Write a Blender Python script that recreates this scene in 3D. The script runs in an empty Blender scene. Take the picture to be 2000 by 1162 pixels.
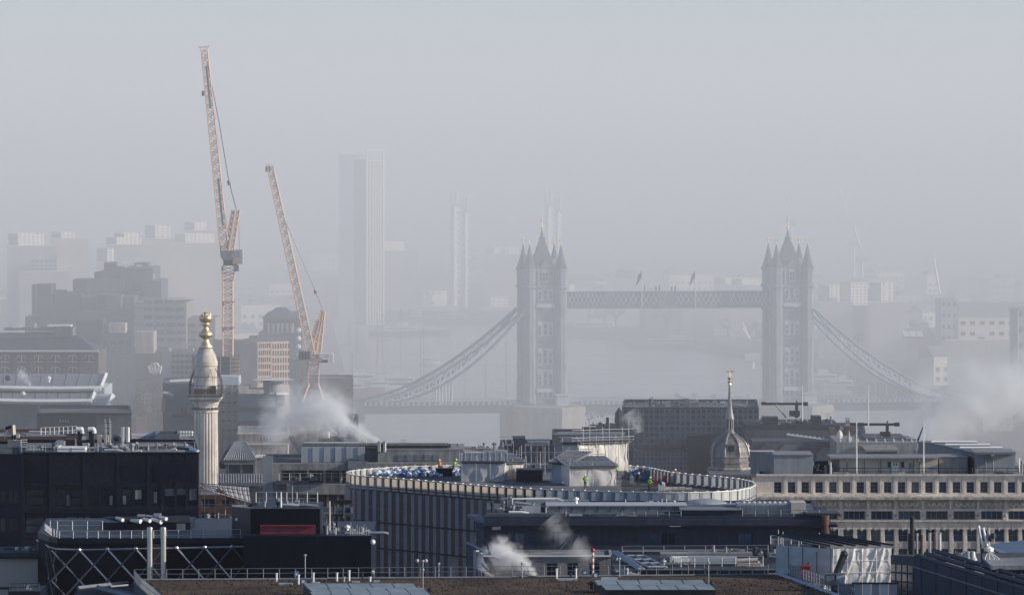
import bpy, bmesh, math, random
from mathutils import Vector, Matrix, noise
R = math.radians
random.seed(7)
S = bpy.context.scene
COL = S.collection

# ---------------------------------------------------------------- camera, sky, sun, exposure
F, H, CX, HY = 11000.0, 100.0, 1000.0, 270.0          # focal length and horizon in photograph pixels, eye height in metres
cam_d = bpy.data.cameras.new('camera')
cam = bpy.data.objects.new('camera', cam_d); COL.objects.link(cam)
cam.location = (0, 0, H); cam.rotation_euler = (R(90), 0, 0)
cam_d.sensor_width = 36; cam_d.lens = 36 * F / 2000
cam_d.shift_y = -(581 - HY) / 2000
cam_d.clip_start = 5; cam_d.clip_end = 40000
S.camera = cam

SUN_AZ, SUN_EL = 98.0, 19.0                            # azimuth clockwise from the view axis
sd = Vector((math.sin(R(SUN_AZ)) * math.cos(R(SUN_EL)), math.cos(R(SUN_AZ)) * math.cos(R(SUN_EL)), math.sin(R(SUN_EL))))
w = bpy.data.worlds.new('World'); S.world = w; w.use_nodes = True
nt = w.node_tree; bg = nt.nodes['Background']
sky = nt.nodes.new('ShaderNodeTexSky'); sky.sky_type = 'NISHITA'
sky.sun_disc = False; sky.sun_elevation = R(SUN_EL); sky.sun_rotation = R(SUN_AZ)
sky.altitude = 50; sky.air_density = 0.65; sky.dust_density = 0.62; sky.ozone_density = 2.45
nt.links.new(sky.outputs[0], bg.inputs[0]); bg.inputs[1].default_value = 0.15
sun_d = bpy.data.lights.new('sun', 'SUN'); sun_d.energy = 4.75; sun_d.angle = R(0.6); sun_d.color = (1, .90, .77)
sun = bpy.data.objects.new('sun', sun_d); COL.objects.link(sun)
sun.rotation_euler = sd.to_track_quat('Z', 'Y').to_euler(); sun.location = (300, 300, 400)
S.view_settings.view_transform = 'Standard'; S.view_settings.look = 'None'
S.view_settings.exposure = 0.0; S.view_settings.gamma = 1; S.view_settings.use_curve_mapping = False
S.render.engine = 'CYCLES'
S.cycles.max_bounces = 6; S.cycles.volume_bounces = 4; S.cycles.transparent_max_bounces = 16
S.cycles.volume_max_steps = 256; S.cycles.volume_step_rate = 1.0
S.cycles.sample_clamp_indirect = 4

# ---------------------------------------------------------------- helpers
def W(px, py, Y): return Vector(((px - CX) * Y / F, Y, H - (py - HY) * Y / F))
def G(px, py, Z):
    Y = (H - Z) * F / (py - HY); return Vector(((px - CX) * Y / F, Y, Z))
def zz(py, Y): return H - (py - HY) * Y / F
def xx(px, Y): return (px - CX) * Y / F

OFF = {}
class MB:
    def __init__(s): s.v = []; s.f = []; s.m = []; s.cur = 0
    def add(s, vs, fs):
        b = len(s.v); s.v += [tuple(x) for x in vs]
        for f in fs: s.f.append([b + i for i in f]); s.m.append(s.cur)
        return s
    def box(s, a, b):
        x0, y0, z0 = a; x1, y1, z1 = b
        return s.add([(x0,y0,z0),(x1,y0,z0),(x1,y1,z0),(x0,y1,z0),(x0,y0,z1),(x1,y0,z1),(x1,y1,z1),(x0,y1,z1)],
                     [(0,3,2,1),(4,5,6,7),(0,1,5,4),(1,2,6,5),(2,3,7,6),(3,0,4,7)])
    def obox(s, o, u, v, w_):
        o, u, v, w_ = map(Vector, (o, u, v, w_))
        return s.add([o, o+u, o+u+v, o+v, o+w_, o+u+w_, o+u+v+w_, o+v+w_],
                     [(0,3,2,1),(4,5,6,7),(0,1,5,4),(1,2,6,5),(2,3,7,6),(3,0,4,7)])
    def pbox(s, x0, x1, y0, y1, Y, d):                 # box whose front face, d deep, sits at distance Y
        return s.box((xx(x0,Y), Y, zz(y1,Y)), (xx(x1,Y), Y+d, zz(y0,Y)))
    def tube(s, p, q, r0, r1=None, n=6, cap=True):
        p, q = Vector(p), Vector(q); r1 = r0 if r1 is None else r1
        d = (q - p).normalized(); a = d.orthogonal().normalized(); b = d.cross(a)
        if n == 4: a, b = (a+b).normalized(), (b-a).normalized()
        vs = []
        for c, r in ((p, r0), (q, r1)):
            for i in range(n):
                t = 2*math.pi*i/n; vs.append(c + (a*math.cos(t) + b*math.sin(t))*r)
        fs = [(i, (i+1) % n, n+(i+1) % n, n+i) for i in range(n)]
        if cap: fs += [tuple(range(n-1, -1, -1)), tuple(range(n, 2*n))]
        return s.add(vs, fs)
    def bar(s, p, q, w_): return s.tube(p, q, w_*.7071, n=4)
    def path(s, pts, r, n=6):
        for a, b in zip(pts, pts[1:]): s.tube(a, b, r, n=n)
        return s
    def lathe(s, prof, c=(0,0,0), n=24, rmod=None, cap=True):
        vs = []; c = Vector(c)
        for k, (r, z) in enumerate(prof):
            for i in range(n):
                t = 2*math.pi*i/n; rr = r*(rmod(k, i, t) if rmod else 1)
                vs.append((c.x+rr*math.cos(t), c.y+rr*math.sin(t), c.z+z))
        fs = [(k*n+i, k*n+(i+1) % n, (k+1)*n+(i+1) % n, (k+1)*n+i) for k in range(len(prof)-1) for i in range(n)]
        if cap: fs += [tuple(range(n-1, -1, -1)), tuple(range((len(prof)-1)*n, len(prof)*n))]
        return s.add(vs, fs)
    def prism(s, pts, z0, z1):
        n = len(pts); vs = [(p[0], p[1], z0) for p in pts] + [(p[0], p[1], z1) for p in pts]
        return s.add(vs, [(i, (i+1) % n, n+(i+1) % n, n+i) for i in range(n)] + [tuple(range(n-1,-1,-1)), tuple(range(n, 2*n))])
    def poly(s, pts): return s.add(pts, [tuple(range(len(pts)))])
    def ball(s, c, r, n=8, sq=1.0):
        prof = [(max(1e-3, r*math.sin(math.pi*k/6)), -r*sq*math.cos(math.pi*k/6)) for k in range(7)]
        return s.lathe(prof, c, n)
    def mesh(s, name, mats, off=None, smooth=False):
        me = bpy.data.meshes.new(name)
        vs = s.v if off is None else [(x-off[0], y-off[1], z-off[2]) for x, y, z in s.v]
        me.from_pydata(vs, [], s.f)
        mats = mats if isinstance(mats, (list, tuple)) else [mats]
        for m in mats: me.materials.append(m)
        if len(mats) > 1: me.polygons.foreach_set('material_index', s.m)
        bm = bmesh.new(); bm.from_mesh(me); bmesh.ops.recalc_face_normals(bm, faces=bm.faces); bm.to_mesh(me); bm.free()
        if smooth: me.shade_smooth() if smooth is True else me.shade_smooth()
        me.update(); return me
    def build(s, name, mats, parent=None, label=None, kind=None, smooth=False):
        off = OFF.get(parent.name) if parent is not None else None
        o = bpy.data.objects.new(name, s.mesh(name, mats, off, smooth)); COL.objects.link(o)
        if parent is not None: o.parent = parent; OFF[o.name] = off
        if label: o['label'] = label
        if kind: o['kind'] = kind
        return o

def inst(name, me, parent, loc, rz=0.0, scale=None, rot=None, label=None):
    o = bpy.data.objects.new(name, me); COL.objects.link(o)
    loc = Vector(loc)
    if parent is not None:
        o.parent = parent; o.location = loc - Vector(OFF[parent.name])
    else: o.location = loc
    o.rotation_euler = rot if rot is not None else (0, 0, rz)
    if scale is not None: o.scale = scale
    OFF[o.name] = tuple(loc)
    if label: o['label'] = label
    return o
def tag(o, label, cat, group=None, kind=None):
    o['label'] = label; o['category'] = cat
    if group: o['group'] = group
    if kind: o['kind'] = kind
    return o
def thing(name, label, cat, loc, group=None):
    o = bpy.data.objects.new(name, None); COL.objects.link(o); o.location = loc; o.empty_display_size = 1
    OFF[o.name] = tuple(loc)
    return tag(o, label, cat, group)
def solo(mb, name, mats, label, cat, group=None, kind=None, smooth=False, loc=None):
    xs, ys, zs = zip(*mb.v)
    loc = loc or ((min(xs)+max(xs))/2, (min(ys)+max(ys))/2, min(zs))
    o = bpy.data.objects.new(name, mb.mesh(name, mats, loc, smooth)); COL.objects.link(o); o.location = loc
    OFF[o.name] = tuple(loc)
    return tag(o, label, cat, group, kind)

# ---------------------------------------------------------------- materials
def mat(name, col, rough=.8, metal=0.0, var=.22, scale=.35, bump=0.0, streak=0.0, spec=.3, fine=0.0, col2=None):
    m = bpy.data.materials.new(name); m.use_nodes = True; n = m.node_tree.nodes; l = m.node_tree.links
    b = n['Principled BSDF']; b.inputs['Roughness'].default_value = rough; b.inputs['Metallic'].default_value = metal
    b.inputs['Specular IOR Level'].default_value = spec
    g = n.new('ShaderNodeNewGeometry')
    nz = n.new('ShaderNodeTexNoise'); nz.inputs['Scale'].default_value = scale; nz.inputs['Detail'].default_value = 7
    nz.inputs['Roughness'].default_value = .62
    l.new(g.outputs['Position'], nz.inputs['Vector'])
    cr = n.new('ShaderNodeValToRGB'); cr.color_ramp.elements[0].position = .32; cr.color_ramp.elements[1].position = .68
    c2 = col2 or tuple(min(1, c*(1+var)) for c in col)
    cr.color_ramp.elements[0].color = tuple(c*(1-var) for c in col) + (1,); cr.color_ramp.elements[1].color = tuple(c2) + (1,)
    l.new(nz.outputs[0], cr.inputs[0]); out = cr.outputs[0]
    if streak or fine:
        mp = n.new('ShaderNodeMapping'); mp.inputs['Scale'].default_value = (1.1, 1.1, .07) if streak else (2.2, 2.2, 2.2)
        l.new(g.outputs['Position'], mp.inputs[0])
        n2 = n.new('ShaderNodeTexNoise'); n2.inputs['Scale'].default_value = 1.4; n2.inputs['Detail'].default_value = 5
        l.new(mp.outputs[0], n2.inputs['Vector'])
        mr = n.new('ShaderNodeMapRange'); mr.inputs[1].default_value = .35; mr.inputs[2].default_value = .7
        mr.inputs[3].default_value = 1 - (streak or fine); mr.inputs[4].default_value = 1 + .35*(streak or fine)
        l.new(n2.outputs[0], mr.inputs[0])
        mx = n.new('ShaderNodeMix'); mx.data_type = 'RGBA'; mx.blend_type = 'MULTIPLY'; mx.inputs[0].default_value = 1
        l.new(out, mx.inputs[6]); l.new(mr.outputs[0], mx.inputs[7]); out = mx.outputs[2]
    l.new(out, b.inputs['Base Color'])
    if bump:
        n3 = n.new('ShaderNodeTexNoise'); n3.inputs['Scale'].default_value = 3.0; n3.inputs['Detail'].default_value = 6
        l.new(g.outputs['Position'], n3.inputs['Vector'])
        bp = n.new('ShaderNodeBump'); bp.inputs['Strength'].default_value = bump; bp.inputs['Distance'].default_value = .15
        l.new(n3.outputs[0], bp.inputs['Height']); l.new(bp.outputs[0], b.inputs['Normal'])
    return m

def glass_mat(name, col, rough=.12, spec=.6): return mat(name, col, rough, 0, .3, .5, 0, 0, spec if rough < .5 else .2)

M = {}
def mk(k, *a, **kw): M[k] = mat(k, *a, **kw)
mk('stone_bridge', (.25,.29,.335), .85, streak=.25, bump=.3)
mk('slate', (.085,.095,.115), .6, var=.2)
mk('bridge_blue', (.17,.245,.32), .5, var=.15)
mk('bridge_pale', (.55,.60,.66), .5, var=.12)
mk('granite', (.36,.34,.31), .85, streak=.3, bump=.3)
mk('portland', (.72,.64,.555), .8, streak=.24, var=.16, scale=.25, bump=.25)
mk('portland_dark', (.50,.45,.40), .85, streak=.4, var=.2, bump=.25)
mk('column_stone', (.74,.66,.57), .75, streak=.34, var=.2, bump=.2)
mk('column_dark', (.16,.145,.135), .8, streak=.45, var=.3, bump=.2)  # darker stone for the ornaments, modillions, gallery ledge and drum
mk('gold', (.84,.65,.40), .48, 1.0, var=.2, scale=1.2)
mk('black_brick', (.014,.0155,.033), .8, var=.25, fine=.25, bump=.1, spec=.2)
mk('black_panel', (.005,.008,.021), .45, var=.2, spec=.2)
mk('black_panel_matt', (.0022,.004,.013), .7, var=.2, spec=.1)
mk('navy_wall', (.027,.037,.066), .7, var=.18, streak=.2)
mk('crimson', (.20,.028,.05), .55, var=.12, streak=.1)
mk('steel', (.62,.60,.57), .33, .9, var=.1)
mk('brace_steel', (.42,.41,.41), .35, .75, var=.1)
mk('brace_dark', (.13,.13,.145), .45, .5, var=.1)
mk('galv', (.40,.41,.42), .5, .5, var=.15)
mk('grey_metal', (.20,.215,.235), .55, .2, var=.14, streak=.15)
mk('grey_panel', (.30,.32,.34), .6, 0, var=.1, streak=.15)
mk('pale_panel', (.44,.46,.48), .6, 0, var=.08, streak=.14)
mk('dark_metal', (.032,.037,.046), .5, .3, var=.2)
mk('roof_felt', (.075,.081,.09), .85, var=.5, scale=.22, fine=.3)
mk('roof_light', (.235,.245,.255), .8, var=.5, scale=.25, fine=.3)
mk('roof_slab', (.15,.157,.17), .8, var=.55, scale=.16, fine=.35)
mk('zinc', (.27,.265,.26), .5, .2, var=.14, streak=.2)
mk('concrete', (.30,.295,.285), .85, var=.16, streak=.3, bump=.2)
mk('concrete_dark', (.092,.106,.132), .85, var=.2, streak=.25)
mk('white_sheet', (.74,.71,.66), .55, var=.07, scale=.6)
mk('shade_grey_sheet', (.47,.465,.47), .6, var=.08, scale=.6)  # plain grey sheet, and white sheeting with shade put into its colour
mk('cream_wall', (.52,.46,.40), .85, var=.06, streak=.08)
mk('white_paint', (.78,.77,.74), .5, var=.06)
mk('lead', (.28,.26,.245), .45, .35, var=.3, scale=.5, streak=.35)
mk('spire_lead', (.30,.29,.28), .4, .4, var=.2)
mk('sedum', (.085,.042,.034), .95, var=.6, scale=.16, fine=.5, bump=.5, col2=(.125,.085,.05))
mk('sedum_edge', (.10,.085,.055), .95, var=.4, fine=.4)
mk('fin_grey', (.26,.265,.30), .5, .2, var=.1)
mk('fin_brown', (.085,.058,.062), .5, .1, var=.12)
mk('oval_panel', (.034,.032,.052), .35, 0, var=.25, spec=.45)
mk('rim_cap', (.74,.70,.63), .45, var=.06)
mk('brick_brown', (.16,.10,.085), .9, var=.2, fine=.25)
mk('rust_brick', (.13,.075,.065), .9, var=.25, fine=.25)
mk('crane_orange', (.66,.45,.30), .55, var=.12)
mk('crane_red', (.50,.30,.24), .55, var=.12)
mk('hull_dark', (.05,.05,.06), .6)
mk('ground', (.07,.07,.07), .95, var=.4, scale=.02)
mk('quay', (.16,.155,.15), .9, var=.2, streak=.3)
mk('bare_twig', (.075,.05,.038), .9, var=.3)
mk('bark', (.05,.04,.033), .9)
mk('bag_blue', (.06,.13,.30), .9, var=.4, scale=1.2); mk('bag_white', (.60,.63,.68), .9, var=.25, scale=1.2)
mk('hivis', (.30,.55,.08), .7, var=.05); mk('hivis_orange', (.6,.2,.06), .7, var=.05); mk('skin', (.42,.26,.19), .6, var=.05)
mk('trouser', (.03,.035,.05), .8); mk('red_paint', (.38,.05,.06), .5); mk('blue_paint', (.09,.18,.34), .5)
mk('flag_blue', (.03,.04,.12), .8)
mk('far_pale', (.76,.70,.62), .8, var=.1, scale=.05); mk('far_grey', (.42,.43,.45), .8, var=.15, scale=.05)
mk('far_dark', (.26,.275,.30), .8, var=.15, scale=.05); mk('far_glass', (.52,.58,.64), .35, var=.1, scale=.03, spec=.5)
mk('hotel', (.115,.13,.165), .85, var=.12, streak=.2); mk('hotel_dark', (.055,.062,.08), .8, var=.12)
mk('arcade_brick', (.135,.125,.14), .9, var=.2, fine=.2)
mk('deck_blue', (.075,.11,.15), .6, var=.15)
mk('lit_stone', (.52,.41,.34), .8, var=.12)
mk('teal_wall', (.095,.135,.175), .6, var=.1)
GL = {k: glass_mat('glass_'+k, c, r) for k, c, r in (('dark',(.015,.020,.035),.15),('mid',(.042,.056,.08),.2),
      ('pale',(.12,.135,.15),.3),('blind',(.22,.22,.21),.6),('blue',(.042,.088,.14),.2),('warm',(.34,.30,.22),.5),
      ('matt',(.045,.09,.15),.55),('matt2',(.03,.06,.105),.5),('matt3',(.07,.125,.19),.55),('pane_light',(.20,.235,.24),.4))}
def two(name, col, trans):
    m = mat(name, col, .35, 0, .1, .4); b = m.node_tree.nodes['Principled BSDF']; l = m.node_tree.links
    t = m.node_tree.nodes.new('ShaderNodeBsdfTranslucent'); t.inputs[0].default_value = tuple(col) + (1,)
    mx = m.node_tree.nodes.new('ShaderNodeMixShader'); mx.inputs[0].default_value = trans
    l.new(b.outputs[0], mx.inputs[1]); l.new(t.outputs[0], mx.inputs[2])
    l.new(mx.outputs[0], m.node_tree.nodes['Material Output'].inputs[0]); return m
M['frosted'] = two('frosted', (.72,.74,.72), .5)
M['frosted_sunlit'] = two('frosted_sunlit', (.86,.80,.71), .6)  # same frosted glass, with sunlight put into a warmer, paler colour
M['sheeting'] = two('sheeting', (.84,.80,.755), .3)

def water_mat():
    m = bpy.data.materials.new('river_water'); m.use_nodes = True; n = m.node_tree.nodes; l = m.node_tree.links
    b = n['Principled BSDF']; b.inputs['Base Color'].default_value = (.10,.105,.10,1); b.inputs['Roughness'].default_value = .18
    b.inputs['IOR'].default_value = 1.33
    g = n.new('ShaderNodeNewGeometry'); z = n.new('ShaderNodeTexNoise'); z.inputs['Scale'].default_value = .35; z.inputs['Detail'].default_value = 5
    l.new(g.outputs['Position'], z.inputs['Vector'])
    z2 = n.new('ShaderNodeTexNoise'); z2.inputs['Scale'].default_value = .02; z2.inputs['Detail'].default_value = 3
    l.new(g.outputs['Position'], z2.inputs['Vector'])
    mr = n.new('ShaderNodeMapRange'); mr.inputs[3].default_value = .10; mr.inputs[4].default_value = .3; l.new(z2.outputs[0], mr.inputs[0]); l.new(mr.outputs[0], b.inputs['Roughness'])
    bp = n.new('ShaderNodeBump'); bp.inputs['Strength'].default_value = .35; bp.inputs['Distance'].default_value = .25
    l.new(z.outputs[0], bp.inputs['Height']); l.new(bp.outputs[0], b.inputs['Normal'])
    return m
M['water'] = water_mat()

def volume_box(name, lo, hi, density, col, label, g=0.0):
    mb = MB().box(lo, hi)
    m = bpy.data.materials.new(name+'_air'); m.use_nodes = True; n = m.node_tree.nodes; n.clear()
    o = n.new('ShaderNodeOutputMaterial'); v = n.new('ShaderNodeVolumePrincipled')
    v.inputs['Color'].default_value = tuple(col)+(1,); v.inputs['Density'].default_value = density
    v.inputs['Anisotropy'].default_value = g; v.inputs['Density Attribute'].default_value = ''
    m.node_tree.links.new(v.outputs[0], o.inputs['Volume'])
    return solo(mb, name, m, label, 'haze', kind='stuff')
# ---------------------------------------------------------------- air
volume_box('haze', (-7000, -400, -5.0), (7000, 9400, 150), 2.2e-5, (.93,.96,1), 'thin even city haze over the whole view')
volume_box('fog_bank', (-6500, 851, -4.5), (6500, 9000, 145), 0.94e-3, (.953,.960,.968), 'denser river mist in which the far bank fades away')

# ---------------------------------------------------------------- land and river
wl = [(-30,1000),(-60,1842),(-66,2245),(-101,3125)]
wr = [(-101,3125),(-42,3110),(0,3080),(29,2857),(75,2736),(113,2546),(128,2350),(152,2130),(150,1842),(190,1000)]
outer = 6400
mb = MB()
mb.poly([(-outer,1000,4)] + [(x,y,4) for x,y in wl] + [(-101,8900,4),(-outer,8900,4)])
mb.poly([(x,y,4) for x,y in wr] + [(outer,1000,4),(outer,8900,4),(-101,8900,4)])
mb.poly([(-outer,-300,4),(outer,-300,4),(outer,1000,4),(190,1000,4),(-30,1000,4),(-outer,1000,4)])
g_ = mb.build('ground', M['ground']); g_['kind'] = 'structure'; g_['label'] = 'dark city ground on both banks of the river'
mb = MB()
for P in (wl, wr, [wr[-1], wl[0]]):
    for a, b in zip(P, P[1:]): mb.poly([(a[0],a[1],-3),(b[0],b[1],-3),(b[0],b[1],4),(a[0],a[1],4)])
e_ = mb.build('embankment', M['quay']); e_['kind'] = 'structure'; e_['label'] = 'stone embankment walls along the river banks'
mb = MB().poly([(-140,990,0),(230,990,0),(230,3200,0),(-140,3200,0)])
r_ = mb.build('river', M['water']); r_['kind'] = 'structure'; r_['label'] = 'pale grey river under the bridge'

# ---------------------------------------------------------------- unit window meshes (x-z plane, facing -y)
def unit_window(glass, frame, nv=1, nh=1, fw=.07, dep=.07):
    mb = MB(); mb.poly([(-.5,0,-.5),(.5,0,-.5),(.5,0,.5),(-.5,0,.5)]); mb.cur = 1
    t = fw
    mb.box((-.5,-dep,-.5),(-.5+t,.02,.5)); mb.box((.5-t,-dep,-.5),(.5,.02,.5))
    mb.box((-.5+t,-dep,-.5),(.5-t,.02,-.5+t)); mb.box((-.5+t,-dep,.5-t),(.5-t,.02,.5))
    for i in range(1, nv):
        x = -.5+i/nv; mb.box((x-t*.4,-dep*.8,-.5+t),(x+t*.4,.015,.5-t))
    for i in range(1, nh):
        z = -.5+i/nh; mb.box((-.5+t,-dep*.7,z-t*.4),(.5-t,.01,z+t*.4))
    return mb.mesh('window', [glass, frame])
_wc = {}
def win_mesh(g, f, nv, nh, fw=.07):
    k = (g, f, nv, nh, fw)
    if k not in _wc: _wc[k] = unit_window(GL[g], M[f], nv, nh, fw)
    return _wc[k]

# ---------------------------------------------------------------- the bridge
TH = R(8.4); U = Vector((math.cos(TH), math.sin(TH), 0)); V = Vector((-math.sin(TH), math.cos(TH), 0)); ZV = Vector((0,0,1))
NB = Vector((9.75, 1836, 0)); SPAN = 81.6
bridge = thing('bascule_bridge', 'grey stone bridge with two gothic towers, high walkways and side chains over the river', 'bridge', (NB.x, NB.y, 0))
def L(u, v, z): return NB + U*u + V*v + ZV*z

def frame_boxes(mb, c, hu, hv, z0, z1): mb.obox(c - U*hu - V*hv + ZV*z0, U*2*hu, V*2*hv, ZV*(z1-z0))
def tower(u0):
    c = NB + U*u0
    a, d, rt = 5.15, 7.0, 2.0                         # half spacing of the corner turrets and their radius
    mb = MB(); frame_boxes(mb, c, a+.2, d+.2, 13.5, 52.6)
    # plain surrounds proud of the walls round each tier of windows
    t = mb.build('tower', M['stone_bridge'], bridge, label='gothic stone tower with slate spire and four pinnacled turrets')
    for su in (-1, 1):
        for sv in (-1, 1):
            cc = c + U*a*su + V*d*sv; mb = MB()
            mb.lathe([(rt+.15,13.5),(rt+.1,20),(rt,20.2),(rt,51),(rt+.45,51.3),(rt+.45,52),(rt+.05,52.2),(rt+.05,56.6),(rt+.4,56.9),(rt+.4,57.5)], cc, 8)
            mb.build('turret', M['stone_bridge'], t)
            MB().lathe([(rt+.2,57.5),(1.1,61),(.12,65.3)], cc, 8).build('turret_roof', M['slate'], t)
            mb = MB()
            mb.tube(cc+ZV*65, cc+ZV*67.6, .14); mb.bar(cc+ZV*66.6-U*.8, cc+ZV*66.6+U*.8, .2); mb.ball(cc+ZV*65.4, .35); mb.build('finial', M['gold'], t)
    mb = MB(); mb.tube(c+ZV*69.5, c+ZV*74.2, .2); mb.bar(c+ZV*72.8-U*.6, c+ZV*72.8+U*.6, .25); mb.ball(c+ZV*70.6, .5); mb.ball(c+ZV*73.6,.35)
    mb.build('finial', M['gold'], t)
    # main roof: steep pyramid with a lead flèche
    mb = MB()
    p = [c+U*x*4.9+V*y*6.2+ZV*54 for x, y in ((-1,-1),(1,-1),(1,1),(-1,1))]
    q = [c+U*x*.75+V*y*.75+ZV*67 for x, y in ((-1,-1),(1,-1),(1,1),(-1,1))]
    mb.add(p+q, [(0,1,5,4),(1,2,6,5),(2,3,7,6),(3,0,4,7),(4,5,6,7),(3,2,1,0)])
    mb.lathe([(1.0,66.9),(1.0,67.6),(.6,67.8),(.15,70.2)], c, 8)
    mb.build('roof', M['slate'], t)
    # cornices and string courses
    for z, h_, o_ in ((51.2,.9,.55),(43.6,.5,.4),(34.2,.45,.35),(25.6,.9,.4),(19.0,.4,.35),(13.6,1.2,.5)):
        mb = MB(); frame_boxes(mb, c, a+.2+o_, d+.2+o_, z, z+h_)
        if z in (25.6, 34.2, 43.6, 19.0):
            for su in (-1,1):
                for sv in (-1,1): mb.lathe([(rt+.3,z-.02),(rt+.3,z+.5)], c+U*a*su+V*d*sv, 8)
        mb.build('cornice', M['stone_bridge'], t)
    # dormer gables on four sides
    for (N_, T_, dist, hw) in ((-V, U, d+.3, 2.5), (V, -U, d+.3, 2.5), (-U, -V, a+.3, 3.2), (U, V, a+.3, 3.2)):
        o = c + N_*dist; mb = MB()
        pts = [o-T_*hw+ZV*52.1, o+T_*hw+ZV*52.1, o+T_*hw+ZV*56.4, o+ZV*60.6, o-T_*hw+ZV*56.4]
        back = [x - N_*3.2 for x in pts]
        mb.add(pts+back, [(0,1,2,3,4),(5,6,1,0),(6,7,2,1),(7,8,3,2),(8,9,4,3),(9,5,0,4),(9,8,7,6,5)])
        for s_ in (-1, 1): mb.lathe([(.45,52.1),(.45,57.2),(.05,59.4)], o+T_*hw*s_, 6)
        mb.build('dormer', M['stone_bridge'], t)
    # windows: front and back faces carry three lights per tier
    for face, (N_, T_, dist, rz) in enumerate(((-V, U, d+.2, TH), (U, V, a+.2, TH+math.pi/2), (-U, -V, a+.2, TH-math.pi/2))):
        sp = 1.0 if face == 0 else 1.7
        for z, h_, cnt, wd in ((49.0,3.0,3,.95),(46.9,.8,5,.5),(37.6,3.6,3,1.0),(28.6,4.3,3,1.0),(21.5,4.6,3,1.0),(16.6,2.2,3,.9),(55.0,3.2,2,.7)):
            hw_ = ((1.75 if cnt == 3 else .95)*sp*(cnt-1)+wd)/2+.25; zc_ = z+(h_*.09 if cnt == 3 else 0); o = c + N_*(dist+(.16 if z > 52 else .02))
            MB().obox(o-T_*hw_+ZV*(zc_-h_*.5-.35), T_*2*hw_, -N_*.12, ZV*(h_*1.12+.6)).build('window_surround', M['bridge_pale'], t) if z > 18 or face == 0 else None
            for i in range(cnt):
                k = i-(cnt-1)/2; hh = h_*(1.18 if (cnt == 3 and i == 1) else 1)
                step = (1.75 if cnt == 3 else .95)*sp
                o = c + N_*(dist+(.21 if z > 52 else .07)) + T_*k*step + ZV*(z+(hh-h_)*.5)
                inst('window', win_mesh('dark','bridge_pale',2 if cnt == 3 else 1,2 if h_ > 2.5 else 1,.09), t, o, rz, (wd, 1.6, hh))
    # balcony
    mb = MB(); o = c - V*(d+.2)
    mb.obox(o-U*3-V*.9+ZV*45.0, U*6, V*.9, ZV*.35); mb.obox(o-U*3-V*.9+ZV*45.35, U*6, V*.12, ZV*.9); mb.build('balcony', M['bridge_pale'], t); mb = MB()
    mb.obox(o-U*2.9-V*1.1+ZV*17.6, U*5.8, V*1.1, ZV*.5); mb.obox(o-U*2.9-V*1.1+ZV*18.1, U*5.8, V*.12, ZV*.8)
    mb.build('balcony', M['bridge_pale'], t)
    return t
def pier(u0):
    c = NB + U*u0
    hu, hv, tip = 10.9, 21, 33
    sh = lambda k: [c+U*x*k+V*y for x, y in ((-hu,-hv),(-hu*.55,-hv-6.5),(1.5,-tip),(hu*.7,-hv-5),(hu,-hv),(hu,hv),(0,tip),(-hu,hv))]
    mb = MB(); mb.prism([(p.x,p.y) for p in sh(1)], -3, 11.6); mb.prism([(p.x,p.y) for p in sh(1.035)], 11.6, 12.6)
    mb.prism([(p.x,p.y) for p in sh(1)], 12.6, 13.6)
    return mb.build('pier', M['granite'], bridge)
def cabin(u0, v0):
    o = L(u0, v0, 13.6); mb = MB()
    mb.obox(o-U*2-V*2, U*4, V*4, ZV*3.2); mb.obox(o-U*2.5-V*2.5+ZV*3.2, U*5, V*5, ZV*.4)
    mb.obox(o-U*2.02-V*2.02+ZV*1.4, U*4.04, V*4.04, ZV*1.1)
    return mb.build('control_cabin', M['bridge_pale'], bridge)
for u0 in (0, SPAN):
    tower(u0); pier(u0); cabin(u0+4.5, -14)

# high-level walkways: two planes, each with chords, lattice bars and panels
ua, ub = 7.0, SPAN-7.0
for vp in (-3.4, 3.4):
    mb = MB()
    mb.obox(L(ua,vp-.4,49.0), U*(ub-ua), V*.8, ZV*.75); mb.obox(L(ua,vp-.4,44.7), U*(ub-ua), V*.8, ZV*1.1)
    mb.obox(L(ua,vp+.15,45.8), U*(ub-ua), V*.15, ZV*3.2)
    mb.obox(L(ua,vp-.75,44.5), U*(ub-ua), V*1.1, ZV*.2); mb.obox(L(ua,vp-.6,49.75), U*(ub-ua), V*1.2, ZV*.18)
    wk = mb.build('walkway', M['bridge_blue'], bridge, label='high blue-grey lattice walkway between the towers')
    panels = [(ua,ua+.9),(ua+13.2,ua+16.0),(SPAN/2-2.9,SPAN/2+2.9),(ub-16.0,ub-13.2),(ub-.9,ub)]
    for k, (x0, x1) in enumerate(panels):
        mb = MB().obox(L(x0,vp-.5,45.8), U*(x1-x0), V*.35, ZV*3.2)
        if k == 2:
            mb.obox(L(x0,vp-.6,45.8), U*.5, V*.2, ZV*5.6); mb.obox(L(x1-.5,vp-.6,45.8), U*.5, V*.2, ZV*5.6); mb.obox(L(x0+1.8,vp-.6,46.2), U*2.2, V*.2, ZV*3.6)
        mb.build('panel', M['stone_bridge'] if k == 2 else M['bridge_blue'], wk)
    me = None
    for (x0, x1) in zip([p[1] for p in panels[:-1]], [p[0] for p in panels[1:]]):
        n = 9; st = (x1-x0)/n
        for i in range(n):
            for s_ in (0, 1):
                if me is None: me = MB().obox((-.11,-.12,-2.05), (.22,0,0), (0,.2,0), (0,0,4.1)).mesh('brace', M['bridge_pale'])
                ang = math.atan2(st, 3.2)*(1 if s_ else -1)
                inst('brace', me, wk, L(x0+(i+.5)*st, vp-.42-.1*s_, 47.4), rot=(0, ang, TH))
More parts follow.
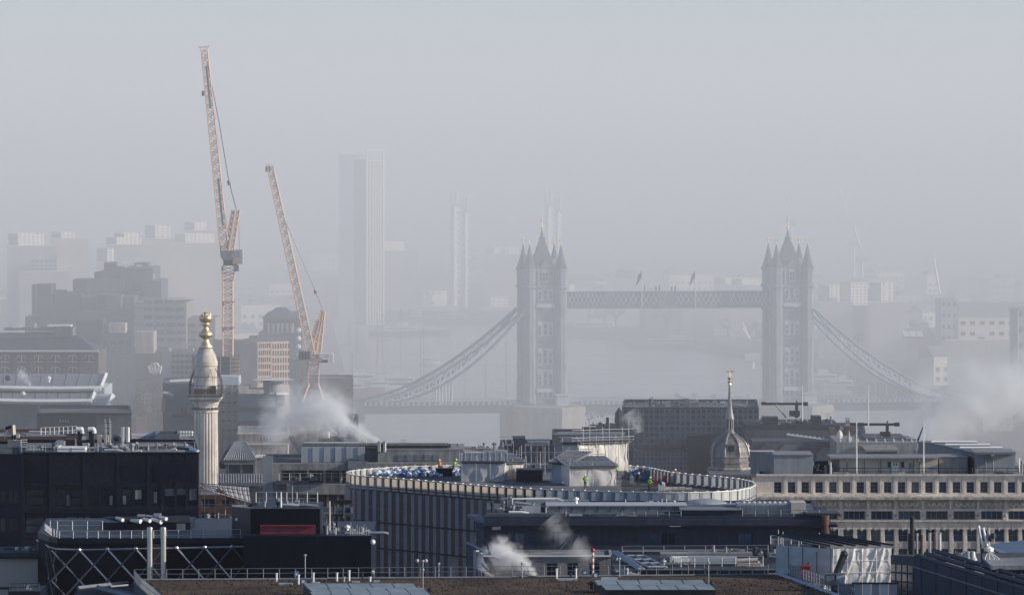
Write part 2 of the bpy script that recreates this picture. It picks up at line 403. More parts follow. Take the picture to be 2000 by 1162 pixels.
# side-span chains
def chain(u_top, u_end, vp, sgn):
    n = 15; up = []; lo = []
    for i in range(n+1):
        t = i/n; u = u_top+(u_end-u_top)*t
        z = 15.0+29.5*(1-t)**1.62; up.append(L(u,vp,z)); lo.append(L(u,vp,z-.35-4.3*max(0,math.sin(math.pi*min(1,t*1.02)))**.8*(1-.35*t)))
    mb = MB()
    for P in (up, lo):
        for a, b in zip(P, P[1:]): mb.bar(a, b, .66)
    ch = mb.build('chain', M['bridge_blue'], bridge, label='sagging riveted suspension chain from tower to bank')
    for i in range(1, n):
        mb = MB().bar(up[i], lo[i], .3); mb.build('strut', M['bridge_pale'], ch)
    for i in range(n):
        if 0 < i < n-1:
            MB().bar(up[i], lo[i+1], .26).build('brace', M['bridge_pale'], ch); MB().bar(lo[i], up[i+1], .26).build('brace', M['bridge_pale'], ch)
    for i in range(1, n):
        if lo[i].z > 16.2 and i % 2: MB().tube(lo[i], Vector((lo[i].x,lo[i].y,14)), .08).build('hanger', M['bridge_pale'], ch)
for vp in (-8.6, 8.6):
    chain(-7.0, -59.0, vp, -1); chain(SPAN+7.0, SPAN+59.0, vp, 1)
# decks: side spans and the two bascule leaves
def deck(u0, u1, arch=0):
    mb = MB(); v0 = -9.2
    mb.obox(L(u0,v0,11.6), U*(u1-u0), V*18.4, ZV*1.9)
    dk = mb.build('deck', M['deck_blue'], bridge)
    for vp in (v0-.25, -v0-.1):
        mb = MB(); mb.obox(L(u0,vp,13.5), U*(u1-u0), V*.3, ZV*.25); mb.obox(L(u0,vp,14.7), U*(u1-u0), V*.3, ZV*.22)
        mb.build('parapet', M['bridge_blue'], dk); MB().obox(L(u0,vp-.3,11.0), U*(u1-u0), V*.28, ZV*1.5).build('deck_girder', M['deck_blue'], dk)
        n = int(abs(u1-u0)/1.7); me = None
        for i in range(n):
            if me is None: me = MB().box((-.28,-.1,0),(.28,.1,.95)).mesh('parapet_panel', M['bridge_pale'])
            if vp < 0: inst('parapet_panel', me, dk, L(u0+(i+.5)*(u1-u0)/n, vp+.15, 13.75), TH)
    if arch:
        for vp in (v0+.4, -v0-.8):
            mb = MB(); n = 9; P = []
            for i in range(n+1):
                t = i/n; u = u0+(u1-u0)*t; P.append((L(u,vp,11.6), L(u,vp,11.2-5.2*(1-t)**2 if arch > 0 else 11.2-5.2*t**2)))
            for (a, b), (c_, d_) in zip(P, P[1:]): mb.bar(b, d_, .5); mb.bar(a, d_, .3); mb.bar(b, c_, .3); mb.bar(c_, d_, .3)
            mb.build('arch_rib', M['bridge_pale'], dk)
    return dk
deck(-60, -10.9); deck(10.9, SPAN/2-.1, 1); deck(SPAN/2+.1, SPAN-10.9, -1); deck(SPAN+10.9, SPAN+62)
# low posts under the left chain, abutments
for i in range(6): MB().bar(L(-36+i*1.05,-8.6,13.4), L(-36+i*1.05,-8.6,21-.2*i), .42).build('post', M['bridge_pale'], bridge)
for u0, nm in ((-64.5,0),(SPAN+68,1)):
    mb = MB(); mb.obox(L(u0-5,-11,-3), U*10, V*22, ZV*18.5); mb.obox(L(u0-5.3,-11.3,15.5), U*10.6, V*22.6, ZV*.7)
    ab = mb.build('abutment', M['teal_wall'] if nm == 0 else M['granite'], bridge)
    if nm == 0:
        for x, z, r0 in ((-2.5,12.8,1.1),(-4.3,14.2,.8)):
            mb = MB(); c0 = L(u0+x,-11.15,z)
            for i in range(16):
                p = [c0+(U*math.cos(k)+ZV*math.sin(k))*r0 for k in (2*math.pi*i/16, 2*math.pi*(i+1)/16)]; mb.bar(p[0], p[1], .35)
            mb.build('ring_emblem', M['white_paint'], ab)
# flagpoles standing above the walkway, and little figures of stone on its crest
for x, hp in ((SPAN*.396, 57), (SPAN*.613, 57)):
    o = L(x,-4.2,44.7); mb = MB().tube(o, o+ZV*12.2, .14)
    fp = mb.build('flagpole', M['white_paint'], bridge)
    mb = MB(); top = o+ZV*12
    mb.add([top, top-U*1.2-ZV*1.4, top-U*2.0-ZV*5.2, top-U*.1-ZV*2.2], [(0,1,2,3)]); mb.add([p+V*.1 for p in (top, top-U*1.2-ZV*1.4, top-U*2.0-ZV*5.2, top-U*.1-ZV*2.2)], [(3,2,1,0)])
    mb.build('flag', M['flag_blue'], fp)
for x in (SPAN/2-7.5, SPAN/2-2.6, SPAN/2+2.6):
    MB().lathe([(.4,0),(.35,1.2),(.15,2.2)], L(x,-4.1,49.9), 6).build('statue', M['stone_bridge'], bridge)
# ---------------------------------------------------------------- building helper
class Bld:
    """A box building whose front wall spans photograph columns x0..x1, its top at row yt, at distance Y (front left corner)."""
    def __init__(s, name, label, cat, x0, x1, yt, Y, depth, wall, roof, zb=4.0, rot=0.0, group=None, parapet=.7, rows=(), slab=.3, frame='grey_metal', glass=('dark',), nv=2, nh=1, side=None, seed=1, wname='window', fw=.07):
        a = R(rot); s.u = Vector((math.cos(a), math.sin(a), 0)); s.n = Vector((s.u.y, -s.u.x, 0)); s.rz = a
        s.Y = Y; s.o = Vector((xx(x0, Y), Y, 0)); k = (x1-CX)/F
        s.w = (k*s.o.y - s.o.x)/(s.u.x - k*s.u.y); s.zt = zz(yt, Y); s.zb = zb; s.d = depth
        s.root = thing(name, label, cat, (s.o.x + s.u.x*s.w/2, s.o.y + s.u.y*s.w/2, zb), group)
        rng = random.Random(seed); s.rng = rng
        ops = []
        for r in rows:
            y0, y1, cols = r[:3]
            z1, z0 = zz(y0, Y), zz(y1, Y)
            for c in cols: ops.append((s.a(c[0]), s.a(c[1]), z0, z1, r[3] if len(r) > 3 else glass, r[4] if len(r) > 4 else (nv, nh)))
        mb = MB()
        if ops: s.facade(mb, ops, slab)
        else: slab = 0
        b = s.o - s.n*slab; top = s.zt - (parapet if parapet else 0)
        kc = (xx((x0+x1)/2, Y))/Y
        s.dv = Vector((kc, 1, 0)) if rot == 0 else -s.n            # side walls run along the line of sight, so they stay hidden
        dv = s.dv
        mb.obox(b + ZV*zb, s.u*s.w, dv*(depth-slab), ZV*(top-zb))
        if parapet:
            t = .35
            if not ops: mb.obox(b+ZV*top, s.u*s.w, dv*t, ZV*parapet)
            mb.obox(b+dv*(depth-slab-t)+ZV*top, s.u*s.w, dv*t, ZV*parapet)
            mb.obox(b+dv*t+ZV*top, s.u*t, dv*(depth-slab-2*t), ZV*parapet)
            mb.obox(b+s.u*(s.w-t)+dv*t+ZV*top, s.u*t, dv*(depth-slab-2*t), ZV*parapet)
        s.wall = mb.build('wall', M[wall], s.root)
        if roof:
            t = .4
            MB().obox(b+s.u*t+dv*t+ZV*(top+.004), s.u*(s.w-2*t), dv*(depth-slab-2*t), ZV*.05).build('roof', M[roof], s.root)
        for (a0, a1, z0, z1, g, nn) in ops:
            me = win_mesh(rng.choice(g), frame, nn[0], nn[1], fw)
            p = s.o + s.u*((a0+a1)/2) - s.n*(slab*.7) + ZV*((z0+z1)/2)
            inst(wname, me, s.root, p, s.rz, (a1-a0, 1, z1-z0))
        s.top = top
    def a(s, px):
        k = (px-CX)/F; return (k*s.o.y - s.o.x)/(s.u.x - k*s.u.y)
    def facade(s, mb, ops, d):
        A = sorted({0, s.w} | {v for o in ops for v in o[:2] if 0 < v < s.w}); Z = sorted({s.zb, s.zt} | {v for o in ops for v in o[2:4]})
        hole = lambda x, z: any(o[0] < x < o[1] and o[2] < z < o[3] for o in ops)
        P = lambda a, z, k=0: s.o + s.u*a - s.n*k + ZV*z
        for z0, z1 in zip(Z, Z[1:]):
            st = None
            for a0, a1 in list(zip(A, A[1:])) + [(None, None)]:
                solid = a0 is not None and not hole((a0+a1)/2, (z0+z1)/2)
                if solid and st is None: st = a0
                if not solid and st is not None:
                    e = a0 if a0 is not None else s.w
                    mb.poly([P(st,z0), P(e,z0), P(e,z1), P(st,z1)]); st = None
        for o in ops:
            a0, a1, z0, z1 = max(0,o[0]), min(s.w,o[1]), o[2], o[3]
            mb.poly([P(a0,z0), P(a1,z0), P(a1,z0,d), P(a0,z0,d)]); mb.poly([P(a0,z1), P(a0,z1,d), P(a1,z1,d), P(a1,z1)])
            mb.poly([P(a0,z0), P(a0,z0,d), P(a0,z1,d), P(a0,z1)]); mb.poly([P(a1,z0), P(a1,z1), P(a1,z1,d), P(a1,z0,d)])
        mb.poly([P(0,s.zb), P(0,s.zt), P(0,s.zt,d), P(0,s.zb,d)]); mb.poly([P(s.w,s.zb), P(s.w,s.zb,d), P(s.w,s.zt,d), P(s.w,s.zt)])
        mb.poly([P(0,s.zt), P(s.w,s.zt), P(s.w,s.zt,d), P(0,s.zt,d)])
        # parapet thickness behind the facade's head
        mb.obox(s.o - s.n*d + ZV*(s.zt-.7), s.u*s.w, -s.n*.05, ZV*.7)
def cols(x0, step, n, w_): return [(x0+step*i, x0+step*i+w_) for i in range(n)]
def part_box(parent, name, m, x0, x1, y0, y1, Y, d, label=None):
    return MB().pbox(x0, x1, y0, y1, Y, d).build(name, M[m], parent, label)

# ---------------------------------------------------------------- far city: pale lit blocks fading into the mist
GF = 'low blocks of the far bank fading into the mist'
LAST = []
def far(x0, x1, yt, Y, d, wall, label, wins=None, name='far_building', cat='building', group=None, zb=4, rot=42, glass=('mid',), top=None, yb=None):
    rows = ()
    if wins:
        ny, nx = wins; y2 = yb or HY + (H-zb)*F/Y
        rows = [(yt+(y2-yt)*(i+.25)/ny, yt+(y2-yt)*(i+.62)/ny, [(x0+(x1-x0)*(j+.2)/nx, x0+(x1-x0)*(j+.75)/nx) for j in range(nx)]) for i in range(ny)]
    b = Bld(name, label, cat, x0, x1, yt, Y, d, wall, 'roof_light', zb, rot, group, rows=rows, glass=glass, parapet=.6, slab=.4)
    LAST.append(b)
    if yb:
        Yp0 = Y-9; xa, xb = xx(x0-22,Yp0), xx(x1+26,Yp0); kx = (xa+xb)/2/Yp0
        MB().obox((xa,Yp0,zb), (xb-xa,0,0), (kx*8,8,0), (0,0,zz(yb,Yp0)-zb)).build('mist_screen', M['far_pale'], b.root)  # added block toned like the mist, hides the lit lower wall
    if top: part_box(b.root, 'plant_room', 'far_pale', top[0], top[1], top[2], yt+1, Y+d*.3, d*.4)
    return b
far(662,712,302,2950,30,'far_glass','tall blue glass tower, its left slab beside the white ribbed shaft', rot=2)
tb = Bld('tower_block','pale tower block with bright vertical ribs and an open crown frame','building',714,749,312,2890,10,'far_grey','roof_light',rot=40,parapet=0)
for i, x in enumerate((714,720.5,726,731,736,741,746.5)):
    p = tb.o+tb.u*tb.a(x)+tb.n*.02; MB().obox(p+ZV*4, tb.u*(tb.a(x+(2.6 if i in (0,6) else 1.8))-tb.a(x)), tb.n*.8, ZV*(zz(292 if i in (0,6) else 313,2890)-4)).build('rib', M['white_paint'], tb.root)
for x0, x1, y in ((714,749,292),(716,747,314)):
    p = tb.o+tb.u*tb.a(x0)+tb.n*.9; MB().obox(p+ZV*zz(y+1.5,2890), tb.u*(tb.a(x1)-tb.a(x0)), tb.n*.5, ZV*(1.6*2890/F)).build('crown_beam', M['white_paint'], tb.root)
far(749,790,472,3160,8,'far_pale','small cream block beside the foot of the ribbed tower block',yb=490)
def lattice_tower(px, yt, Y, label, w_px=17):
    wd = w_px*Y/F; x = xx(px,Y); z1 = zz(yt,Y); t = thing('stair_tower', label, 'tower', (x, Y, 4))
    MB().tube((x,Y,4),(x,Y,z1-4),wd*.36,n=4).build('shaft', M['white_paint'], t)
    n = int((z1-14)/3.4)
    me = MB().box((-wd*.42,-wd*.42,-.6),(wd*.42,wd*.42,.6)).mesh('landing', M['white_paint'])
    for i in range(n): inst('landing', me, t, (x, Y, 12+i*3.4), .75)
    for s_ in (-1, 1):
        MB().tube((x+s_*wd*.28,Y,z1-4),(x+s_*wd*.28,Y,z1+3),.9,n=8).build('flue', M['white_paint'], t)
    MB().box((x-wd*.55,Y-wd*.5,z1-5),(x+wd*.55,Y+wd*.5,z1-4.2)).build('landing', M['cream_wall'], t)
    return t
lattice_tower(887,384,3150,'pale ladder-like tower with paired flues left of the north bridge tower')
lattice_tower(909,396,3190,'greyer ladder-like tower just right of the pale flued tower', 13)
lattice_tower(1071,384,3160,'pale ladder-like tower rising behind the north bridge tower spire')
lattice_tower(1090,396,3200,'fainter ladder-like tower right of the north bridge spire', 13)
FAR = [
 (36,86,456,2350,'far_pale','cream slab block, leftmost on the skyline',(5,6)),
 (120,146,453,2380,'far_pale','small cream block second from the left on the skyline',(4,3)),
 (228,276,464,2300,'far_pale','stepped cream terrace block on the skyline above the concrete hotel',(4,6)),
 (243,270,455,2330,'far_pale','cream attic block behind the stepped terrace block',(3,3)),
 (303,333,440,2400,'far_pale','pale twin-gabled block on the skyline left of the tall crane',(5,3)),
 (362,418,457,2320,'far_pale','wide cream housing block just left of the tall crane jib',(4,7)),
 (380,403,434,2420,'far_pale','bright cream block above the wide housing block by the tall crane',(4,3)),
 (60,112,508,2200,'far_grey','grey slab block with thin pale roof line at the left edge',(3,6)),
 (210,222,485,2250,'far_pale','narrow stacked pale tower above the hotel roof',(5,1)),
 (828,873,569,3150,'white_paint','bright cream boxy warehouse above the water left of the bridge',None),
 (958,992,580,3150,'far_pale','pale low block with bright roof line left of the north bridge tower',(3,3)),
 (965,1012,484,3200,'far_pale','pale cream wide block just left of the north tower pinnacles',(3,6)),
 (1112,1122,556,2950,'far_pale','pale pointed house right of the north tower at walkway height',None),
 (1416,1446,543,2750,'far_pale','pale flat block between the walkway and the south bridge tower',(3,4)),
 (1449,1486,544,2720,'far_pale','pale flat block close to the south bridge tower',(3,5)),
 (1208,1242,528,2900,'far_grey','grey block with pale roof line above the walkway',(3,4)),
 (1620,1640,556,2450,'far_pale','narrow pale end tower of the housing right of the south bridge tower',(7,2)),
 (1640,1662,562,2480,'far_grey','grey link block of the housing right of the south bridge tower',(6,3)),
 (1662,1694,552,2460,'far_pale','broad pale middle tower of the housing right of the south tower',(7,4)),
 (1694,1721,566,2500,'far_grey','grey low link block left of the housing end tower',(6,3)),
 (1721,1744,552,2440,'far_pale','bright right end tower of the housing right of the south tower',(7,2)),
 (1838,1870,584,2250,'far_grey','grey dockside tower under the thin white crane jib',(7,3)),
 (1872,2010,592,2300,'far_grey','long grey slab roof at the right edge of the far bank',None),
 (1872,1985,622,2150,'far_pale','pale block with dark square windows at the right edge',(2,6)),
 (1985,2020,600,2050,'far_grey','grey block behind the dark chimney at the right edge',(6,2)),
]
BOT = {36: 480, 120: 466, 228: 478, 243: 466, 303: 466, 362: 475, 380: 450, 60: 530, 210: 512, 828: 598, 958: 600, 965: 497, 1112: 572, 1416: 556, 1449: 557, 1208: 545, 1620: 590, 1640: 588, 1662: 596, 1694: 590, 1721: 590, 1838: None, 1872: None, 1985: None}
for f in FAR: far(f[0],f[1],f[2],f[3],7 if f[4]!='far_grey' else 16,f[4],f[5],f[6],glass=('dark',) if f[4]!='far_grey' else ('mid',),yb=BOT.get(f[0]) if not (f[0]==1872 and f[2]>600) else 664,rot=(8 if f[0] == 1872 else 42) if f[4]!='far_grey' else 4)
WB = [q for q in LAST if q.root['label'].startswith('bright cream boxy')][0]; wb = WB.root
for x, y in ((832,571),(844,571),(856,571),(832,581),(843,591)): MB().obox(WB.o+WB.u*WB.a(x)+WB.n*.25+ZV*zz(y+4,3150), WB.u*(WB.a(x+5)-WB.a(x)), -WB.n*.2, ZV*(4*3150/F)).build('window', GL['dark'], wb)
part_box([o for o in bpy.data.objects if o.get('label','').startswith('broad pale middle')][0],'plant_room','white_paint',1665,1687,542,552,2466,10)
bk = Bld('chimney_stack','tall dark square chimney at the right edge of the far bank','chimney',1974,1988,604,1980,6,'far_dark',None,parapet=0,rot=-8)
part_box(bk.root,'cap','far_dark',1972,1990,602,605,1979,8)
for (x0,x1,yt,Y,lab) in ((1762,1802,646,2120,'white saw-tooth glass roof catching the sun right of the chain'),(1908,1925,648,2080,'small bright skylight roof below the pale right-edge block')):
    mb = MB(); n = 3; wd = (x1-x0)/n
    for i in range(n):
        a, b = x0+wd*i, x0+wd*(i+.86); mb.add([W(a,yt,Y),W(b,yt,Y),W(b+wd*.3,yt+11,Y-12),W(a+wd*.3,yt+11,Y-12),W(a,yt+14,Y),W(b,yt+14,Y)],[(0,1,2,3),(0,3,4),(1,5,2),(3,2,5,4),(0,4,5,1)])
    solo(mb,'glass_roof',M['white_paint'],lab,'roof')
# thin cranes on the far right
def far_crane(pts, Y, r, label):
    a, b, c = [W(*p, Y) for p in pts]; mb = MB()
    base = Vector((c.x, c.y, 4)); t = thing('distant_crane', label, 'crane', tuple(base))
    MB().bar(base, c, r*2).build('mast', M['white_paint'], t)
    mb.bar(a, b, r*1.3); mb.bar(a+ZV*2, b, r*.8); mb.build('jib', M['white_paint'], t)
    MB().box((c.x-3,c.y-2,c.z-3),(c.x+3,c.y+2,c.z)).build('cab', M['white_paint'], t)
far_crane(((1824,508),(1836,575),(1838,586)), 2300, .5, 'thin white luffing crane above the grey dockside tower')
far_crane(((1668,448),(1682,486),(1684,500)), 2700, .45, 'faint white luffing crane high on the skyline right of the south tower')
far_crane(((1637,362),(1655,428),(1668,470)), 3000, .4, 'very faint grey crane, the highest on the right skyline')
far_crane(((1534,378),(1545,408),(1546,430)), 2900, .35, 'faint small crane jib directly above the south tower spire')
far_crane(((1450,640),(1464,662),(1470,690)), 2350, .7, 'short cream crane jib on the shore just left of the south bridge tower')
# the filler of roofs and walls behind the river
rng = random.Random(11)
def filler(n, xr, Yr, hr, keep):
    k = 0
    while k < n:
        Y = rng.uniform(*Yr); px = rng.uniform(*xr); wd = rng.uniform(9,34); h_ = rng.uniform(*hr); x = xx(px,Y)
        if not keep(x, Y, wd): continue
        k += 1; mb = MB(); d = rng.uniform(6,12); a = rng.choice((.75,.6,.1,.45)); u = Vector((math.cos(a),math.sin(a),0)); v = Vector((-u.y,u.x,0))
        o = Vector((x,Y,4)); mb.obox(o, u*wd, v*d, ZV*h_); mb.cur = 1
        if rng.random() < .5:   # pitched roof
            p = [o+ZV*h_-u*.3-v*.3, o+ZV*h_+u*(wd+.3)-v*.3, o+ZV*h_+u*(wd+.3)+v*(d+.3), o+ZV*h_-u*.3+v*(d+.3), o+ZV*(h_+4)+v*d/2, o+ZV*(h_+4)+v*d/2+u*wd]
            mb.add(p, [(0,1,5,4),(2,3,4,5),(1,2,5),(3,0,4)])
        else: mb.obox(o+ZV*h_+u*wd*.3+v*2, u*wd*.25, v*d*.4, ZV*2.5)
        pale = rng.random() < .5
        mb.cur = 2; nx = max(2,int(wd/4))
        for r_ in range(max(1,int(h_/4))):
            for c_ in range(nx): mb.obox(o+u*(wd*(c_+.25)/nx)-v*.05+ZV*(1.5+r_*3.8), u*(wd*.45/nx), v*.04, ZV*1.8)
        nm = 'pale' if pale else 'dark'
        solo(mb,'low_building',[M['far_pale' if pale else rng.choice(('far_grey','far_dark','brick_brown'))],M['roof_light' if pale else 'roof_slab'],GL['dark']],
             'low %s block on the far bank among many like it, fading into the mist' % nm,'building',GF+' (%s)' % nm)
def shore_x(Y, pts):
    for (x0,y0),(x1,y1) in zip(pts,pts[1:]):
        if min(y0,y1) <= Y <= max(y0,y1): return x0+(x1-x0)*(Y-y0)/(y1-y0)
    return None
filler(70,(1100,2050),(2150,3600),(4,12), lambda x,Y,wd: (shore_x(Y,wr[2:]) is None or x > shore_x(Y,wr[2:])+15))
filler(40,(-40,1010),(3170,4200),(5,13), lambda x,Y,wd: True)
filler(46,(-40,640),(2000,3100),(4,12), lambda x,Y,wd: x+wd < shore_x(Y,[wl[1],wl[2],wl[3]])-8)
# low wooded bank lines that close the far shore
rng2 = random.Random(5)
def tree(x, y, z, h_, r_, label, group, twig='bare_twig', n=260, seed=0):
    rg = random.Random(seed); t = thing('bare_tree', label, 'tree', (x,y,z), group); mb = MB()
    o = Vector((x,y,z)); mb.tube(o, o+ZV*h_*.42, r_*.09, r_*.06, n=6)
    tips = []
    for i in range(7):
        a = rg.uniform(0,6.28); p = o+ZV*h_*rg.uniform(.3,.42); q = p+Vector((math.cos(a)*r_*.55,math.sin(a)*r_*.55,h_*rg.uniform(.2,.42))); mb.tube(p,q,r_*.045,r_*.02,n=5); tips.append(q)
        for j in range(3): s_ = q+Vector((rg.uniform(-.4,.4)*r_,rg.uniform(-.4,.4)*r_,rg.uniform(.02,.2)*h_)); mb.tube(q,s_,r_*.02,r_*.008,n=4); tips.append(s_)
    mb.build('trunk', M['bark'], t)
    mb = MB()
    for i in range(n):
        c = rg.choice(tips); a = Vector((rg.gauss(0,1),rg.gauss(0,1),rg.gauss(.2,1))).normalized(); L_ = rg.uniform(.16,.42)*r_
        p = c+Vector((rg.gauss(0,.14),rg.gauss(0,.14),rg.gauss(0,.12)))*r_; q = p+a*L_; b = a.orthogonal().normalized()*L_*.09
        c2 = a.cross(b); mb.add([p-b,p+b,q,p-c2,p+c2],[(0,1,2),(3,4,2)])
    mb.build('crown', M[twig], t)
    return t
for i in range(12):
    Y = 2450+i*55; x = shore_x(Y,wr[2:]); tree((x or 60)+rng2.uniform(10,40),Y,4,rng2.uniform(9,14),rng2.uniform(5,8),'bare brown tree on the misty far bank right of the north bridge tower','trees along the far bank',n=120,seed=i)

# ---------------------------------------------------------------- concrete hotel and the left bank
def stack(root_label, name, boxes, cat='building', Y=1720, zb=4):
    first = boxes[0]; t = thing(name, root_label, cat, (xx((first[0]+first[1])/2,Y), Y, zb))
    for i, (x0,x1,yt,dy,d,m) in enumerate(boxes):
        Yb = Y+dy; MB().box((xx(x0,Yb),Yb,zb),(xx(x1,Yb),Yb+d,zz(yt,Yb))).build('wing', M[m], t)
        MB().box((xx(x0,Yb)+.4,Yb+.4,zz(yt,Yb)+.004),(xx(x1,Yb)-.4,Yb+d-.4,zz(yt,Yb)+.06)).build('roof', M['roof_slab'], t)
    return t
hotel = stack('stepped brutalist concrete hotel with stacked wings beyond the left bank','hotel',[
 (262,364,592,-30,40,'concrete'),(66,100,556,0,18,'hotel_dark'),(62,70,556,-3,3,'hotel_dark'),(100,162,574,4,30,'hotel_dark'),(104,125,568,10,12,'hotel_dark'),
 (142,172,546,8,18,'hotel_dark'),(172,205,549,12,30,'hotel'),(176,242,546,14,34,'hotel'),(184,196,532,24,14,'hotel_dark'),(196,262,529,20,30,'hotel'),
 (240,300,524,16,34,'hotel'),(262,288,514,30,14,'hotel'),(203,226,513,26,9,'hotel_dark'),(228,240,521,28,9,'hotel'),(288,298,530,22,16,'hotel_dark'),(280,315,549,10,34,'hotel'),
 (160,262,580,-8,30,'hotel'),(190,215,576,-14,16,'hotel_dark'),(208,236,577,-16,14,'hotel'),(236,262,600,-22,30,'hotel'),(160,230,608,-20,24,'hotel_dark'),(49,70,618,-10,14,'hotel_dark'),(215,243,622,-26,18,'hotel_dark'),
 (364,420,622,-24,30,'concrete')])
for r_, y in enumerate((586.5,601.5,617,632,646.5,661)):
    x0 = 281 if r_ < 3 else 284
    for i in range(4): MB().pbox(x0+i*21,x0+i*21+15,y+0,y+5.5,1689.6,.3).build('window', GL['mid'], hotel)
for r_, y in enumerate((632,646.5,661,675)):
    for i in range(2): MB().pbox(367+i*21,367+i*21+15,y,y+5,1695.6,.3).build('window', GL['mid'], hotel)
for y in (584,599,614.5,629.5,644,658.5): MB().pbox(262,364,y-3.2,y-1.5,1689.5,.5).build('ledge', M['portland_dark'], hotel)
for (x0,x1,y0,y1,Yd) in ((266,276,517,521,1748),(299,301,535,546,1728)): MB().pbox(x0,x1,y0,y1,Yd,1.5).build('vent', M['white_paint'], hotel)
for i in range(7): MB().pbox(230+i*9,230.6+i*9,513+2*abs(3-i),520+2*abs(3-i),1745,.3).build('mast', M['grey_metal'], hotel)

mid1 = Bld('office_block','low grey office block with banded windows under the hotel right wing','building',196,262,650,1560,20,'hotel','roof_light',rows=[(664,674,cols(200,15,4,11)),(684,692,cols(200,15,4,11))],glass=('mid',))
part_box(mid1.root,'roof_house','portland_dark',264,300,648,690,1590,14); part_box(mid1.root,'roof_house','portland_dark',212,244,632,652,1572,10); part_box(mid1.root,'roof_house','hotel_dark',148,200,625,680,1566,16)
emb = Bld('emblem_building','blue-grey block carrying a white crown-like emblem on its wall','building',244,330,682,1600,20,'teal_wall','roof_slab')
part_box(emb.root,'wing','hotel_dark',284,318,686,760,1598.8,1.2)
mb = MB(); Ye = 1597.6
def stroke(pts, wd=.42):
    for a, b in zip(pts, pts[1:]): mb.bar(W(*a,Ye), W(*b,Ye), wd)
for xm, k in ((296,1),(308,1)):
    stroke([(xm-6,714),(xm-2,729),(xm+1,717),(xm+4,729),(xm+7,714)])
stroke([(293,716),(298,709)]); stroke([(302,717),(302,708)]); stroke([(311,716),(306,709)]); stroke([(292,722),(300,731)],.3); stroke([(312,722),(304,731)],.3)
mb.build('emblem', M['white_paint'], emb.root)
bw = Bld('banded_block','pale block of long horizontal window bands behind the stone column','building',330,392,686,1420,20,'concrete','roof_light',rows=[(y,y+6,[(333,378)]) for y in (692,703,714,725,736)],glass=('mid',),nv=5)
for x in (331,376): part_box(bw.root,'vent','white_paint',x,x+3,680,690,1421,1)
# long arcaded brick building
arc = thing('arcaded_building','long brown brick building with a row of arched windows at the left edge','building',(xx(90,1300),1300,4))
Ya = 1300; mb = MB(); za, zb_ = zz(687,Ya), 4.0
mb.box((xx(-30,Ya),Ya,zb_),(xx(192,Ya),Ya+26,za)); mb.build('wall', M['arcade_brick'], arc)
MB().box((xx(-30,Ya),Ya-.4,za),(xx(193,Ya),Ya+.6,za+.35)).build('cornice', M['white_paint'], arc)
mb = MB(); mb.add([W(-30,686,Ya),W(190,686,Ya),W(150,655,Ya+13),W(-30,655,Ya+13)],[(0,1,2,3)]); mb.add([W(190,686,Ya),(xx(190,Ya),Ya+26,za),(W(150,655,Ya+13))],[(0,1,2)]); mb.build('roof', M['slate'], arc)
part_box(arc,'clerestory','grey_metal',-30,105,652,664,Ya+11,8); part_box(arc,'clerestory','grey_metal',105,142,640,658,Ya+11,8); part_box(arc,'roof_deck','zinc',8,108,641,645,Ya+12,10)
part_box(arc,'roof_deck','white_paint',92,138,635,638,Ya+14,6); part_box(arc,'vent','pale_panel',59,67,632,641,Ya+14,3); part_box(arc,'vent','white_paint',67,71,632,641,Ya+13.9,.5); part_box(arc,'vent','white_paint',24,40,637,641,Ya+14,3)
def arch_mesh():
    mb = MB(); n = 8; pts = [(-.5,0,-.5),(.5,0,-.5)] + [(.5*math.cos(math.pi*i/n),0,.05+.45*math.sin(math.pi*i/n)) for i in range(n+1)]
    mb.poly(pts); mb.cur = 1; mb.box((-.56,-.12,-.6),(.56,.02,-.5))
    for i in range(n):
        a, b = pts[2+i], pts[3+i]; mb.bar((a[0],-.05,a[2]),(b[0],-.05,b[2]),.06)
    mb.bar((0,-.05,-.5),(0,-.05,.5),.05); return mb.mesh('arched_window', [GL['mid'], M['lit_stone']])
am = arch_mesh()
for r_, y in enumerate((700,723)):
    for i, x in enumerate((10,42,75,108,142,174)):
        if r_ == 0 or i in (0,3,4,1,2): inst('arched_window', am, arc, W(x,y,Ya)-Vector((0,.12,0)), 0, (2.0,1,1.5))
for x in (-5,26,59,92,125,158): part_box(arc,'pilaster','arcade_brick',x-1.5,x+1.5,690,735,Ya-.25,.24)
# curved pavilion roofs
def eave_roof(root, x0, x1, yb, yf, Yb, Yf, over):
    mb = MB(); n = 10; P = []
    for i in range(n+1):
        t = i/n; px = x0+(x1-x0)*t; sag = 3*math.sin(math.pi*t)
        P.append((W(px,yb,Yb), W(px-over*t,yf+sag*.6-2*(1-t),Yf)))
    for (a, b), (c, d) in zip(P, P[1:]):
        mb.add([a,b,d,c], [(0,1,2,3)]); mb.add([a-ZV*.8,b-ZV*.8,d-ZV*.8,c-ZV*.8], [(0,3,2,1)])
    mb.add([P[-1][0],P[-1][1],P[-1][1]-ZV*.8,P[-1][0]-ZV*.8],[(0,1,2,3)])
    mb.build('roof', M['zinc'], root)
    mb = MB()
    for (a, b), (c, d) in zip(P, P[1:]): mb.bar(b-ZV*.35, d-ZV*.35, .75)
    mb.build('eave', M['white_paint'], root)
    MB().bar(P[-1][0], P[-1][1], .6).build('eave', M['white_paint'], root)
    for i in range(1, n): MB().bar(P[i][0]+ZV*.05, P[i][1]+ZV*.05, .12).build('seam', M['grey_metal'], root)
pav = thing('curved_pavilion','glass pavilion under two sweeping curved zinc roofs with bright eaves','building',(xx(80,1130),1130,4))
eave_roof(pav,-40,207,730,755,1170,1128,10); eave_roof(pav,-40,187,757,780,1140,1112,8)
part_box(pav,'glass_wall','teal_wall',-40,184,782,860,1116,20); part_box(pav,'glass_wall','far_glass',-40,204,757,800,1136,22); part_box(pav,'glass_wall','far_glass',160,216,772,800,1126,8)
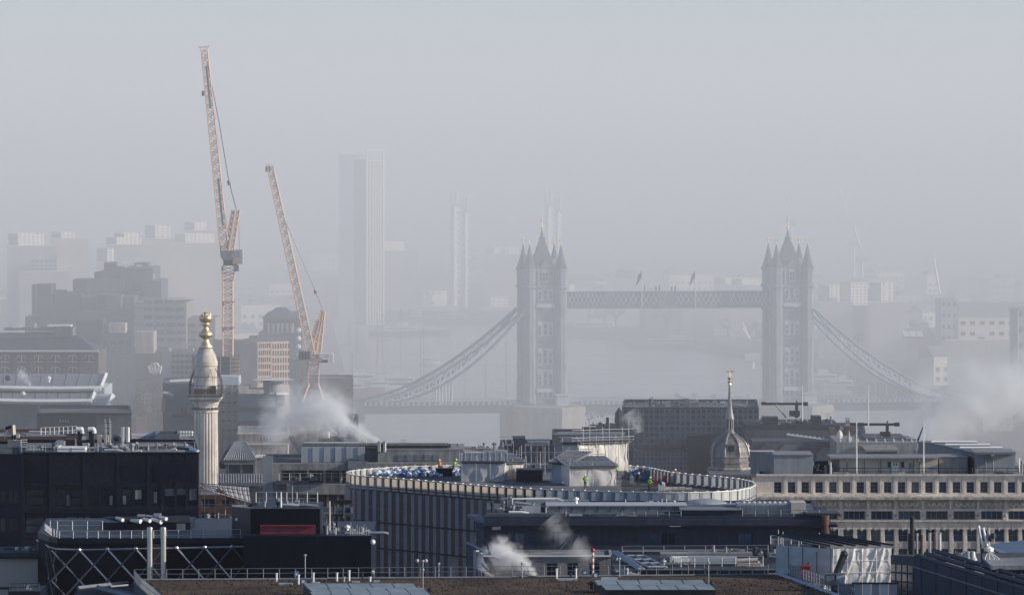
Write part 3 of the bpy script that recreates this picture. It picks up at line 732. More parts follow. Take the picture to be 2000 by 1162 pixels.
mb = MB(); a = [W(186,773,1128),W(219,773,1124),W(210,800,1108),W(170,800,1112)]; mb.add(a+[p-ZV*.7 for p in a],[(0,1,2,3),(7,6,5,4),(0,4,5,1),(1,5,6,2),(2,6,7,3),(3,7,4,0)]); mb.build('roof',M['frosted'],pav)
MB().bar(a[1],a[2],.9).build('eave',M['white_paint'],pav)
for i in range(8): part_box(pav,'mullion','pale_panel',110+i*10,111+i*10,784,800,1115.6,.3)
for (x,y,Yv) in ((95,741,1140),(45,771,1122)):
    mb = MB().tube(W(x,y+5,Yv),W(x,y-2,Yv),.32); mb.ball(W(x,y-2,Yv),.5); mb.build('roof_vent',M['white_paint'],pav)
MB().ball(W(15,738,1140),.6).build('roof_vent',M['dark_metal'],pav)
# dark flat slab in front of the pavilion
ds = Bld('dark_hall','dark grey flat-roofed hall in front of the curved pavilion','building',72,257,806,1040,30,'navy_wall','roof_slab',rot=0)
part_box(ds.root,'bay','concrete_dark',188,256.5,812,860,1039.5,.5); mb = MB().add([W(70,806,1038),W(200,799,1058),W(257,803,1050),W(258,806,1038)],[(0,1,2,3)]); mb.build('roof',M['dark_metal'],ds.root)
for i in range(4): part_box(ds.root,'wall_light','grey_panel',116+i*5,119+i*5,819.5,824,1039.7,.25)
# bare trees and brown lit houses between the hall and the column
for i, (x,y,Y,lab) in enumerate(((226,756,1585,'leftmost bare brown tree beside the curved pavilion roofs'),(246,748,1590,'bare brown tree behind the narrow lit house front'),(268,752,1592,'tall bare tree left of the white emblem'),(318,764,1588,'bare tree just right of the white emblem'),(236,782,1560,'lower bare tree near the end of the dark hall roof'),(256,790,1550,'bare tree in front of the lit gatehouse, left side'),(284,786,1545,'bare tree directly under the white emblem'),(304,796,1530,'rightmost low bare tree beside the stepped grey block'))):
    p = W(x,y,Y); tree(p.x,Y,4,p.z-4,min(9,(p.z-4)*.5),lab,'bare trees left of the column',n=420,seed=40+i)
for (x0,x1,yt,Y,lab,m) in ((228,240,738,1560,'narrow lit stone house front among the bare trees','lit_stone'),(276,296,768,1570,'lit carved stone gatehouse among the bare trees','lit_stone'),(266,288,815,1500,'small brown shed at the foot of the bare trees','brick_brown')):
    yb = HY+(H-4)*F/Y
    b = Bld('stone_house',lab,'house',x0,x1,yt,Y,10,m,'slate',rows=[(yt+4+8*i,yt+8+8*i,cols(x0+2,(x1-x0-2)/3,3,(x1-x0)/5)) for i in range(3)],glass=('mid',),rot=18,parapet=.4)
# domed port building, office grids, core block
port = thing('domed_building','hazy stone building with dark hipped dome roof and column screen behind the cranes','building',(xx(548,1620),1620,4)); Yp = 1620
for (x0,x1,yt,dy,d,m) in ((514,584,622,0,30,'hotel_dark'),(520,580,612,6,22,'hotel'),(505,590,650,-4,20,'hotel')): part_box(port,'wing',m,x0,x1,yt,760,Yp+dy,d)
mb = MB(); a = [W(512,623,Yp),W(584,623,Yp),W(584,619,Yp+24),W(512,619,Yp+24)]; q = [W(540,601,Yp+9),W(558,601,Yp+9),W(558,600,Yp+14),W(540,600,Yp+14)]
mb.add(a+q,[(0,1,5,4),(1,2,6,5),(2,3,7,6),(3,0,4,7),(4,5,6,7)]); mb.build('roof',M['slate'],port)
for i in range(6): MB().tube(W(524+i*9,650,Yp-1),W(524+i*9,632,Yp-1),.7,n=8).build('column',M['concrete'],port)
for i in range(8): MB().ball(W(583,645+i*16,Yp-4.4),.75).build('round_window',M['white_paint'],port)
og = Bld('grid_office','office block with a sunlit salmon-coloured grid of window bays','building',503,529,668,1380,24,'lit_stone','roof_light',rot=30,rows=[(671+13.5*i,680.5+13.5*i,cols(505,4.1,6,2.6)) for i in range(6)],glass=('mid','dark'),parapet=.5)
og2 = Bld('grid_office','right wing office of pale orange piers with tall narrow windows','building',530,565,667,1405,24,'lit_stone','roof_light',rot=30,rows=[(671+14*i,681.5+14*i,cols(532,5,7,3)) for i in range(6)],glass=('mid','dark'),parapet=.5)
for (x0,x1,yt,Y,lab,m) in ((462,512,706,1460,'grey rooftops behind the tall crane mast','concrete_dark'),(486,505,660,1560,'small gabled dark building right of the tall crane mast','hotel_dark'),(566,600,700,1520,'long low grey block below the counterweight of the shorter crane','concrete_dark'),(585,690,738,1420,'broad grey riverside warehouse behind the shorter crane foot','concrete_dark')):
    far(x0,x1,yt,Y,20,m,lab,(4,5),rot=0,glass=('mid',))
core = Bld('concrete_core','unfinished square concrete core with banded formwork carrying the tall crane','building',375,468,697,1205,16,'concrete_dark','roof_slab',parapet=0,rot=0,zb=4)
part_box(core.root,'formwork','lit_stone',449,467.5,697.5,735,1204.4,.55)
for i in range(5): part_box(core.root,'formwork_band','dark_metal',375,468,700+i*8,701.2+i*8,1203.9,.4)
for x in (393,430,449): part_box(core.root,'formwork_joint','pale_panel',x,x+1.2,697,736,1203.8,.3)
# the lettered sign frame by the river
sg = thing('sign_frame','tilted white open-letter sign on a frame near the bridge approach','sign',(xx(676,1500),1500,4)); Ys = 1500
MB().bar(W(667,800,Ys),W(667,750,Ys),.4).build('post',M['grey_metal'],sg); MB().bar(W(688,800,Ys),W(688,738,Ys),.4).build('post',M['grey_metal'],sg)
mb = MB(); mb.bar(W(666,748,Ys),W(689,738,Ys),.3); mb.bar(W(666,762,Ys),W(689,752,Ys),.3); mb.build('rail',M['white_paint'],sg)
def glyph(ch, x, y, h_, Y, m, parent, sh=-.42, w_=None, wd=.22):
    w_ = w_ or h_*.6; SEG = {'E':[((0,0),(0,1)),((0,0),(1,0)),((0,.5),(.8,.5)),((0,1),(1,1))],'S':[((1,0),(0,0)),((0,0),(0,.5)),((0,.5),(1,.5)),((1,.5),(1,1)),((1,1),(0,1))],'T':[((0,0),(1,0)),((.5,0),(.5,1))],'L':[((0,0),(0,1)),((0,1),(1,1))]}
    mb = MB()
    for (a, b) in SEG[ch]:
        p, q = [W(x+t[0]*w_, y+t[1]*h_+sh*t[0]*w_, Y) for t in (a, b)]; mb.bar(p, q, wd)
    mb.build('letter', M[m], parent)
for ch, x, y in (('E',668,750),('S',673.5,747.7),('T',679,745.3),('L',684,743)): glyph(ch,x,y,8,Ys-.5,'white_paint',sg,wd=.28)
# ---------------------------------------------------------------- cranes
def lattice(parent, name, a, b, w0, w1, m, n, up=None, chord=.2):
    """square lattice boom from a to b: four chords and zigzag lacing as one part"""
    a, b = Vector(a), Vector(b); d = (b-a).normalized(); side = Vector((0,1,0)) if up is None else Vector(up)
    s1 = d.cross(side).normalized(); s2 = d.cross(s1).normalized(); mb = MB()
    cr = lambda t, i, j: a+(b-a)*t + (s1*i+s2*j)*(w0+(w1-w0)*t)/2
    K = ((-1,-1),(1,-1),(1,1),(-1,1))
    for k in K: mb.bar(cr(0,*k), cr(1,*k), chord)
    for s_ in range(n):
        t0, t1 = s_/n, (s_+1)/n
        for e in range(4):
            p, q = K[e], K[(e+1) % 4]
            if s_ % 2: p, q = q, p
            mb.bar(cr(t0,*p), cr(t1,*q), chord*.5)
            if s_ % 2 == 0: mb.bar(cr(t0,*p), cr(t0,*q), chord*.5)
    return mb.build(name, M[m], parent)
Yc = 1207
c1 = thing('luffing_crane','tallest orange luffing tower crane, standing on the concrete core','crane',(xx(445,Yc),Yc+3,zz(697,Yc)))
lattice(c1,'mast',W(445,697,Yc+3),W(445,548,Yc+3),2.1,2.1,'crane_orange',22)
for y in (590,640): MB().box((xx(432,Yc),Yc+1,zz(y+1,Yc)),(xx(458,Yc),Yc+5,zz(y-1,Yc))).build('mast_collar',M['crane_red'],c1)
lattice(c1,'slewing_ring',W(445,548,Yc+3),W(447,520,Yc+3),2.2,2.8,'crane_red',4)
part_box(c1,'machinery_deck','dark_metal',436,462,503,519,Yc+1.2,3.6); part_box(c1,'cab','grey_metal',433,452,490,508,Yc+.6,2.2)
part_box(c1,'counterweight','pale_panel',454,474,488,516,Yc+1,4); part_box(c1,'counterweight_panel','crane_red',456,470,506,515,Yc+.9,.1); part_box(c1,'counterweight_panel','grey_panel',456,470,490,503,Yc+.9,.1)
part_box(c1,'winch','grey_metal',456,466,518,530,Yc+1.5,2)
for s_ in (-1,1): 
    lattice(c1,'a_frame',W(440,500,Yc+3+s_*1.4),W(456,410,Yc+3+s_*.8),.7,.5,'crane_red',8,chord=.22); lattice(c1,'a_frame',W(452,498,Yc+3+s_*1.4),W(466,410,Yc+3+s_*.8),.7,.5,'crane_orange',8,chord=.22)
lattice(c1,'jib',W(440,500,Yc+3),W(399,95,Yc-6),1.7,1.3,'crane_orange',44,chord=.2)
mb = MB(); jt = W(399,97,Yc-6)
for i in range(5): mb.bar(jt+Vector((-1.0+.4*i,0,-.5)),jt+Vector((-1.2+.6*i,0,1.0)),.12)
mb.bar(jt+Vector((-1.1,0,.5)),jt+Vector((1,0,.6)),.2); mb.build('jib_head',M['white_paint'],c1)
for (px,y0,y1) in ((401,130,212),(424,350,440)): MB().add([W(px,y0,Yc-7.5),W(px+4,y0,Yc-7.5),W(px+12*(y1-y0)/82,y1,Yc-7),W(px-4+12*(y1-y0)/82,y1,Yc-7)],[(0,1,2,3)]).build('ladder_panel',M['grey_metal'],c1)
mb = MB().path([W(461,408,Yc+3),W(446,350,Yc),W(428,240,Yc-2),W(404,120,Yc-6)],.09); mb.build('pendant_rope',M['dark_metal'],c1)
MB().tube(W(448,362,Yc),W(446,353,Yc),.35).build('rope_block',M['dark_metal'],c1); MB().tube(W(397,188,Yc-6.5),W(396.5,178,Yc-6.5),.32).build('hook_block',M['dark_metal'],c1)
MB().path([W(466,412,Yc+3),W(468,490,Yc+2)],.08).build('hoist_rope',M['crane_red'],c1)
Yd = 1255
c2 = thing('luffing_crane','shorter orange luffing crane on splayed legs behind the steam','crane',(xx(612,Yd),Yd+3,zz(790,Yd)))
lattice(c2,'mast',W(612,754,Yd+3),W(612,705,Yd+3),2.4,2.4,'crane_red',7)
for (px,dy) in ((589,0),(590,6),(634,0),(633,6)):
    MB().bar(W(px,788,Yd+dy),W(612+(-9 if px<612 else 9),750,Yd+3+(dy-3)*.4),.45).build('leg',M['crane_orange'],c2)
for y in (742,765): MB().bar(W(602,y,Yd+2),W(622,y,Yd+2),.3).build('brace',M['crane_red'],c2)
part_box(c2,'base_platform','concrete_dark',585,640,784,800,Yd-.6,8)
part_box(c2,'counterweight','grey_metal',583,606,686,703,Yd+1,4)
for i in range(4): part_box(c2,'counterweight_block','dark_metal',584+i*5.5,587+i*5.5,687,703,Yd+.8,.2)
part_box(c2,'slewing_deck','crane_red',604,628,700,706,Yd+1,4); part_box(c2,'engine_house','white_paint',624,650,690,699,Yd+1,3); part_box(c2,'cab','white_paint',640,650.5,692,709,Yd+.9,2.4); part_box(c2,'walkway','dark_metal',622,642,703,708,Yd+1.1,2.6)
lattice(c2,'jib',W(609,698,Yd+3),W(528,326,Yd-6),1.7,1.25,'crane_orange',40,chord=.22)
lattice(c2,'a_frame',W(612,694,Yd+3),W(630,605,Yd+4),.9,.6,'crane_orange',10,chord=.25); lattice(c2,'a_frame',W(622,698,Yd+3),W(632,608,Yd+4),.8,.6,'crane_orange',10,chord=.25); lattice(c2,'a_frame',W(612,660,Yd+2),W(622,625,Yd+2),.7,.6,'crane_red',5,chord=.22)
mb = MB(); jt = W(528,326,Yd-6)
for i in range(6): mb.bar(jt+Vector((-.9+.35*i,0,-.6)),jt+Vector((-.8+.4*i,0,.9)),.14)
mb.bar(jt+Vector((-.9,0,.4)),jt+Vector((1.1,0,-.3)),.2); mb.build('jib_head',M['white_paint'],c2)
for px in (518.5,524.5): MB().pbox(px,px+3,326,336,Yd-6.5,.5).build('hook_block',M['dark_metal'],c2)
MB().path([W(630,604,Yd+4),W(614,565,Yd),W(560,440,Yd-4),W(532,335,Yd-6)],.06).build('pendant_rope',M['grey_metal'],c2)
MB().tube(W(617,574,Yd),W(615,567,Yd),.32).build('rope_block',M['dark_metal'],c2)
# ---------------------------------------------------------------- boats on the river
def ship(px, py, L_, beam, label, masts=(), cabin=True, hull='hull_dark', name='moored_boat', group=None, rz=0.0, sup='white_paint', fr=2.4):
    p = G(px, py, 0); t = thing(name, label, 'boat', tuple(p), group); c, s_ = math.cos(rz), math.sin(rz)
    Tt = lambda x, y, z: (p.x+x*c-y*s_, p.y+x*s_+y*c, z)
    st = [(-.5,.55),(-.4,.85),(-.1,1),(.25,.92),(.42,.5),(.5,.04)]
    mb = MB(); vs = []
    for z, k in ((-.6,.75),(fr*.5,.95),(fr,1.0)):
        for a, b in st: vs.append(Tt(a*L_*(1 if z<0 else 1.04), b*beam/2*k, z+(.5*fr*max(0,a-.2) if z > 0 else 0)))
        for a, b in reversed(st): vs.append(Tt(a*L_*(1 if z<0 else 1.04), -b*beam/2*k, z+(.5*fr*max(0,a-.2) if z > 0 else 0)))
    n = 12; mb.add(vs, [(r*n+i, r*n+(i+1) % n, (r+1)*n+(i+1) % n, (r+1)*n+i) for r in range(2) for i in range(n)]+[tuple(range(2*n,3*n))])
    mb.build('hull', M[hull], t)
    def bb(x0,x1,b_,z0,z1,nm,m):
        mb = MB(); pts = [Tt(x0*L_,-b_*beam/2,0),Tt(x1*L_,-b_*beam/2,0),Tt(x1*L_,b_*beam/2,0),Tt(x0*L_,b_*beam/2,0)]; mb.prism([(q[0],q[1]) for q in pts],z0,z1); mb.build(nm,M[m],t)
    if cabin:
        bb(-.32,.1,.7,fr,fr+2.2,'cabin',sup); bb(-.3,.08,.72,fr+.8,fr+1.5,'window_band','dark_metal'); bb(-.15,-.02,.45,fr+2.2,fr+4,'wheelhouse',sup)
    for a, h_ in masts:
        mb = MB(); q = Vector(Tt(a*L_,0,fr)); mb.tube(q,q+ZV*h_,.22,.1); mb.bar(q+ZV*h_*.6+Vector((-2,0,0)),q+ZV*h_*.6+Vector((2,0,0)),.16); mb.bar(q+ZV*h_,q+Vector((4,0,0)),.06); mb.bar(q+ZV*h_,q+Vector((-4,0,0)),.06); mb.build('mast',M['grey_metal'],t)
    return t
ship(715,752,34,7,'dark moored barge with two masts, left of the group behind the bridge chain',((-.2,24),(.2,20)))
ship(792,758,36,8,'dark moored sailing barge with tall pale masts behind the bridge chain',((-.25,28),(-.05,30),(.2,22)))
ship(752,766,16,5,'small white boat with mast at the middle of the moorings',((0,9),),hull='white_paint')
ship(800,655,40,9,'long dark lighter with a white wheelhouse, mid-river beyond the chain',(),rz=.05); ship(818,625,14,6,'small red-and-white boxy boat on the far water',(),hull='red_paint'); ship(898,632,38,8,'low grey barge under the far bank',(),sup='far_grey',fr=3)
ship(700,770,20,6,'dark tug against the left bank pontoon',((0,11),)); ship(838,712,9,3,'little white launch right of the moored barges',(),hull='white_paint',fr=1.2)
ship(1180,653,48,10,'long grey ship with a pale boom right of the north bridge tower',(),rz=.02,sup='far_pale',hull='far_grey',fr=4)
ship(1345,679,60,9,'low dark barges moored on the right shore between the towers',(),fr=2.2,sup='far_grey'); ship(1620,752,30,8,'pale boat with bright superstructure right of the south tower',((.1,9),),hull='far_grey'); ship(1655,765,22,7,'small reddish cabin boat nearest the right bank',((0,7),),hull='red_paint')
mb = MB().bar(G(1172,650,0)+ZV*3, G(1230,640,0)+ZV*9, .6); solo(mb,'loading_boom',M['white_paint'],'long pale loading boom leaning right over the grey ship','boom')
for i, (x,y0,y1) in enumerate(((688,690,800),(698,620,770),(737,610,740),(822,650,740))):
    Yp_ = 2290 if i else 1900; p = G(x, HY+H*F/Yp_, 0); solo(MB().tube(p,Vector((p.x,p.y,zz(y0,Yp_))),.28,.16),'mooring_post',M['grey_metal'],('tall pale pole at the left bank beside the crane','thin grey pole left among the moorings','thin grey pole in the middle of the moorings','thin grey pole at the right of the moorings')[i],'pole')
for (x0,x1,y,lab) in ((655,735,766,'flat dark pontoon on the left bank under the moorings'),(1595,1665,776,'grey pontoon pier on the right bank behind the bridge deck')):
    p = G(x0,y,0); q = G(x1,y,0); t = solo(MB().box((p.x,p.y,-.3),(q.x,p.y+14,2.2)).box((p.x+2,p.y+2,2.2),(q.x-2,p.y+9,5.0)),'pontoon',M['far_grey'],lab,'pontoon')
# ---------------------------------------------------------------- roof furniture (parts of the building they are fixed to)
_m = {}
def shared(key, fn):
    if key not in _m: _m[key] = fn()
    return _m[key]
def railing(parent, pts, h_=1.1, step=1.6, m='galv', rails=(1.0,.5), r=.035, name='railing'):
    mb = MB(); pts = [Vector(p) for p in pts]
    for k in rails:
        for a, b in zip(pts, pts[1:]): mb.bar(a+ZV*h_*k, b+ZV*h_*k, r*1.6)
    rl = mb.build(name, M[m], parent)
    me = shared(('post',m,h_,r), lambda: MB().bar((0,0,0),(0,0,h_),r*2).mesh('post', M[m]))
    for a, b in zip(pts, pts[1:]):
        n = max(1, round((b-a).length/step))
        for i in range(n): inst('post', me, rl, a+(b-a)*(i/n))
    inst('post', me, rl, pts[-1]); return rl
def ac_unit(parent, x0, x1, y0, y1, Y, d=1.6, m='pale_panel', fans=2, name='air_conditioner'):
    mb = MB(); X0, X1, Z0, Z1 = xx(x0,Y), xx(x1,Y), zz(y1,Y), zz(y0,Y)
    mb.box((X0,Y,Z0),(X1,Y+d,Z1)); mb.cur = 1
    n = max(2, int((X1-X0)/.8)); w_ = (X1-X0)/n
    for i in range(n): mb.box((X0+w_*i+.05,Y-.02,Z0+.12*(Z1-Z0)),(X0+w_*(i+1)-.05,Y-.003,Z1-.15*(Z1-Z0)))
    for i in range(fans): mb.lathe([(min(d*.38,w_*.6),0),(min(d*.38,w_*.6),.14)], (X0+(X1-X0)*(i+.5)/fans, Y+d/2, Z1), 10)
    return mb.build(name, [M[m], M['grey_metal']], parent)
def flue(parent, x, y0, y1, Y, r=.2, m='steel', cap=True, name='flue'):
    mb = MB(); b = W(x,y1,Y); t = W(x,y0,Y); mb.tube(b, t, r, n=10)
    if cap: mb.tube(t+ZV*.02, t+ZV*(.02+r*.7), r*1.35, r*.8, n=10)
    return mb.build(name, M[m], parent)
def vent(parent, x, y, Y, r=.3, h_=.7, m='galv', name='roof_vent'):
    mb = MB(); b = W(x,y,Y); mb.tube(b, b+ZV*h_, r*.7, n=8); mb.lathe([(r,h_),(r*1.25,h_+.1),(r*1.1,h_+.25),(.05,h_+.4)], b, 8); return mb.build(name, M[m], parent)
def mast(parent, x, y0, y1, Y, r=.05, m='galv', arms=0, name='mast'):
    mb = MB(); a, b = W(x,y1,Y), W(x,y0,Y); mb.tube(a, b, r, r*.6, n=5)
    for i in range(arms): mb.bar(b-ZV*(.3+.35*i)-Vector((.5,0,0)), b-ZV*(.3+.35*i)+Vector((.5,0,0)), r)
    return mb.build(name, M[m], parent)
def duct(parent, pts, r=.3, m='galv', name='duct', n=8):
    mb = MB(); mb.path([W(*p) for p in pts], r, n)
    for p in pts[1:-1]: mb.ball(W(*p), r, 8)
    return mb.build(name, M[m], parent)
def dish(parent, x, y, Y, r=.5, m='pale_panel'):
    c = W(x,y,Y); mb = MB(); n = 12
    for k in range(n):
        a, b = 2*math.pi*k/n, 2*math.pi*(k+1)/n
        mb.add([c+Vector((0,.15,0)), c+Vector((r*math.cos(a),0,r*math.sin(a))), c+Vector((r*math.cos(b),0,r*math.sin(b)))], [(0,1,2)])
    mb.tube(c, c-ZV*r*2, .05); mb.bar(c, c+Vector((0,-.5,0)), .05); return mb.build('dish', M[m], parent)
def clutter(parent, x0, x1, yb, Y, n, seed, dy=3.0, tall=1.0, dark=.4):
    """pipes, vents, cowls and small boxes along a roof, resting on the roof plane through (yb, Y)"""
    rg = random.Random(seed); Zr = zz(yb, Y)
    for i in range(n):
        x = rg.uniform(x0, x1); Y2 = Y+rg.uniform(0,dy); yb2 = HY+(H-Zr)*F/Y2; t = rg.random(); m = rg.choice(('dark_metal','grey_metal')) if rg.random() < dark else rg.choice(('galv','pale_panel','zinc','grey_metal','grey_panel','white_paint' if rg.random() < .35 else 'zinc'))
        if t < .24: vent(parent, x, yb2, Y2, rg.uniform(.14,.32), rg.uniform(.25,.9)*tall, m)
        elif t < .55:
            h_ = rg.uniform(3,8)*tall; ac_unit(parent, x, x+rg.uniform(5,17), yb2-h_, yb2, Y2, rg.uniform(.8,1.8), m, rg.choice((0,1,2)))
        elif t < .72: duct(parent, [(x,yb2-3,Y2),(x+rg.uniform(10,34),yb2-3,Y2),(x+rg.uniform(36,40),yb2-.5,Y2)], rg.uniform(.1,.22), m, 'pipe')
        elif t < .86: mast(parent, x, yb2-rg.uniform(10,26)*tall, yb2, Y2, .035, 'galv', rg.choice((0,0,1,2)))
        else: flue(parent, x, yb2-rg.uniform(8,18)*tall, yb2, Y2, rg.uniform(.08,.2), m)

# ---------------------------------------------------------------- the fluted column with the gilded urn
Ym = 952; k = Ym/F
mon = thing('monument_column','tall fluted stone column with a viewing gallery and gilded flaming urn','column',(xx(402,Ym),Ym,4))
mc = Vector((xx(402,Ym), Ym, 0)); zm = lambda y: zz(y, Ym)
NF = 24
mb = MB(); n = NF*6
mb.lathe([(24.6*k,4),(24.4*k,zm(930)),(23.2*k,zm(815)),(23.0*k,zm(806))], mc, n, rmod=lambda kk,i,t: 1-.07*max(0,math.cos(NF*t))**.7, cap=False)
mb.build('shaft', M['column_stone'], mon)
mb = MB(); mb.lathe([(23*k,zm(806)),(24.5*k,zm(804)),(24.5*k,zm(801)),(23.2*k,zm(800)),(23.4*k,zm(793)),(25.5*k,zm(789)),(26.5*k,zm(785)),(29*k,zm(782))], mc, 40)
mb.build('capital', M['column_stone'], mon)
me = MB().lathe([(.24,-.2),(.3,0),(.1,.22)], (0,0,0), 6).mesh('egg', M['column_dark'])
for i in range(20):
    t = 2*math.pi*i/20; inst('ornament', me, mon, mc+Vector((math.cos(t)*24.6*k, math.sin(t)*24.6*k, zm(797))))
mb = MB(); h_ = 31*k
for (z0,z1,w_) in ((zm(782),zm(779),28*k),(zm(779),zm(774.5),31*k),(zm(774.5),zm(772),33*k)): mb.box((mc.x-w_,mc.y-w_,z0),(mc.x+w_,mc.y+w_,z1))
mb.build('abacus', M['column_stone'], mon)
me = MB().box((-.1,-.1,-.22),(.1,.1,0)).mesh('modillion', M['column_dark'])
for i in range(11): inst('modillion', me, mon, (mc.x-26*k+52*k*i/10, mc.y-29*k, zm(779)))
# gallery cage: dark parapet, posts curving in to the drum
mb = MB(); w_ = 33*k
for s_ in ((-1,-1,1,-1),(1,-1,1,1),(1,1,-1,1),(-1,1,-1,-1)):
    a = mc+Vector((s_[0]*w_,s_[1]*w_,zm(771))); b = mc+Vector((s_[2]*w_,s_[3]*w_,zm(771))); mb.bar(a,b,.34)
mb.build('gallery_ledge', M['column_dark'], mon)
mb = MB()
for ix in range(-2,3):
    for sy in (-1, 1):
        x = ix/2*31*k
        P = [mc+Vector((x,sy*31*k,zm(771))), mc+Vector((x,sy*31*k,zm(752))), mc+Vector((x*.92,sy*27*k,zm(735))), mc+Vector((x*.6,sy*19*k,zm(718)))]; mb.path(P,.035,4)
        P = [mc+Vector((sy*31*k,x,zm(771))), mc+Vector((sy*31*k,x,zm(752))), mc+Vector((sy*27*k,x*.92,zm(735))), mc+Vector((sy*19*k,x*.6,zm(718)))]; mb.path(P,.035,4)
for z, w2 in ((752,31),(735,27),(762,31)):
    for s_ in ((-1,-1,1,-1),(1,-1,1,1),(1,1,-1,1),(-1,1,-1,-1)): mb.bar(mc+Vector((s_[0]*w2*k,s_[1]*w2*k,zm(z))), mc+Vector((s_[2]*w2*k,s_[3]*w2*k,zm(z))), .05)
mb.build('gallery_cage', M['dark_metal'], mon, kind='stuff')
mb = MB(); mb.lathe([(23*k,zm(772)),(23*k,zm(759)),(22.6*k,zm(758.5))], mc, 40); mb.build('gallery_drum', M['column_dark'], mon)
mb = MB(); mb.lathe([(22.4*k,zm(758.5)),(22.0*k,zm(716)),(23.6*k,zm(713)),(23.2*k,zm(710)),(23.4*k,zm(707)),(22*k,zm(703)),(19.6*k,zm(694)),(16.5*k,zm(688)),(13.6*k,zm(683)),(12.6*k,zm(680))], mc, 40); mb.build('drum', M['column_stone'], mon)
mb = MB().box((mc.x+12*k,mc.y-24*k,zm(771)),(mc.x+21*k,mc.y-20*k,zm(752))); mb.build('door', M['dark_metal'], mon)
mb = MB(); mb.lathe([(13.2*k,zm(680.5)),(13.5*k,zm(677)),(9*k,zm(671)),(6*k,zm(664)),(6*k,zm(661)),(12*k,zm(657)),(13*k,zm(653)),(11.5*k,zm(649)),(7*k,zm(646)),(5.2*k,zm(640)),(5*k,zm(637)),(9*k,zm(634)),(7*k,zm(631)),(8*k,zm(629)),(11.4*k,zm(626)),(12*k,zm(620)),(11*k,zm(616))], mc, 20, rmod=lambda kk,i,t: 1+(.07*math.cos(10*t) if 4<kk<9 or kk>12 else 0)); mb.build('urn', M['gold'], mon, smooth=True)
rg = random.Random(3)
for i in range(11):
    t = 2*math.pi*i/11; p = mc+Vector((math.cos(t)*8*k,math.sin(t)*8*k,zm(618))); MB().tube(p, p+Vector((math.cos(t+.8)*.25,math.sin(t+.8)*.25,rg.uniform(.3,.6))), .22, .03, n=6).build('flame', M['gold'], mon)
mb = MB(); mb.ball(mc+ZV*zm(617), .7); mb.tube(mc+ZV*zm(616), mc+ZV*zm(608), .05); mb.build('flame', M['gold'], mon)

# ---------------------------------------------------------------- buildings round the column
b = Bld('rear_office','grey office behind the stone column with small window rows','building',426,468,757,1095,22,'concrete','roof_light',rows=[(y,y+4.5,cols(433,11.5,3,6)) for y in (766,784,802,820,838)],glass=('mid','dark'),seed=2,rot=3)
part_box(b.root,'penthouse','far_glass',424,466,736,752,1100,10); railing(b.root,[W(424,757,1095),W(468,757,1095)],1.1,1.5,'pale_panel'); part_box(b.root,'pier','portland_dark',464.5,468.5,753,880,1094.4,.5)
b2 = Bld('curved_block','grey-blue block with stepped curved parapet left of the stone column','building',318,380,748,1110,24,'teal_wall','roof_light',rows=[(795,810,[(352,366)])],parapet=.5)
mb = MB()
for i in range(8):
    t, t2 = i/8, (i+1)/8; mb.bar(W(318+20*t,768+6*t*t,1108.8), W(318+20*t2,768+6*t2*t2,1108.8), .6)
mb.build('eave', M['pale_panel'], b2.root); MB().bar(W(332,746,1109),W(376,744,1109),.7).build('eave', M['white_paint'], b2.root); MB().bar(W(336,812,1109),W(378,812,1109),.5).build('string_course', M['dark_metal'], b2.root)
part_box(b2.root,'turret','portland_dark',316,322,778,805,1108,2)
b3 = Bld('drum_corner_block','blue-grey block with a glazed round corner drum and white eave disc','building',466,540,770,1075,26,'teal_wall','roof_slab',parapet=.5)
for y in (797,822): part_box(b3.root,'string_course','dark_metal',466,540,y,y+1.3,1074.7,.25)
part_box(b3.root,'window','dark_metal',508,512,815,821,1074.8,.15)
for (x0,x1,y0,y1) in ((466,485,754,769),(485,515,760,769),(515,527,746,768)): part_box(b3.root,'roof_house','portland' if x0<500 else 'grey_metal',x0,x1,y0,y1,1080,8)
dk = Vector((xx(532,1080),1084,0)); kk = 1080/F
mb = MB().lathe([(21*kk,4),(21*kk,zz(772,1080))], dk, 28); dr = mb.build('corner_drum', M['grey_panel'], b3.root)
MB().lathe([(30*kk,zz(772,1080)),(31*kk,zz(770,1080)),(29*kk,zz(768,1080))], dk, 28).build('eave_disc', M['white_paint'], b3.root)
MB().lathe([(20*kk,zz(768,1080)),(20*kk,zz(747,1080))], dk, 24).build('upper_drum', M['grey_panel'], b3.root); MB().lathe([(22*kk,zz(747,1080)),(22.5*kk,zz(745,1080)),(4,zz(743,1080))], dk, 24).build('eave_disc', M['white_paint'], b3.root)
for i in range(12):
    t = math.pi+math.pi*(i+.5)/12; p = dk+Vector((math.cos(t)*21.15*kk,math.sin(t)*21.15*kk,zz(785,1080))); inst('window', win_mesh('mid','grey_panel',2,2), b3.root, p, t+math.pi/2, (.95,1,1.9))
b4 = Bld('parapet_block','low taupe block with a pale coping line right of the stone column','building',464,566,846,1010,26,'portland_dark','roof_light',rows=[(852,862,[(508,512),(514,518),(520,524),(526,530)])],glass=('mid',),parapet=.5)
part_box(b4.root,'coping','portland',463,567,845,847.5,1009.5,.6); part_box(b4.root,'side_wing','portland_dark',470,562,868,960,1004,5); part_box(b4.root,'coping','portland',470,562,867,868.5,1003.6,.5)
b5 = Bld('grey_block','dark grey block half hidden by the steam below the shorter crane','building',560,700,820,1130,26,'concrete_dark','roof_slab',rows=[(828,838,cols(566,16,8,8)),(845,855,cols(566,16,8,8))],glass=('mid','dark')); clutter(b5.root,565,690,820,1132,12,31,6)
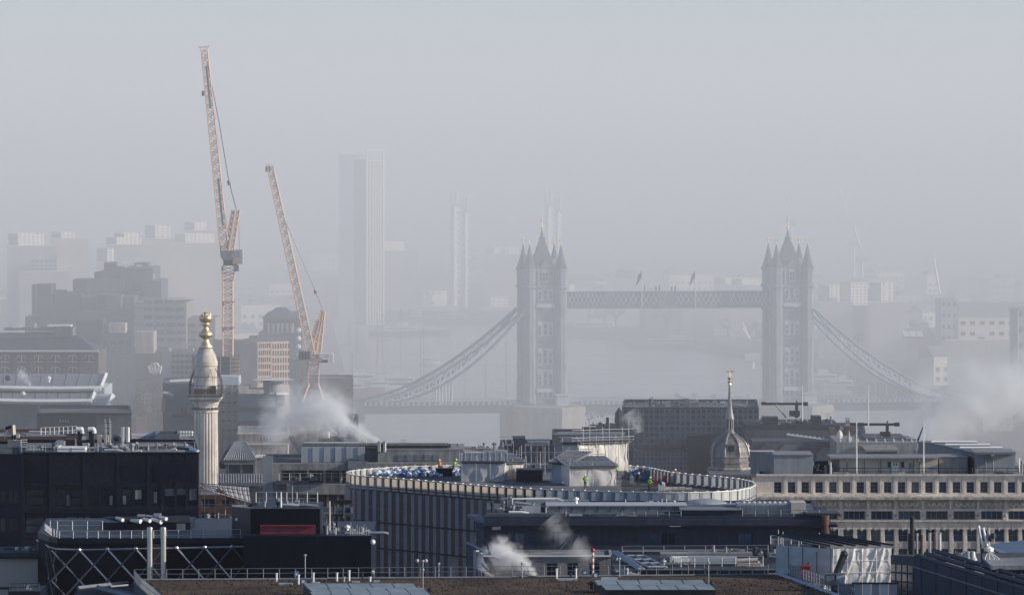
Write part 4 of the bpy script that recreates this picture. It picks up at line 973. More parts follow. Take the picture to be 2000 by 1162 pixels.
# hipped metal roof house
Yh = 905; hp = thing('hipped_roof_house','small house with ribbed grey hipped roofs and a two-pane window band','house',(xx(472,Yh),Yh,4))
part_box(hp,'wall','zinc',440,499,898,960,Yh,8)
mb = MB(); e = [W(437,899,Yh-.4),W(501,899,Yh-.4),W(501,893,Yh+8.4),W(437,893,Yh+8.4)]; q = [W(459,863,Yh+3.5),W(480,863,Yh+3.5)]
mb.add(e+q,[(0,1,5,4),(1,2,5),(2,3,4,5),(3,0,4)]); mb.build('roof',M['zinc'],hp)
for i in range(15):
    t = i/14; MB().bar(e[0]+(e[1]-e[0])*t+ZV*.04, q[0]+(q[1]-q[0])*t+ZV*.04, .13).build('seam',M['grey_panel'],hp)
for i in range(10):
    x = 440+i*6.2; MB().pbox(x,x+.9,899.5,904,Yh-.5,.1).build('batten',M['grey_metal'],hp)
MB().pbox(437,501,904,907,Yh-.55,.5).build('eave',M['zinc'],hp)
for x0 in (446,472): inst('window',win_mesh('mid','grey_panel',1,1,.04),hp,W(x0+12,915.5,Yh-.1),0,(24*Yh/F,1,19*Yh/F))
mb = MB(); e2 = [W(426,944,Yh-5),W(516,944,Yh-5),W(516,926,Yh-.6),W(426,926,Yh-.6)]; mb.add(e2+[p-ZV*.4 for p in e2],[(0,1,2,3),(0,4,5,1),(7,6,5,4)]); mb.build('roof',M['zinc'],hp)
for i in range(19):
    t = i/18; MB().bar(e2[0]+(e2[1]-e2[0])*t+ZV*.06, e2[3]+(e2[2]-e2[3])*t+ZV*.06, .14).build('seam',M['grey_panel'],hp)
part_box(hp,'wall','concrete_dark',428,516,944,1010,Yh-4,10); mb = MB(); a = [W(428,905,Yh+2),W(446,868,Yh+7),W(452,868,Yh+7),W(440,905,Yh+1)]; mb.add(a+[p+Vector((0,3,-1)) for p in a],[(0,1,2,3),(7,6,5,4),(0,4,5,1)]); mb.build('side_roof',M['slate'],hp)
part_box(hp,'side_house','grey_panel',496,520,893,945,Yh+2,6); part_box(hp,'coping','white_paint',497,519,892,894,Yh+1.7,6.4)
for i in range(7): MB().ball(W(512+i*4.6,890.5,Yh+4),.24).build('cowl',M['white_paint'],hp)
rb = Bld('rear_terrace','grey terrace with small cowls on its parapet left of the column','building',348,384,856,990,14,'portland_dark','roof_light',parapet=.5)
for i in range(5): vent(rb.root,353+i*5.5,851,991,.22,.5,'white_paint','cowl')
# scaffold roof and brick works at the column's foot
Ysc = 800; sc = thing('scaffold_roof','sloping white sheeted scaffold roof at the foot of the stone column','scaffold',(xx(438,Ysc),Ysc,4))
a = [W(387,944,Ysc),W(487,955,Ysc-6),W(490,979,Ysc-8),W(453,972,Ysc-6)]
mb = MB(); n = 10; P = [[W(389+(486-389)*i/n,945+(951-945)*i/n,Ysc),W(397+(490-397)*i/n,951+(981-951)*(i/n)**.8,Ysc-7)] for i in range(n+1)]
for i in range(n):
    mb.add([P[i][0],P[i+1][0],P[i+1][1],P[i][1]],[(0,1,2,3)])
mb.build('sheeting',M['sheeting'],sc)
for i in range(0,n+1): MB().bar(P[i][0]+Vector((0,-.15,.1)),P[i][1]+Vector((0,-.15,.1)),.07).build('pole',M['dark_metal'],sc)
for f_ in (.0,.3,.6,.97): MB().path([p[0].lerp(p[1],f_)+Vector((0,-.18,.12)) for p in P],.045,4).build('pole',M['dark_metal'],sc)
for x in (400,420,440,460,478): MB().tube(W(x,1040,Ysc-6),W(x,962,Ysc-6),.05).build('pole',M['galv'],sc)
for y in (985,1005,1024): MB().tube(W(388,y,Ysc-6.2),W(455,y,Ysc-6.2),.05).build('pole',M['galv'],sc)
MB().bar(W(425,955,Ysc-5),W(466,984,Ysc-7),.4).build('truss_beam',M['rust_brick'],sc)
bw_ = Bld('brick_works','brown brick and steel works under the white scaffold roof','building',386,470,966,815,20,'rust_brick','roof_slab',rows=[(974,990,[(393,422)]),(1000,1012,[(393,408),(412,424)]),(976,988,[(432,450)])],glass=('dark',),zb=4,parapet=.3)
clutter(bw_.root,390,460,1018,806,10,8,4,.8,.3)
# concrete office with louvred penthouse
Yi = 866; co = Bld('terraced_office','grey concrete office with a recessed terrace and long louvred penthouse','building',515,690,905,Yi,26,'concrete','roof_slab',rows=[(918,944,[(549,600),(603,632),(635,664),(667,688)]),(966,992,[(605,618),(622,638),(642,658),(662,680)]),(935,975,[(518,532)])],glass=('dark','mid'),slab=1.6,parapet=.5)
part_box(co.root,'terrace_slab','concrete',560,690,946,965,Yi-1.5,1.45); part_box(co.root,'balcony','concrete_dark',540,600,938,946,Yi-1.2,1.1)
railing(co.root,[W(545,938,Yi-1.2),W(688,938,Yi-1.2)],1.1,1.6,'galv')
clutter(co.root,560,620,938,Yi-.9,7,4,.4,.7,.3)
part_box(co.root,'side_pier','grey_panel',513,533,890,1000,Yi-.4,.35)
pent = part_box(co.root,'penthouse','pale_panel',588,712,872,903,Yi+4,14)
for i in range(6): MB().pbox(588+i*22,588.7+i*22,873,902,Yi+3.9,.1).build('panel_joint',M['grey_metal'],pent)
mel = MB().obox((-.55,0,-.25),(.75,0,.0),(0,1.2,0),(.45,0,.62)).mesh('louvre',M['zinc'])
for i in range(33): inst('louvre',mel,pent,W(592+i*8.6,870,Yi+5))
part_box(co.root,'louvre_base','dark_metal',590,880,870,873,Yi+4.6,6)
part_box(co.root,'plant_wall','concrete_dark',711.5,738,878,904,Yi+5,12); pw = part_box(co.root,'plant_wall','concrete',738,906,881,903,Yi+2,14)
for i in range(5): MB().pbox(776+i*17.5,787+i*17.5,888,900,Yi+1.9,.15).build('louvre_panel',M['grey_metal'],pw)
part_box(co.root,'lower_band','concrete',714,910,904,916,Yi-.6,2); part_box(co.root,'roof_deck','zinc',738,905,877,880.5,Yi+2,16)
mb = MB(); a = [W(860,866,Yi+16),W(990,878,Yi+18),W(985,884,Yi+8),W(900,880,Yi+4)]; mb.add(a+[p-ZV*.5 for p in a],[(0,1,2,3),(7,6,5,4),(0,4,5,1),(1,5,6,2),(2,6,7,3),(3,7,4,0)]); mb.build('roof',M['zinc'],co.root)
mb = MB(); a = [W(680,915,Yi-6),W(716,915,Yi-6),W(718,899,Yi+3),W(680,896,Yi+3)]; mb.add(a+[p-ZV*.6 for p in a],[(0,1,2,3),(7,6,5,4),(0,4,5,1),(1,5,6,2)]); mb.build('roof',M['slate'],co.root)
for x in (741,751): flue(co.root,x,864,882,Yi+1.5,.28,'steel')
part_box(co.root,'flue_housing','brick_brown',743,750,866,882,Yi+1.8,1)
part_box(co.root,'roof_house','hotel_dark',622,672,855,870,Yi+22,8); clutter(co.root,640,672,855,Yi+22,6,9,5,.8,.6)
clutter(co.root,880,985,880,Yi+6,12,17,6,.8,.5); mast(co.root,788,856,876,Yi+14,.06,'galv',2)
mb = MB(); a = [W(563,852,Yi+30),W(572,849,Yi+30),W(590,880,Yi+16),W(586,888,Yi+16)]; mb.add(a+[p+Vector((0,3,-.5)) for p in a],[(0,1,2,3),(7,6,5,4),(0,4,5,1),(1,5,6,2),(3,7,4,0)]); mb.build('side_roof',M['zinc'],co.root)
# dark low blocks right of it
db = Bld('scaffolded_block','dark scaffold-fringed block between the white sheets and the pier','building',976,1084,870,890,18,'navy_wall','roof_slab',rows=[(874,886,cols(980,9,11,5.5))],glass=('dark','blue'))
part_box(db.root,'lift_house','navy_wall',1000,1026,856,870,892,8); part_box(db.root,'roof_house','grey_metal',1030,1074,864,870,893,6); railing(db.root,[W(976,866,890),W(1000,866,890)],1.0,1.0); MB().pbox(1026,1076,857,859,893,1).build('pipe',M['galv'],db.root)
for i in range(10): mast(db.root,980+i*11.5,872-(i%3)*6,905,889,.045,'galv')
# ---------------------------------------------------------------- blue glass office
Yg = 985
gb = Bld('glass_office','wide blue-grey glass office block with rooftop plant right of the bridge pier','building',1215,1482,795,Yg,30,'navy_wall','roof_slab',rows=[(798+i*11.6,808.8+i*11.6,cols(1216.5,10.2,26,9.6),('matt','matt','matt2','matt3') if i%3 else ('matt2','matt'),(1,1)) for i in range(11)],slab=.2,parapet=.6,seed=5,wname='window_pane',frame='grey_panel',fw=.07)
clutter(gb.root,1225,1470,793,Yg+3,22,21,10,.9,.35)
for (x0,x1,y0,y1,m) in ((1345,1365,784,794,'pale_panel'),(1336,1346,780,794,'grey_metal'),(1280,1300,788,794,'grey_metal'),(1312,1328,786,794,'dark_metal'),(1392,1400,784,794,'pale_panel'),(1268,1272,780,794,'dark_metal'),(1408,1414,785,794,'white_paint')): ac_unit(gb.root,x0,x1,y0,y1,Yg+2,2.2,m)
for x,y in ((1322,766),(1356,765),(1394,768),(1330,772)): mast(gb.root,x,y,794,Yg+4,.05,'galv',2)
railing(gb.root,[W(1217,795,Yg+.5),W(1480,795,Yg+.5)],1.1,2.0,'grey_metal')
gb2 = Bld('glass_annexe','lower dark glass annexe stepping down left of the blue office','building',1136,1218,846,Yg-9,22,'navy_wall','roof_slab',rows=[(850+i*12,859+i*12,cols(1138.5,9.8,8,9.2),('matt2','matt'),(1,1)) for i in range(7)],slab=.2,wname='window_pane',frame='grey_metal',fw=.06)
part_box(gb2.root,'roof_step','navy_wall',1166,1216,834,846,Yg-4,10); flue(gb2.root,1186.5,817,838,Yg-2,.25,'dark_metal'); flue(gb2.root,1207,822,838,Yg-2,.3,'grey_metal'); mb = MB().lathe([(.5,0),(.8,1.2),(.7,2.6),(.1,3.6)], W(1209,836,Yg-3), 8); mb.build('cowl',M['dark_metal'],gb2.root)
clutter(gb2.root,1140,1210,834,Yg-3,8,12,4,.7,.5)
gb3 = Bld('dark_annexe','blank dark blue annexe beside the white scaffold sheeting','building',1078,1138,849,Yg-14,20,'navy_wall','roof_slab',parapet=.5); part_box(gb3.root,'window_strip','far_glass',1090,1220,846,849,Yg-14.6,.5); part_box(gb3.root,'window_strip','pale_panel',1090,1220,843.8,845.6,Yg-14.8,.5)
gb4 = Bld('curtain_wall_wing','dark gridded curtain-wall wing low in front of the blue office','building',1236,1345,880,Yg-12,11,'navy_wall','roof_slab',rows=[(883+i*9,891+i*9,cols(1237.5,8.1,13,7.5),('matt2','matt2','matt'),(1,1)) for i in range(5)],slab=.15,wname='window_pane',frame='grey_panel',fw=.07,parapet=.5)
part_box(gb.root,'blank_wall','navy_wall',1345,1420,850,960,Yg-5,4.6)
# ---------------------------------------------------------------- church steeple
Yc_ = 900; q_ = Yc_/F; cc = Vector((xx(1427,Yc_),Yc_+4,0)); zc = lambda y: zz(y,Yc_+4)
ch = thing('church_steeple','octagonal lead-domed church steeple with lantern, spike and gilt vane','steeple',(cc.x,cc.y,4))
rot8 = Matrix.Rotation(R(22.5+6),4,'Z')
def oct_(prof, m, name, n=8):
    mb = MB(); mb.lathe([(r*q_, z) for r, z in prof], (0,0,0), n); mb.v = [tuple(cc+Vector((0,0,0))+rot8 @ Vector(v)) for v in mb.v]; return mb.build(name, M[m], ch)
oct_([(40,4),(40,zc(917)),(43,zc(915)),(43,zc(912))],'portland_dark','tower')
oct_([(38,zc(912)),(38,zc(904)),(40,zc(903)),(40,zc(901)),(37.5,zc(900)),(37.5,zc(893)),(39.5,zc(891.5)),(39,zc(889))],'lead','drum')
dome = oct_([(38,zc(889)),(37.5,zc(882)),(35.5,zc(873)),(31,zc(864)),(24,zc(856)),(15.5,zc(850)),(10,zc(846)),(9,zc(843))],'lead','dome')
prof = [(38.6,889),(38.2,882),(36.2,873),(31.6,864),(24.6,856),(16,850),(10.5,846)]
for i in range(8):
    t = 2*math.pi*i/8; mb = MB()
    pts = [cc+rot8 @ Vector((r*q_*math.cos(t),r*q_*math.sin(t),zc(y))) for r, y in prof]; mb.path(pts,.16,6); mb.build('rib',M['spire_lead'],ch)
mb = MB(); o = cc+Vector((1.5*q_,-36*q_,zc(882))); mb.box((o.x-8*q_,o.y,o.z),(o.x+8*q_,o.y+1.6,o.z+17*q_)); mb.cur = 1; mb.box((o.x-6*q_,o.y-.03,o.z+.2),(o.x+6*q_,o.y-.004,o.z+14*q_)); mb.build('lucarne',[M['lead'],M['dark_metal']],ch)
oct_([(9.5,zc(845)),(9.5,zc(842)),(8,zc(841)),(8,zc(838))],'spire_lead','lantern_base')
for i in range(8):
    t = 2*math.pi*i/8; p = cc+rot8 @ Vector((6.6*q_*math.cos(t),6.6*q_*math.sin(t),0)); MB().tube(p+ZV*zc(839),p+ZV*zc(819),.13,n=6).build('lantern_post',M['spire_lead'],ch)
oct_([(3.2,zc(840)),(3.2,zc(818))],'dark_metal','lantern_core'); oct_([(8.5,zc(820)),(9,zc(818)),(8.5,zc(816)),(6.5,zc(808)),(4.6,zc(795)),(3.0,zc(775)),(1.9,zc(752))],'spire_lead','spike')
mb = MB(); mb.lathe([(.16,zc(753)),(.3,zc(751)),(.24,zc(748)),(.34,zc(745)),(.12,zc(742)),(.22,zc(741)),(.34,zc(739)),(.1,zc(736)),(.07,zc(724))], cc, 10); mb.box((cc.x-.55,cc.y-.05,zc(727)),(cc.x+.6,cc.y+.05,zc(724))); mb.build('vane',M['gold'],ch)
for x in (1394,1461): MB().lathe([(.28,0),(.35,.3),(.15,.6),(.28,.9),(.05,1.4)], W(x,868,Yc_+4)-ZV*1.2, 8).build('urn',M['portland'],ch)
cr = thing('church_roof_block','low grey parapet block with arches at the foot of the steeple','building',(xx(1440,890),890,4))
part_box(cr,'wall','portland_dark',1390,1478,930,990,893,14); part_box(cr,'roof','roof_slab',1386,1482,926,930,892,16)
for i in range(9): MB().pbox(1396+i*8.5,1400+i*8.5,932,942,892.8,.15).build('arch_opening',M['dark_metal'],cr)
# ---------------------------------------------------------------- oval building
ZR = 52.9
rim_px = [(677,922),(684,926),(700,928.5),(740,931.5),(800,936),(860,941),(920,946),(980,950.5),(1040,954),(1100,956.5),(1160,958.5),(1220,960),(1280,961),(1340,961),(1400,959.5),(1440,956.5),(1466,951.5),(1476,945.5),(1470,940.5),(1448,935.5),(1400,930),(1350,926),(1310,922),(1284,916.5),(1262,912),(1226,909),(1160,907.5),(1080,906.5),(980,906.5),(880,908),(800,910.5),(740,913.5),(700,917),(682,919.5)]
ctrl = [G(x,y,ZR) for x, y in rim_px]
def loop_pts(P, step):
    n = len(P); out = []
    for i in range(n):
        p0, p1, p2, p3 = P[i-1], P[i], P[(i+1) % n], P[(i+2) % n]
        for j in range(16):
            t = j/16; out.append(p1.lerp(p2, t))
    L_ = [0]
    for a, b in zip(out, out[1:]+out[:1]): L_.append(L_[-1]+(b-a).length)
    N_ = round(L_[-1]/step); res = []; k_ = 0
    for i in range(N_):
        d = L_[-1]*i/N_
        while L_[k_+1] < d: k_ += 1
        t = (d-L_[k_])/max(1e-6, L_[k_+1]-L_[k_]); res.append(out[k_].lerp(out[(k_+1) % len(out)], t))
    return res
ring = [Vector((p.x,p.y,0)) for p in loop_pts(ctrl, 1.72)]; NR = len(ring); ocen = sum(ring, Vector())/NR
ov = thing('oval_office','curved oval office building with vertical fins and a pale panelled roof rim','building',(ocen.x,ocen.y,4))
MB().prism([(p.x+(ocen.x-p.x)*.012, p.y+(ocen.y-p.y)*.012) for p in ring], 4, ZR-1.95).build('wall', M['oval_panel'], ov)
MB().prism([(p.x+(ocen.x-p.x)*.02, p.y+(ocen.y-p.y)*.02) for p in ring], ZR-1.9, ZR-1.5).build('roof', M['roof_felt'], ov)
MB().prism([(p.x+(ocen.x-p.x)*.075, p.y+(ocen.y-p.y)*.03) for p in ring if CX+p.x/p.y*F < 1232], ZR-1.49, ZR-.5).build('upper_roof', M['roof_slab'], ov)
Zu = ZR-.5
fin_g = MB().box((-.40,-.16,0),(.40,.5,1)).mesh('fin', M['fin_grey']); fin_b = MB().box((-.30,-.12,0),(.30,.5,1)).mesh('fin', M['fin_brown'])
capm = MB().box((-.16,-.14,0),(.16,.2,.09)).mesh('rim_cap', M['rim_cap'])
pan = MB().box((-.5,-.03,-.5),(.5,.03,.5)).mesh('rim_panel', M['frosted']); pan_sunlit = MB().box((-.5,-.012,-.5),(.5,.012,.5)).mesh('rim_panel', M['frosted_sunlit']); pane = MB().box((-.5,-.03,-.5),(.5,.03,.5)).mesh('window_pane', GL['dark'])
pane2 = MB().box((-.5,-.03,-.5),(.5,.03,.5)).mesh('window_pane', M['fin_brown']); pane3 = MB().box((-.5,-.03,-.5),(.5,.03,.5)).mesh('window_pane', GL['warm']); pane4 = MB().box((-.5,-.03,-.5),(.5,.03,.5)).mesh('window_pane', M['oval_panel'])
lintel = MB().box((-.5,-.09,-.5),(.5,.1,.5)).mesh('floor_band', M['dark_metal'])
railm = MB().box((-.5,-.12,-.06),(.5,.14,.05)).mesh('rim_rail', M['rim_cap'])
rng = random.Random(9); npane = 0
FL = [(ZR-1.95,ZR-6.1),(ZR-6.4,ZR-9.7),(ZR-10.0,ZR-13.3),(ZR-13.6,ZR-17.2)]
for i, p in enumerate(ring):
    q = ring[(i+1) % NR]; d = q-p; rz = math.atan2(d.y, d.x); n_ = Vector((d.y,-d.x,0)).normalized(); m_ = (p+q)/2
    front = n_.y < .35
    px0 = CX+p.x/p.y*F; pm = pan_sunlit if px0 < 1045+rng.uniform(-30,30) and n_.y < .2 else pan  # left front panels get the sunlit colour
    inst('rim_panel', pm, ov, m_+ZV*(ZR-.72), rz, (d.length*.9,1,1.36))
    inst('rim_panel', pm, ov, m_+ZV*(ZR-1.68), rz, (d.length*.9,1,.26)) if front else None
    brown = 760 < CX+p.x/p.y*F < 1070
    inst('rim_post', fin_b if brown else fin_g, ov, p+ZV*(ZR-1.95), rz, (.62,.45,1.93))
    inst('rim_rail', railm, ov, m_+ZV*(ZR-.03), rz, (d.length*1.02,1,1))
    inst('rim_cap', capm, ov, m_+ZV*(ZR+.02), rz); 
    if front:
        inst('fin', fin_g, ov, p+n_*.1-ZV*0+ZV*(ZR-19.5), rz, (1,1,17.5))
        for fi, (z1, z0) in enumerate(FL):
            if npane < 296:
                px_ = CX+p.x/p.y*F
                me = pane3 if (px_ > 860 and fi > 0 and rng.random() < .35 and px_ < 960) else rng.choice((pane,pane,pane4,pane2,pane4))  # pale warm pane colour stands in for lit windows
                inst('window_pane', me, ov, m_+n_*.22+ZV*((z0+z1)/2), rz, (d.length-.78,1,z1-z0)); npane += 1
            inst('floor_band', lintel, ov, m_+n_*.32+ZV*(z0-.15), rz, (d.length*1.02,1,.2))
MB().prism([(p.x, p.y) for p in ring], 4, ZR-17.6).build('lower_wall', M['fin_grey'], ov)
# inner roof plant: tents of scaffold sheeting
Zr = ZR-1.5
def tent(x0, x1, yt, yb, depth, name, label, m='sheeting', side='shade_grey_sheet', pitch=1.2, panels=4, rot=0.0, corner=None):
    """a sheeted scaffold box standing on the oval roof; wrinkled sheets are separate parts between the standards"""
    p = G(x0, yb, Zu); Y = p.y; u = Vector((math.cos(R(rot)), math.sin(R(rot)), 0)); v = Vector((-u.y,u.x,0))
    k_ = (x1-CX)/F; wd = (k_*p.y-p.x)/(u.x-k_*u.y); h_ = (yb-yt)*Y/F
    t = thing(name, label, 'scaffold', tuple(p)); rg = random.Random(int(x0))
    def sheet(o, du, w_, nm, mm):
        n = max(6,int(w_/.35)); mz = 7; vs = []
        for j in range(mz+1):
            for i in range(n+1):
                a, b = i/n, j/mz; nn = Vector((du.y,-du.x,0)); off = .24*noise.noise(Vector((o.x+a*w_*.9, b*h_*.8, o.y)))+.11*noise.noise(Vector((a*w_*2.3, b*h_*1.6+3, o.x))) + .12*abs(math.sin(a*3.1416))*math.sin(3.1*b)
                vs.append(o+du*(a*w_)+ZV*(b*h_)+nn*(off))
        MB().add(vs,[(j*(n+1)+i,j*(n+1)+i+1,(j+1)*(n+1)+i+1,(j+1)*(n+1)+i) for j in range(mz) for i in range(n)]).build(nm,M[mm],t,smooth=True)
    for i in range(panels):
        sheet(p+u*(wd*i/panels), u, wd/panels, 'sheet', m)
    sheet(p+v*depth, -v, depth, 'sheet', side); sheet(p+u*wd, v, depth, 'sheet', m); sheet(p+u*wd+v*depth, -u, wd, 'sheet', m)  # left side may take a greyer colour, for sheeting in shade
    mb = MB(); o = p+ZV*(h_+.02)-u*.4-v*.4; W2, D2 = wd+.8, depth+.8
    a = [o, o+u*W2, o+u*W2+v*D2+ZV*pitch, o+v*D2+ZV*pitch]; mb.add(a+[x+ZV*.12 for x in a],[(3,2,1,0),(4,5,6,7),(0,1,5,4),(1,2,6,5),(2,3,7,6),(3,0,4,7)]); mb.build('roof_sheet',M['grey_metal'],t)
    for i in range(9):
        MB().bar(a[0]+(a[1]-a[0])*i/8+ZV*.2, a[3]+(a[2]-a[3])*i/8+ZV*.2, .05).build('roof_batten',M['galv'],t)
    for i in range(6):
        MB().bar(a[0].lerp(a[3],i/5)+ZV*(.26+.1*(i%2)), a[1].lerp(a[2],i/5)+ZV*(.26+.1*(i%2)), .05).build('roof_ledger',M['galv'],t)
    for i in range(panels+1): MB().tube(p+u*(wd*i/panels)-v*.3, p+u*(wd*i/panels)-v*.3+ZV*(h_+.5+rg.uniform(0,.9)), .045, n=5).build('pole',M['galv'],t)
    MB().tube(p-v*.32+ZV*(h_*.98), p-v*.32+u*wd+ZV*(h_*.98), .05, n=5).build('pole',M['dark_metal'],t)
    MB().bar(p-v*.34+ZV*(h_+.12), p-v*.34+u*wd+ZV*(h_+.12), .12).build('edge_board',M['dark_metal'],t)
    return t, p, u, v, wd, h_
tent(902,985,903,940,9,'sheeted_scaffold','low grey sheeted scaffold tent on the oval roof, leftmost of three','shade_grey_sheet','shade_grey_sheet',.7,3,0)
tent(978,1022,905,936,7,'sheeted_scaffold','small white sheeted tent end beside the leftmost grey tent on the oval roof','sheeting','shade_grey_sheet',1.0,2,18)
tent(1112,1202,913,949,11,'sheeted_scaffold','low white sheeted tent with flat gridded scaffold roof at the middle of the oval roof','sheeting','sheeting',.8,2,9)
tent(1078,1116,905,943,5,'sheeted_scaffold','white sheeted side bay left of the middle tent on the oval roof','shade_grey_sheet','shade_grey_sheet',1.4,1,-30)  # white bay coloured grey as a shaded left face
tt = tent(1128,1225,866,922,4,'sheeted_scaffold','tall white wrinkled sheeted scaffold at the back of the oval roof','sheeting','shade_grey_sheet',.3,5,30)
tent(1099,1129,866,922,3,'sheeted_scaffold','grey-shaded left return of the tall white sheeted scaffold','shade_grey_sheet','shade_grey_sheet',.3,1,-8)
t_, p_, u_, v_, w_, h_ = tt
for i in range(9): MB().tube(p_+u_*(w_*(i/8)*1.05-.4)-v_*.4+ZV*(h_-.2), p_+u_*(w_*(i/8)*1.05-.4)-v_*.4+ZV*(h_+1.1+(i%3)*1.2), .05, n=5).build('pole',M['galv'],t_)
for z in (.35,.8,1.9): MB().tube(p_-u_*1.2-v_*.42+ZV*(h_+z), p_+u_*(w_+.9)-v_*.42+ZV*(h_+z), .05, n=5).build('pole',M['galv'],t_)
MB().obox(p_-u_*.8-v_*.6+ZV*(h_+.25), u_*(w_+1.4), v_*.9, ZV*.12).build('edge_board',M['dark_metal'],t_)
# loose scaffold standards between the tents
sf = thing('scaffold','open grey scaffold standards and rails between the tents on the oval roof','scaffold',tuple(G(1030,925,Zu)))
for i in range(13):
    x = 1000+i*9.2; p = G(x,918+(i%4)*3,Zu); MB().tube(p,p+ZV*(2.2+(i*7%5)*.45),.045,n=5).build('pole',M['galv'],sf)
for (x0,x1,y,z) in ((1000,1095,920,2.4),(1010,1110,924,3.0),(1030,1120,919,3.6),(1000,1110,926,1.6)):
    p, q = G(x0,y,Zu), G(x1,y,Zu); MB().tube(p+ZV*z,q+ZV*z,.045,n=5).build('pole',M['galv'],sf)
tp = G(1008,940,Zu); q = G(1060,942,Zu); MB().box((tp.x,tp.y,Zu),(q.x,tp.y+5,Zu+1.6)).build('dark_bay',M['dark_metal'],sf)
# sacks of rubble on the left of the roof
rg = random.Random(21); bagw = {}
def sack(col):
    mb = MB(); mb.lathe([(.30,0),(.42,.10),(.45,.34),(.38,.52),(.13,.62),(.08,.66),(.15,.78)], (0,0,0), 9, rmod=lambda kk,i,t: 1+.16*math.sin(3*t+kk)+.1*math.cos(5*t-kk)); return mb.mesh('rubble_sack', M[col])
SB, SW = sack('bag_blue'), sack('bag_white')
for i in range(170):
    t = i/169; px_ = 736+t*165+rg.uniform(-5,5); py_ = 923.5+3*math.sin(t*3.0)+rg.uniform(-4.5,4.5)
    p = G(px_,py_,Zu); blue = rg.random() < .45
    o = bpy.data.objects.new('rubble_sack', SB if blue else SW); COL.objects.link(o); o.location = p; o.rotation_euler = (rg.uniform(-.5,.5),rg.uniform(-.5,.5),rg.uniform(0,6)); s_ = rg.uniform(.6,1.0); o.scale = (s_*rg.uniform(.8,1.3),s_*rg.uniform(.8,1.2),s_*rg.uniform(.55,1.15))
    tag(o, ('blue' if blue else 'white')+' tied rubble sack in the long heap on the oval roof','sack',('blue' if blue else 'white')+' sacks heaped on the oval roof')
skp = thing('skip','dark open skip among the rubble sacks on the oval roof','skip',tuple(G(868,929,Zu))); p = G(868,929,Zu)
MB().add([(p.x-.9,p.y-.6,p.z),(p.x+.9,p.y-.6,p.z),(p.x+.9,p.y+.6,p.z),(p.x-.9,p.y+.6,p.z),(p.x-1.3,p.y-.8,p.z+1.1),(p.x+1.3,p.y-.8,p.z+1.1),(p.x+1.3,p.y+.8,p.z+1.1),(p.x-1.3,p.y+.8,p.z+1.1)],[(0,3,2,1),(0,1,5,4),(1,2,6,5),(2,3,7,6),(3,0,4,7),(4,5,6,7)]).build('body',M['dark_metal'],skp); MB().tube((p.x-1.3,p.y-.8,p.z+1.1),(p.x+1.3,p.y-.8,p.z+1.1),.06).build('rim',M['grey_metal'],skp)
# people in site clothes: one continuous skinned body, helmet and jacket as children
def person(pos, label, vest, helm, face=0.0, bend=0.0, pose=0):
    t = thing('person', label, 'person', tuple(pos)); pos = Vector(pos)
    J = [(0,0,.95),(0,-.02-.1*bend,1.25),(0,-.03-.25*bend,1.46),(0,-.05-.33*bend,1.56),(0,-.07-.4*bend,1.70)]
    arm = ((.2,-.02,1.42),(.30,-.08,1.16),(.27,-.30 if pose else -.14,1.0 if not pose else 1.1))
    leg = ((.1,0,.88),(.12,-.04+.08*pose,.5),(.13,.02,.08),(.13,-.16,.04))
    vs = list(J); es = [(i,i+1) for i in range(4)]; rad = [.16,.15,.13,.06,.105]
    for s_ in (-1,1):
        b_ = len(vs); vs += [(s_*x,y-.25*bend,z) for x,y,z in arm]; rad += [.075,.055,.045]; es += [(2,b_),(b_,b_+1),(b_+1,b_+2)]
        b_ = len(vs); vs += [(s_*x,y,z) for x,y,z in leg]; rad += [.10,.075,.055,.045]; es += [(0,b_),(b_,b_+1),(b_+1,b_+2),(b_+2,b_+3)]
    me = bpy.data.meshes.new('body'); me.from_pydata(vs, es, []); o = bpy.data.objects.new('body', me); COL.objects.link(o)
    o.modifiers.new('Skin','SKIN'); sv = me.skin_vertices[0].data
    for i, r_ in enumerate(rad): sv[i].radius = (r_, r_*.8 if i < 3 else r_)
    sv[0].use_root = True
    md = o.modifiers.new('Sub','SUBSURF'); md.levels = 1; md.render_levels = 1
    me.materials.append(M['trouser']); o.parent = t; o.rotation_euler = (0,0,face)
    c, s_ = math.cos(face), math.sin(face); rr = lambda x,y,z: (pos.x+x*c-y*s_, pos.y+x*s_+y*c, pos.z+z)
    mb = MB(); mb.lathe([(.19,.0),(.22,.15),(.235,.42),(.21,.55),(.10,.60)], rr(0,-.02-.12*bend,.92), 10); mb.build('jacket',M[vest],t)
    for s2 in (-1,1):
        mb = MB().tube(rr(s2*.2,-.02-.25*bend,1.43),rr(s2*.30,-.08-.25*bend,1.16),.095,.075,8); mb.tube(rr(s2*.30,-.08-.25*bend,1.16),rr(s2*.27,(-.30 if pose else -.14)-.25*bend,1.0 if not pose else 1.1),.07,.055,8); mb.build('sleeve',M[vest],t)
    MB().ball(rr(0,-.075-.4*bend,1.66),.115,10,1.2).build('head',M['skin'],t)
    MB().lathe([(.16,0),(.15,.03),(.14,.1),(.07,.17),(.01,.19)], rr(0,-.07-.4*bend,1.70), 10).build('helmet',M[helm],t)
PEOPLE = [(858,922,'person in an orange jacket standing behind the sacks on the oval roof','hivis_orange','white_paint',.4,0,0),(886,921,'person in yellow-green vest bending over sacks at the right of the heap','hivis','white_paint',1.2,.8,1),
 (1143,953,'person in lime vest beside the tall sheeted scaffold','hivis','white_paint',0,0,1),(1204,930,'person in lime vest by the right edge of the tall scaffold','hivis','hivis_orange',.6,0,0),(1268,957,'person in lime vest at the front rim of the oval roof','hivis','white_paint',2.0,.3,1),
 (1247,948,'person in dark clothing and white helmet near the blue tarpaulin','trouser','white_paint',.2,0,0),(1320,941,'person in orange jacket among the materials on the right of the roof','hivis_orange','white_paint',-1,0,1)]
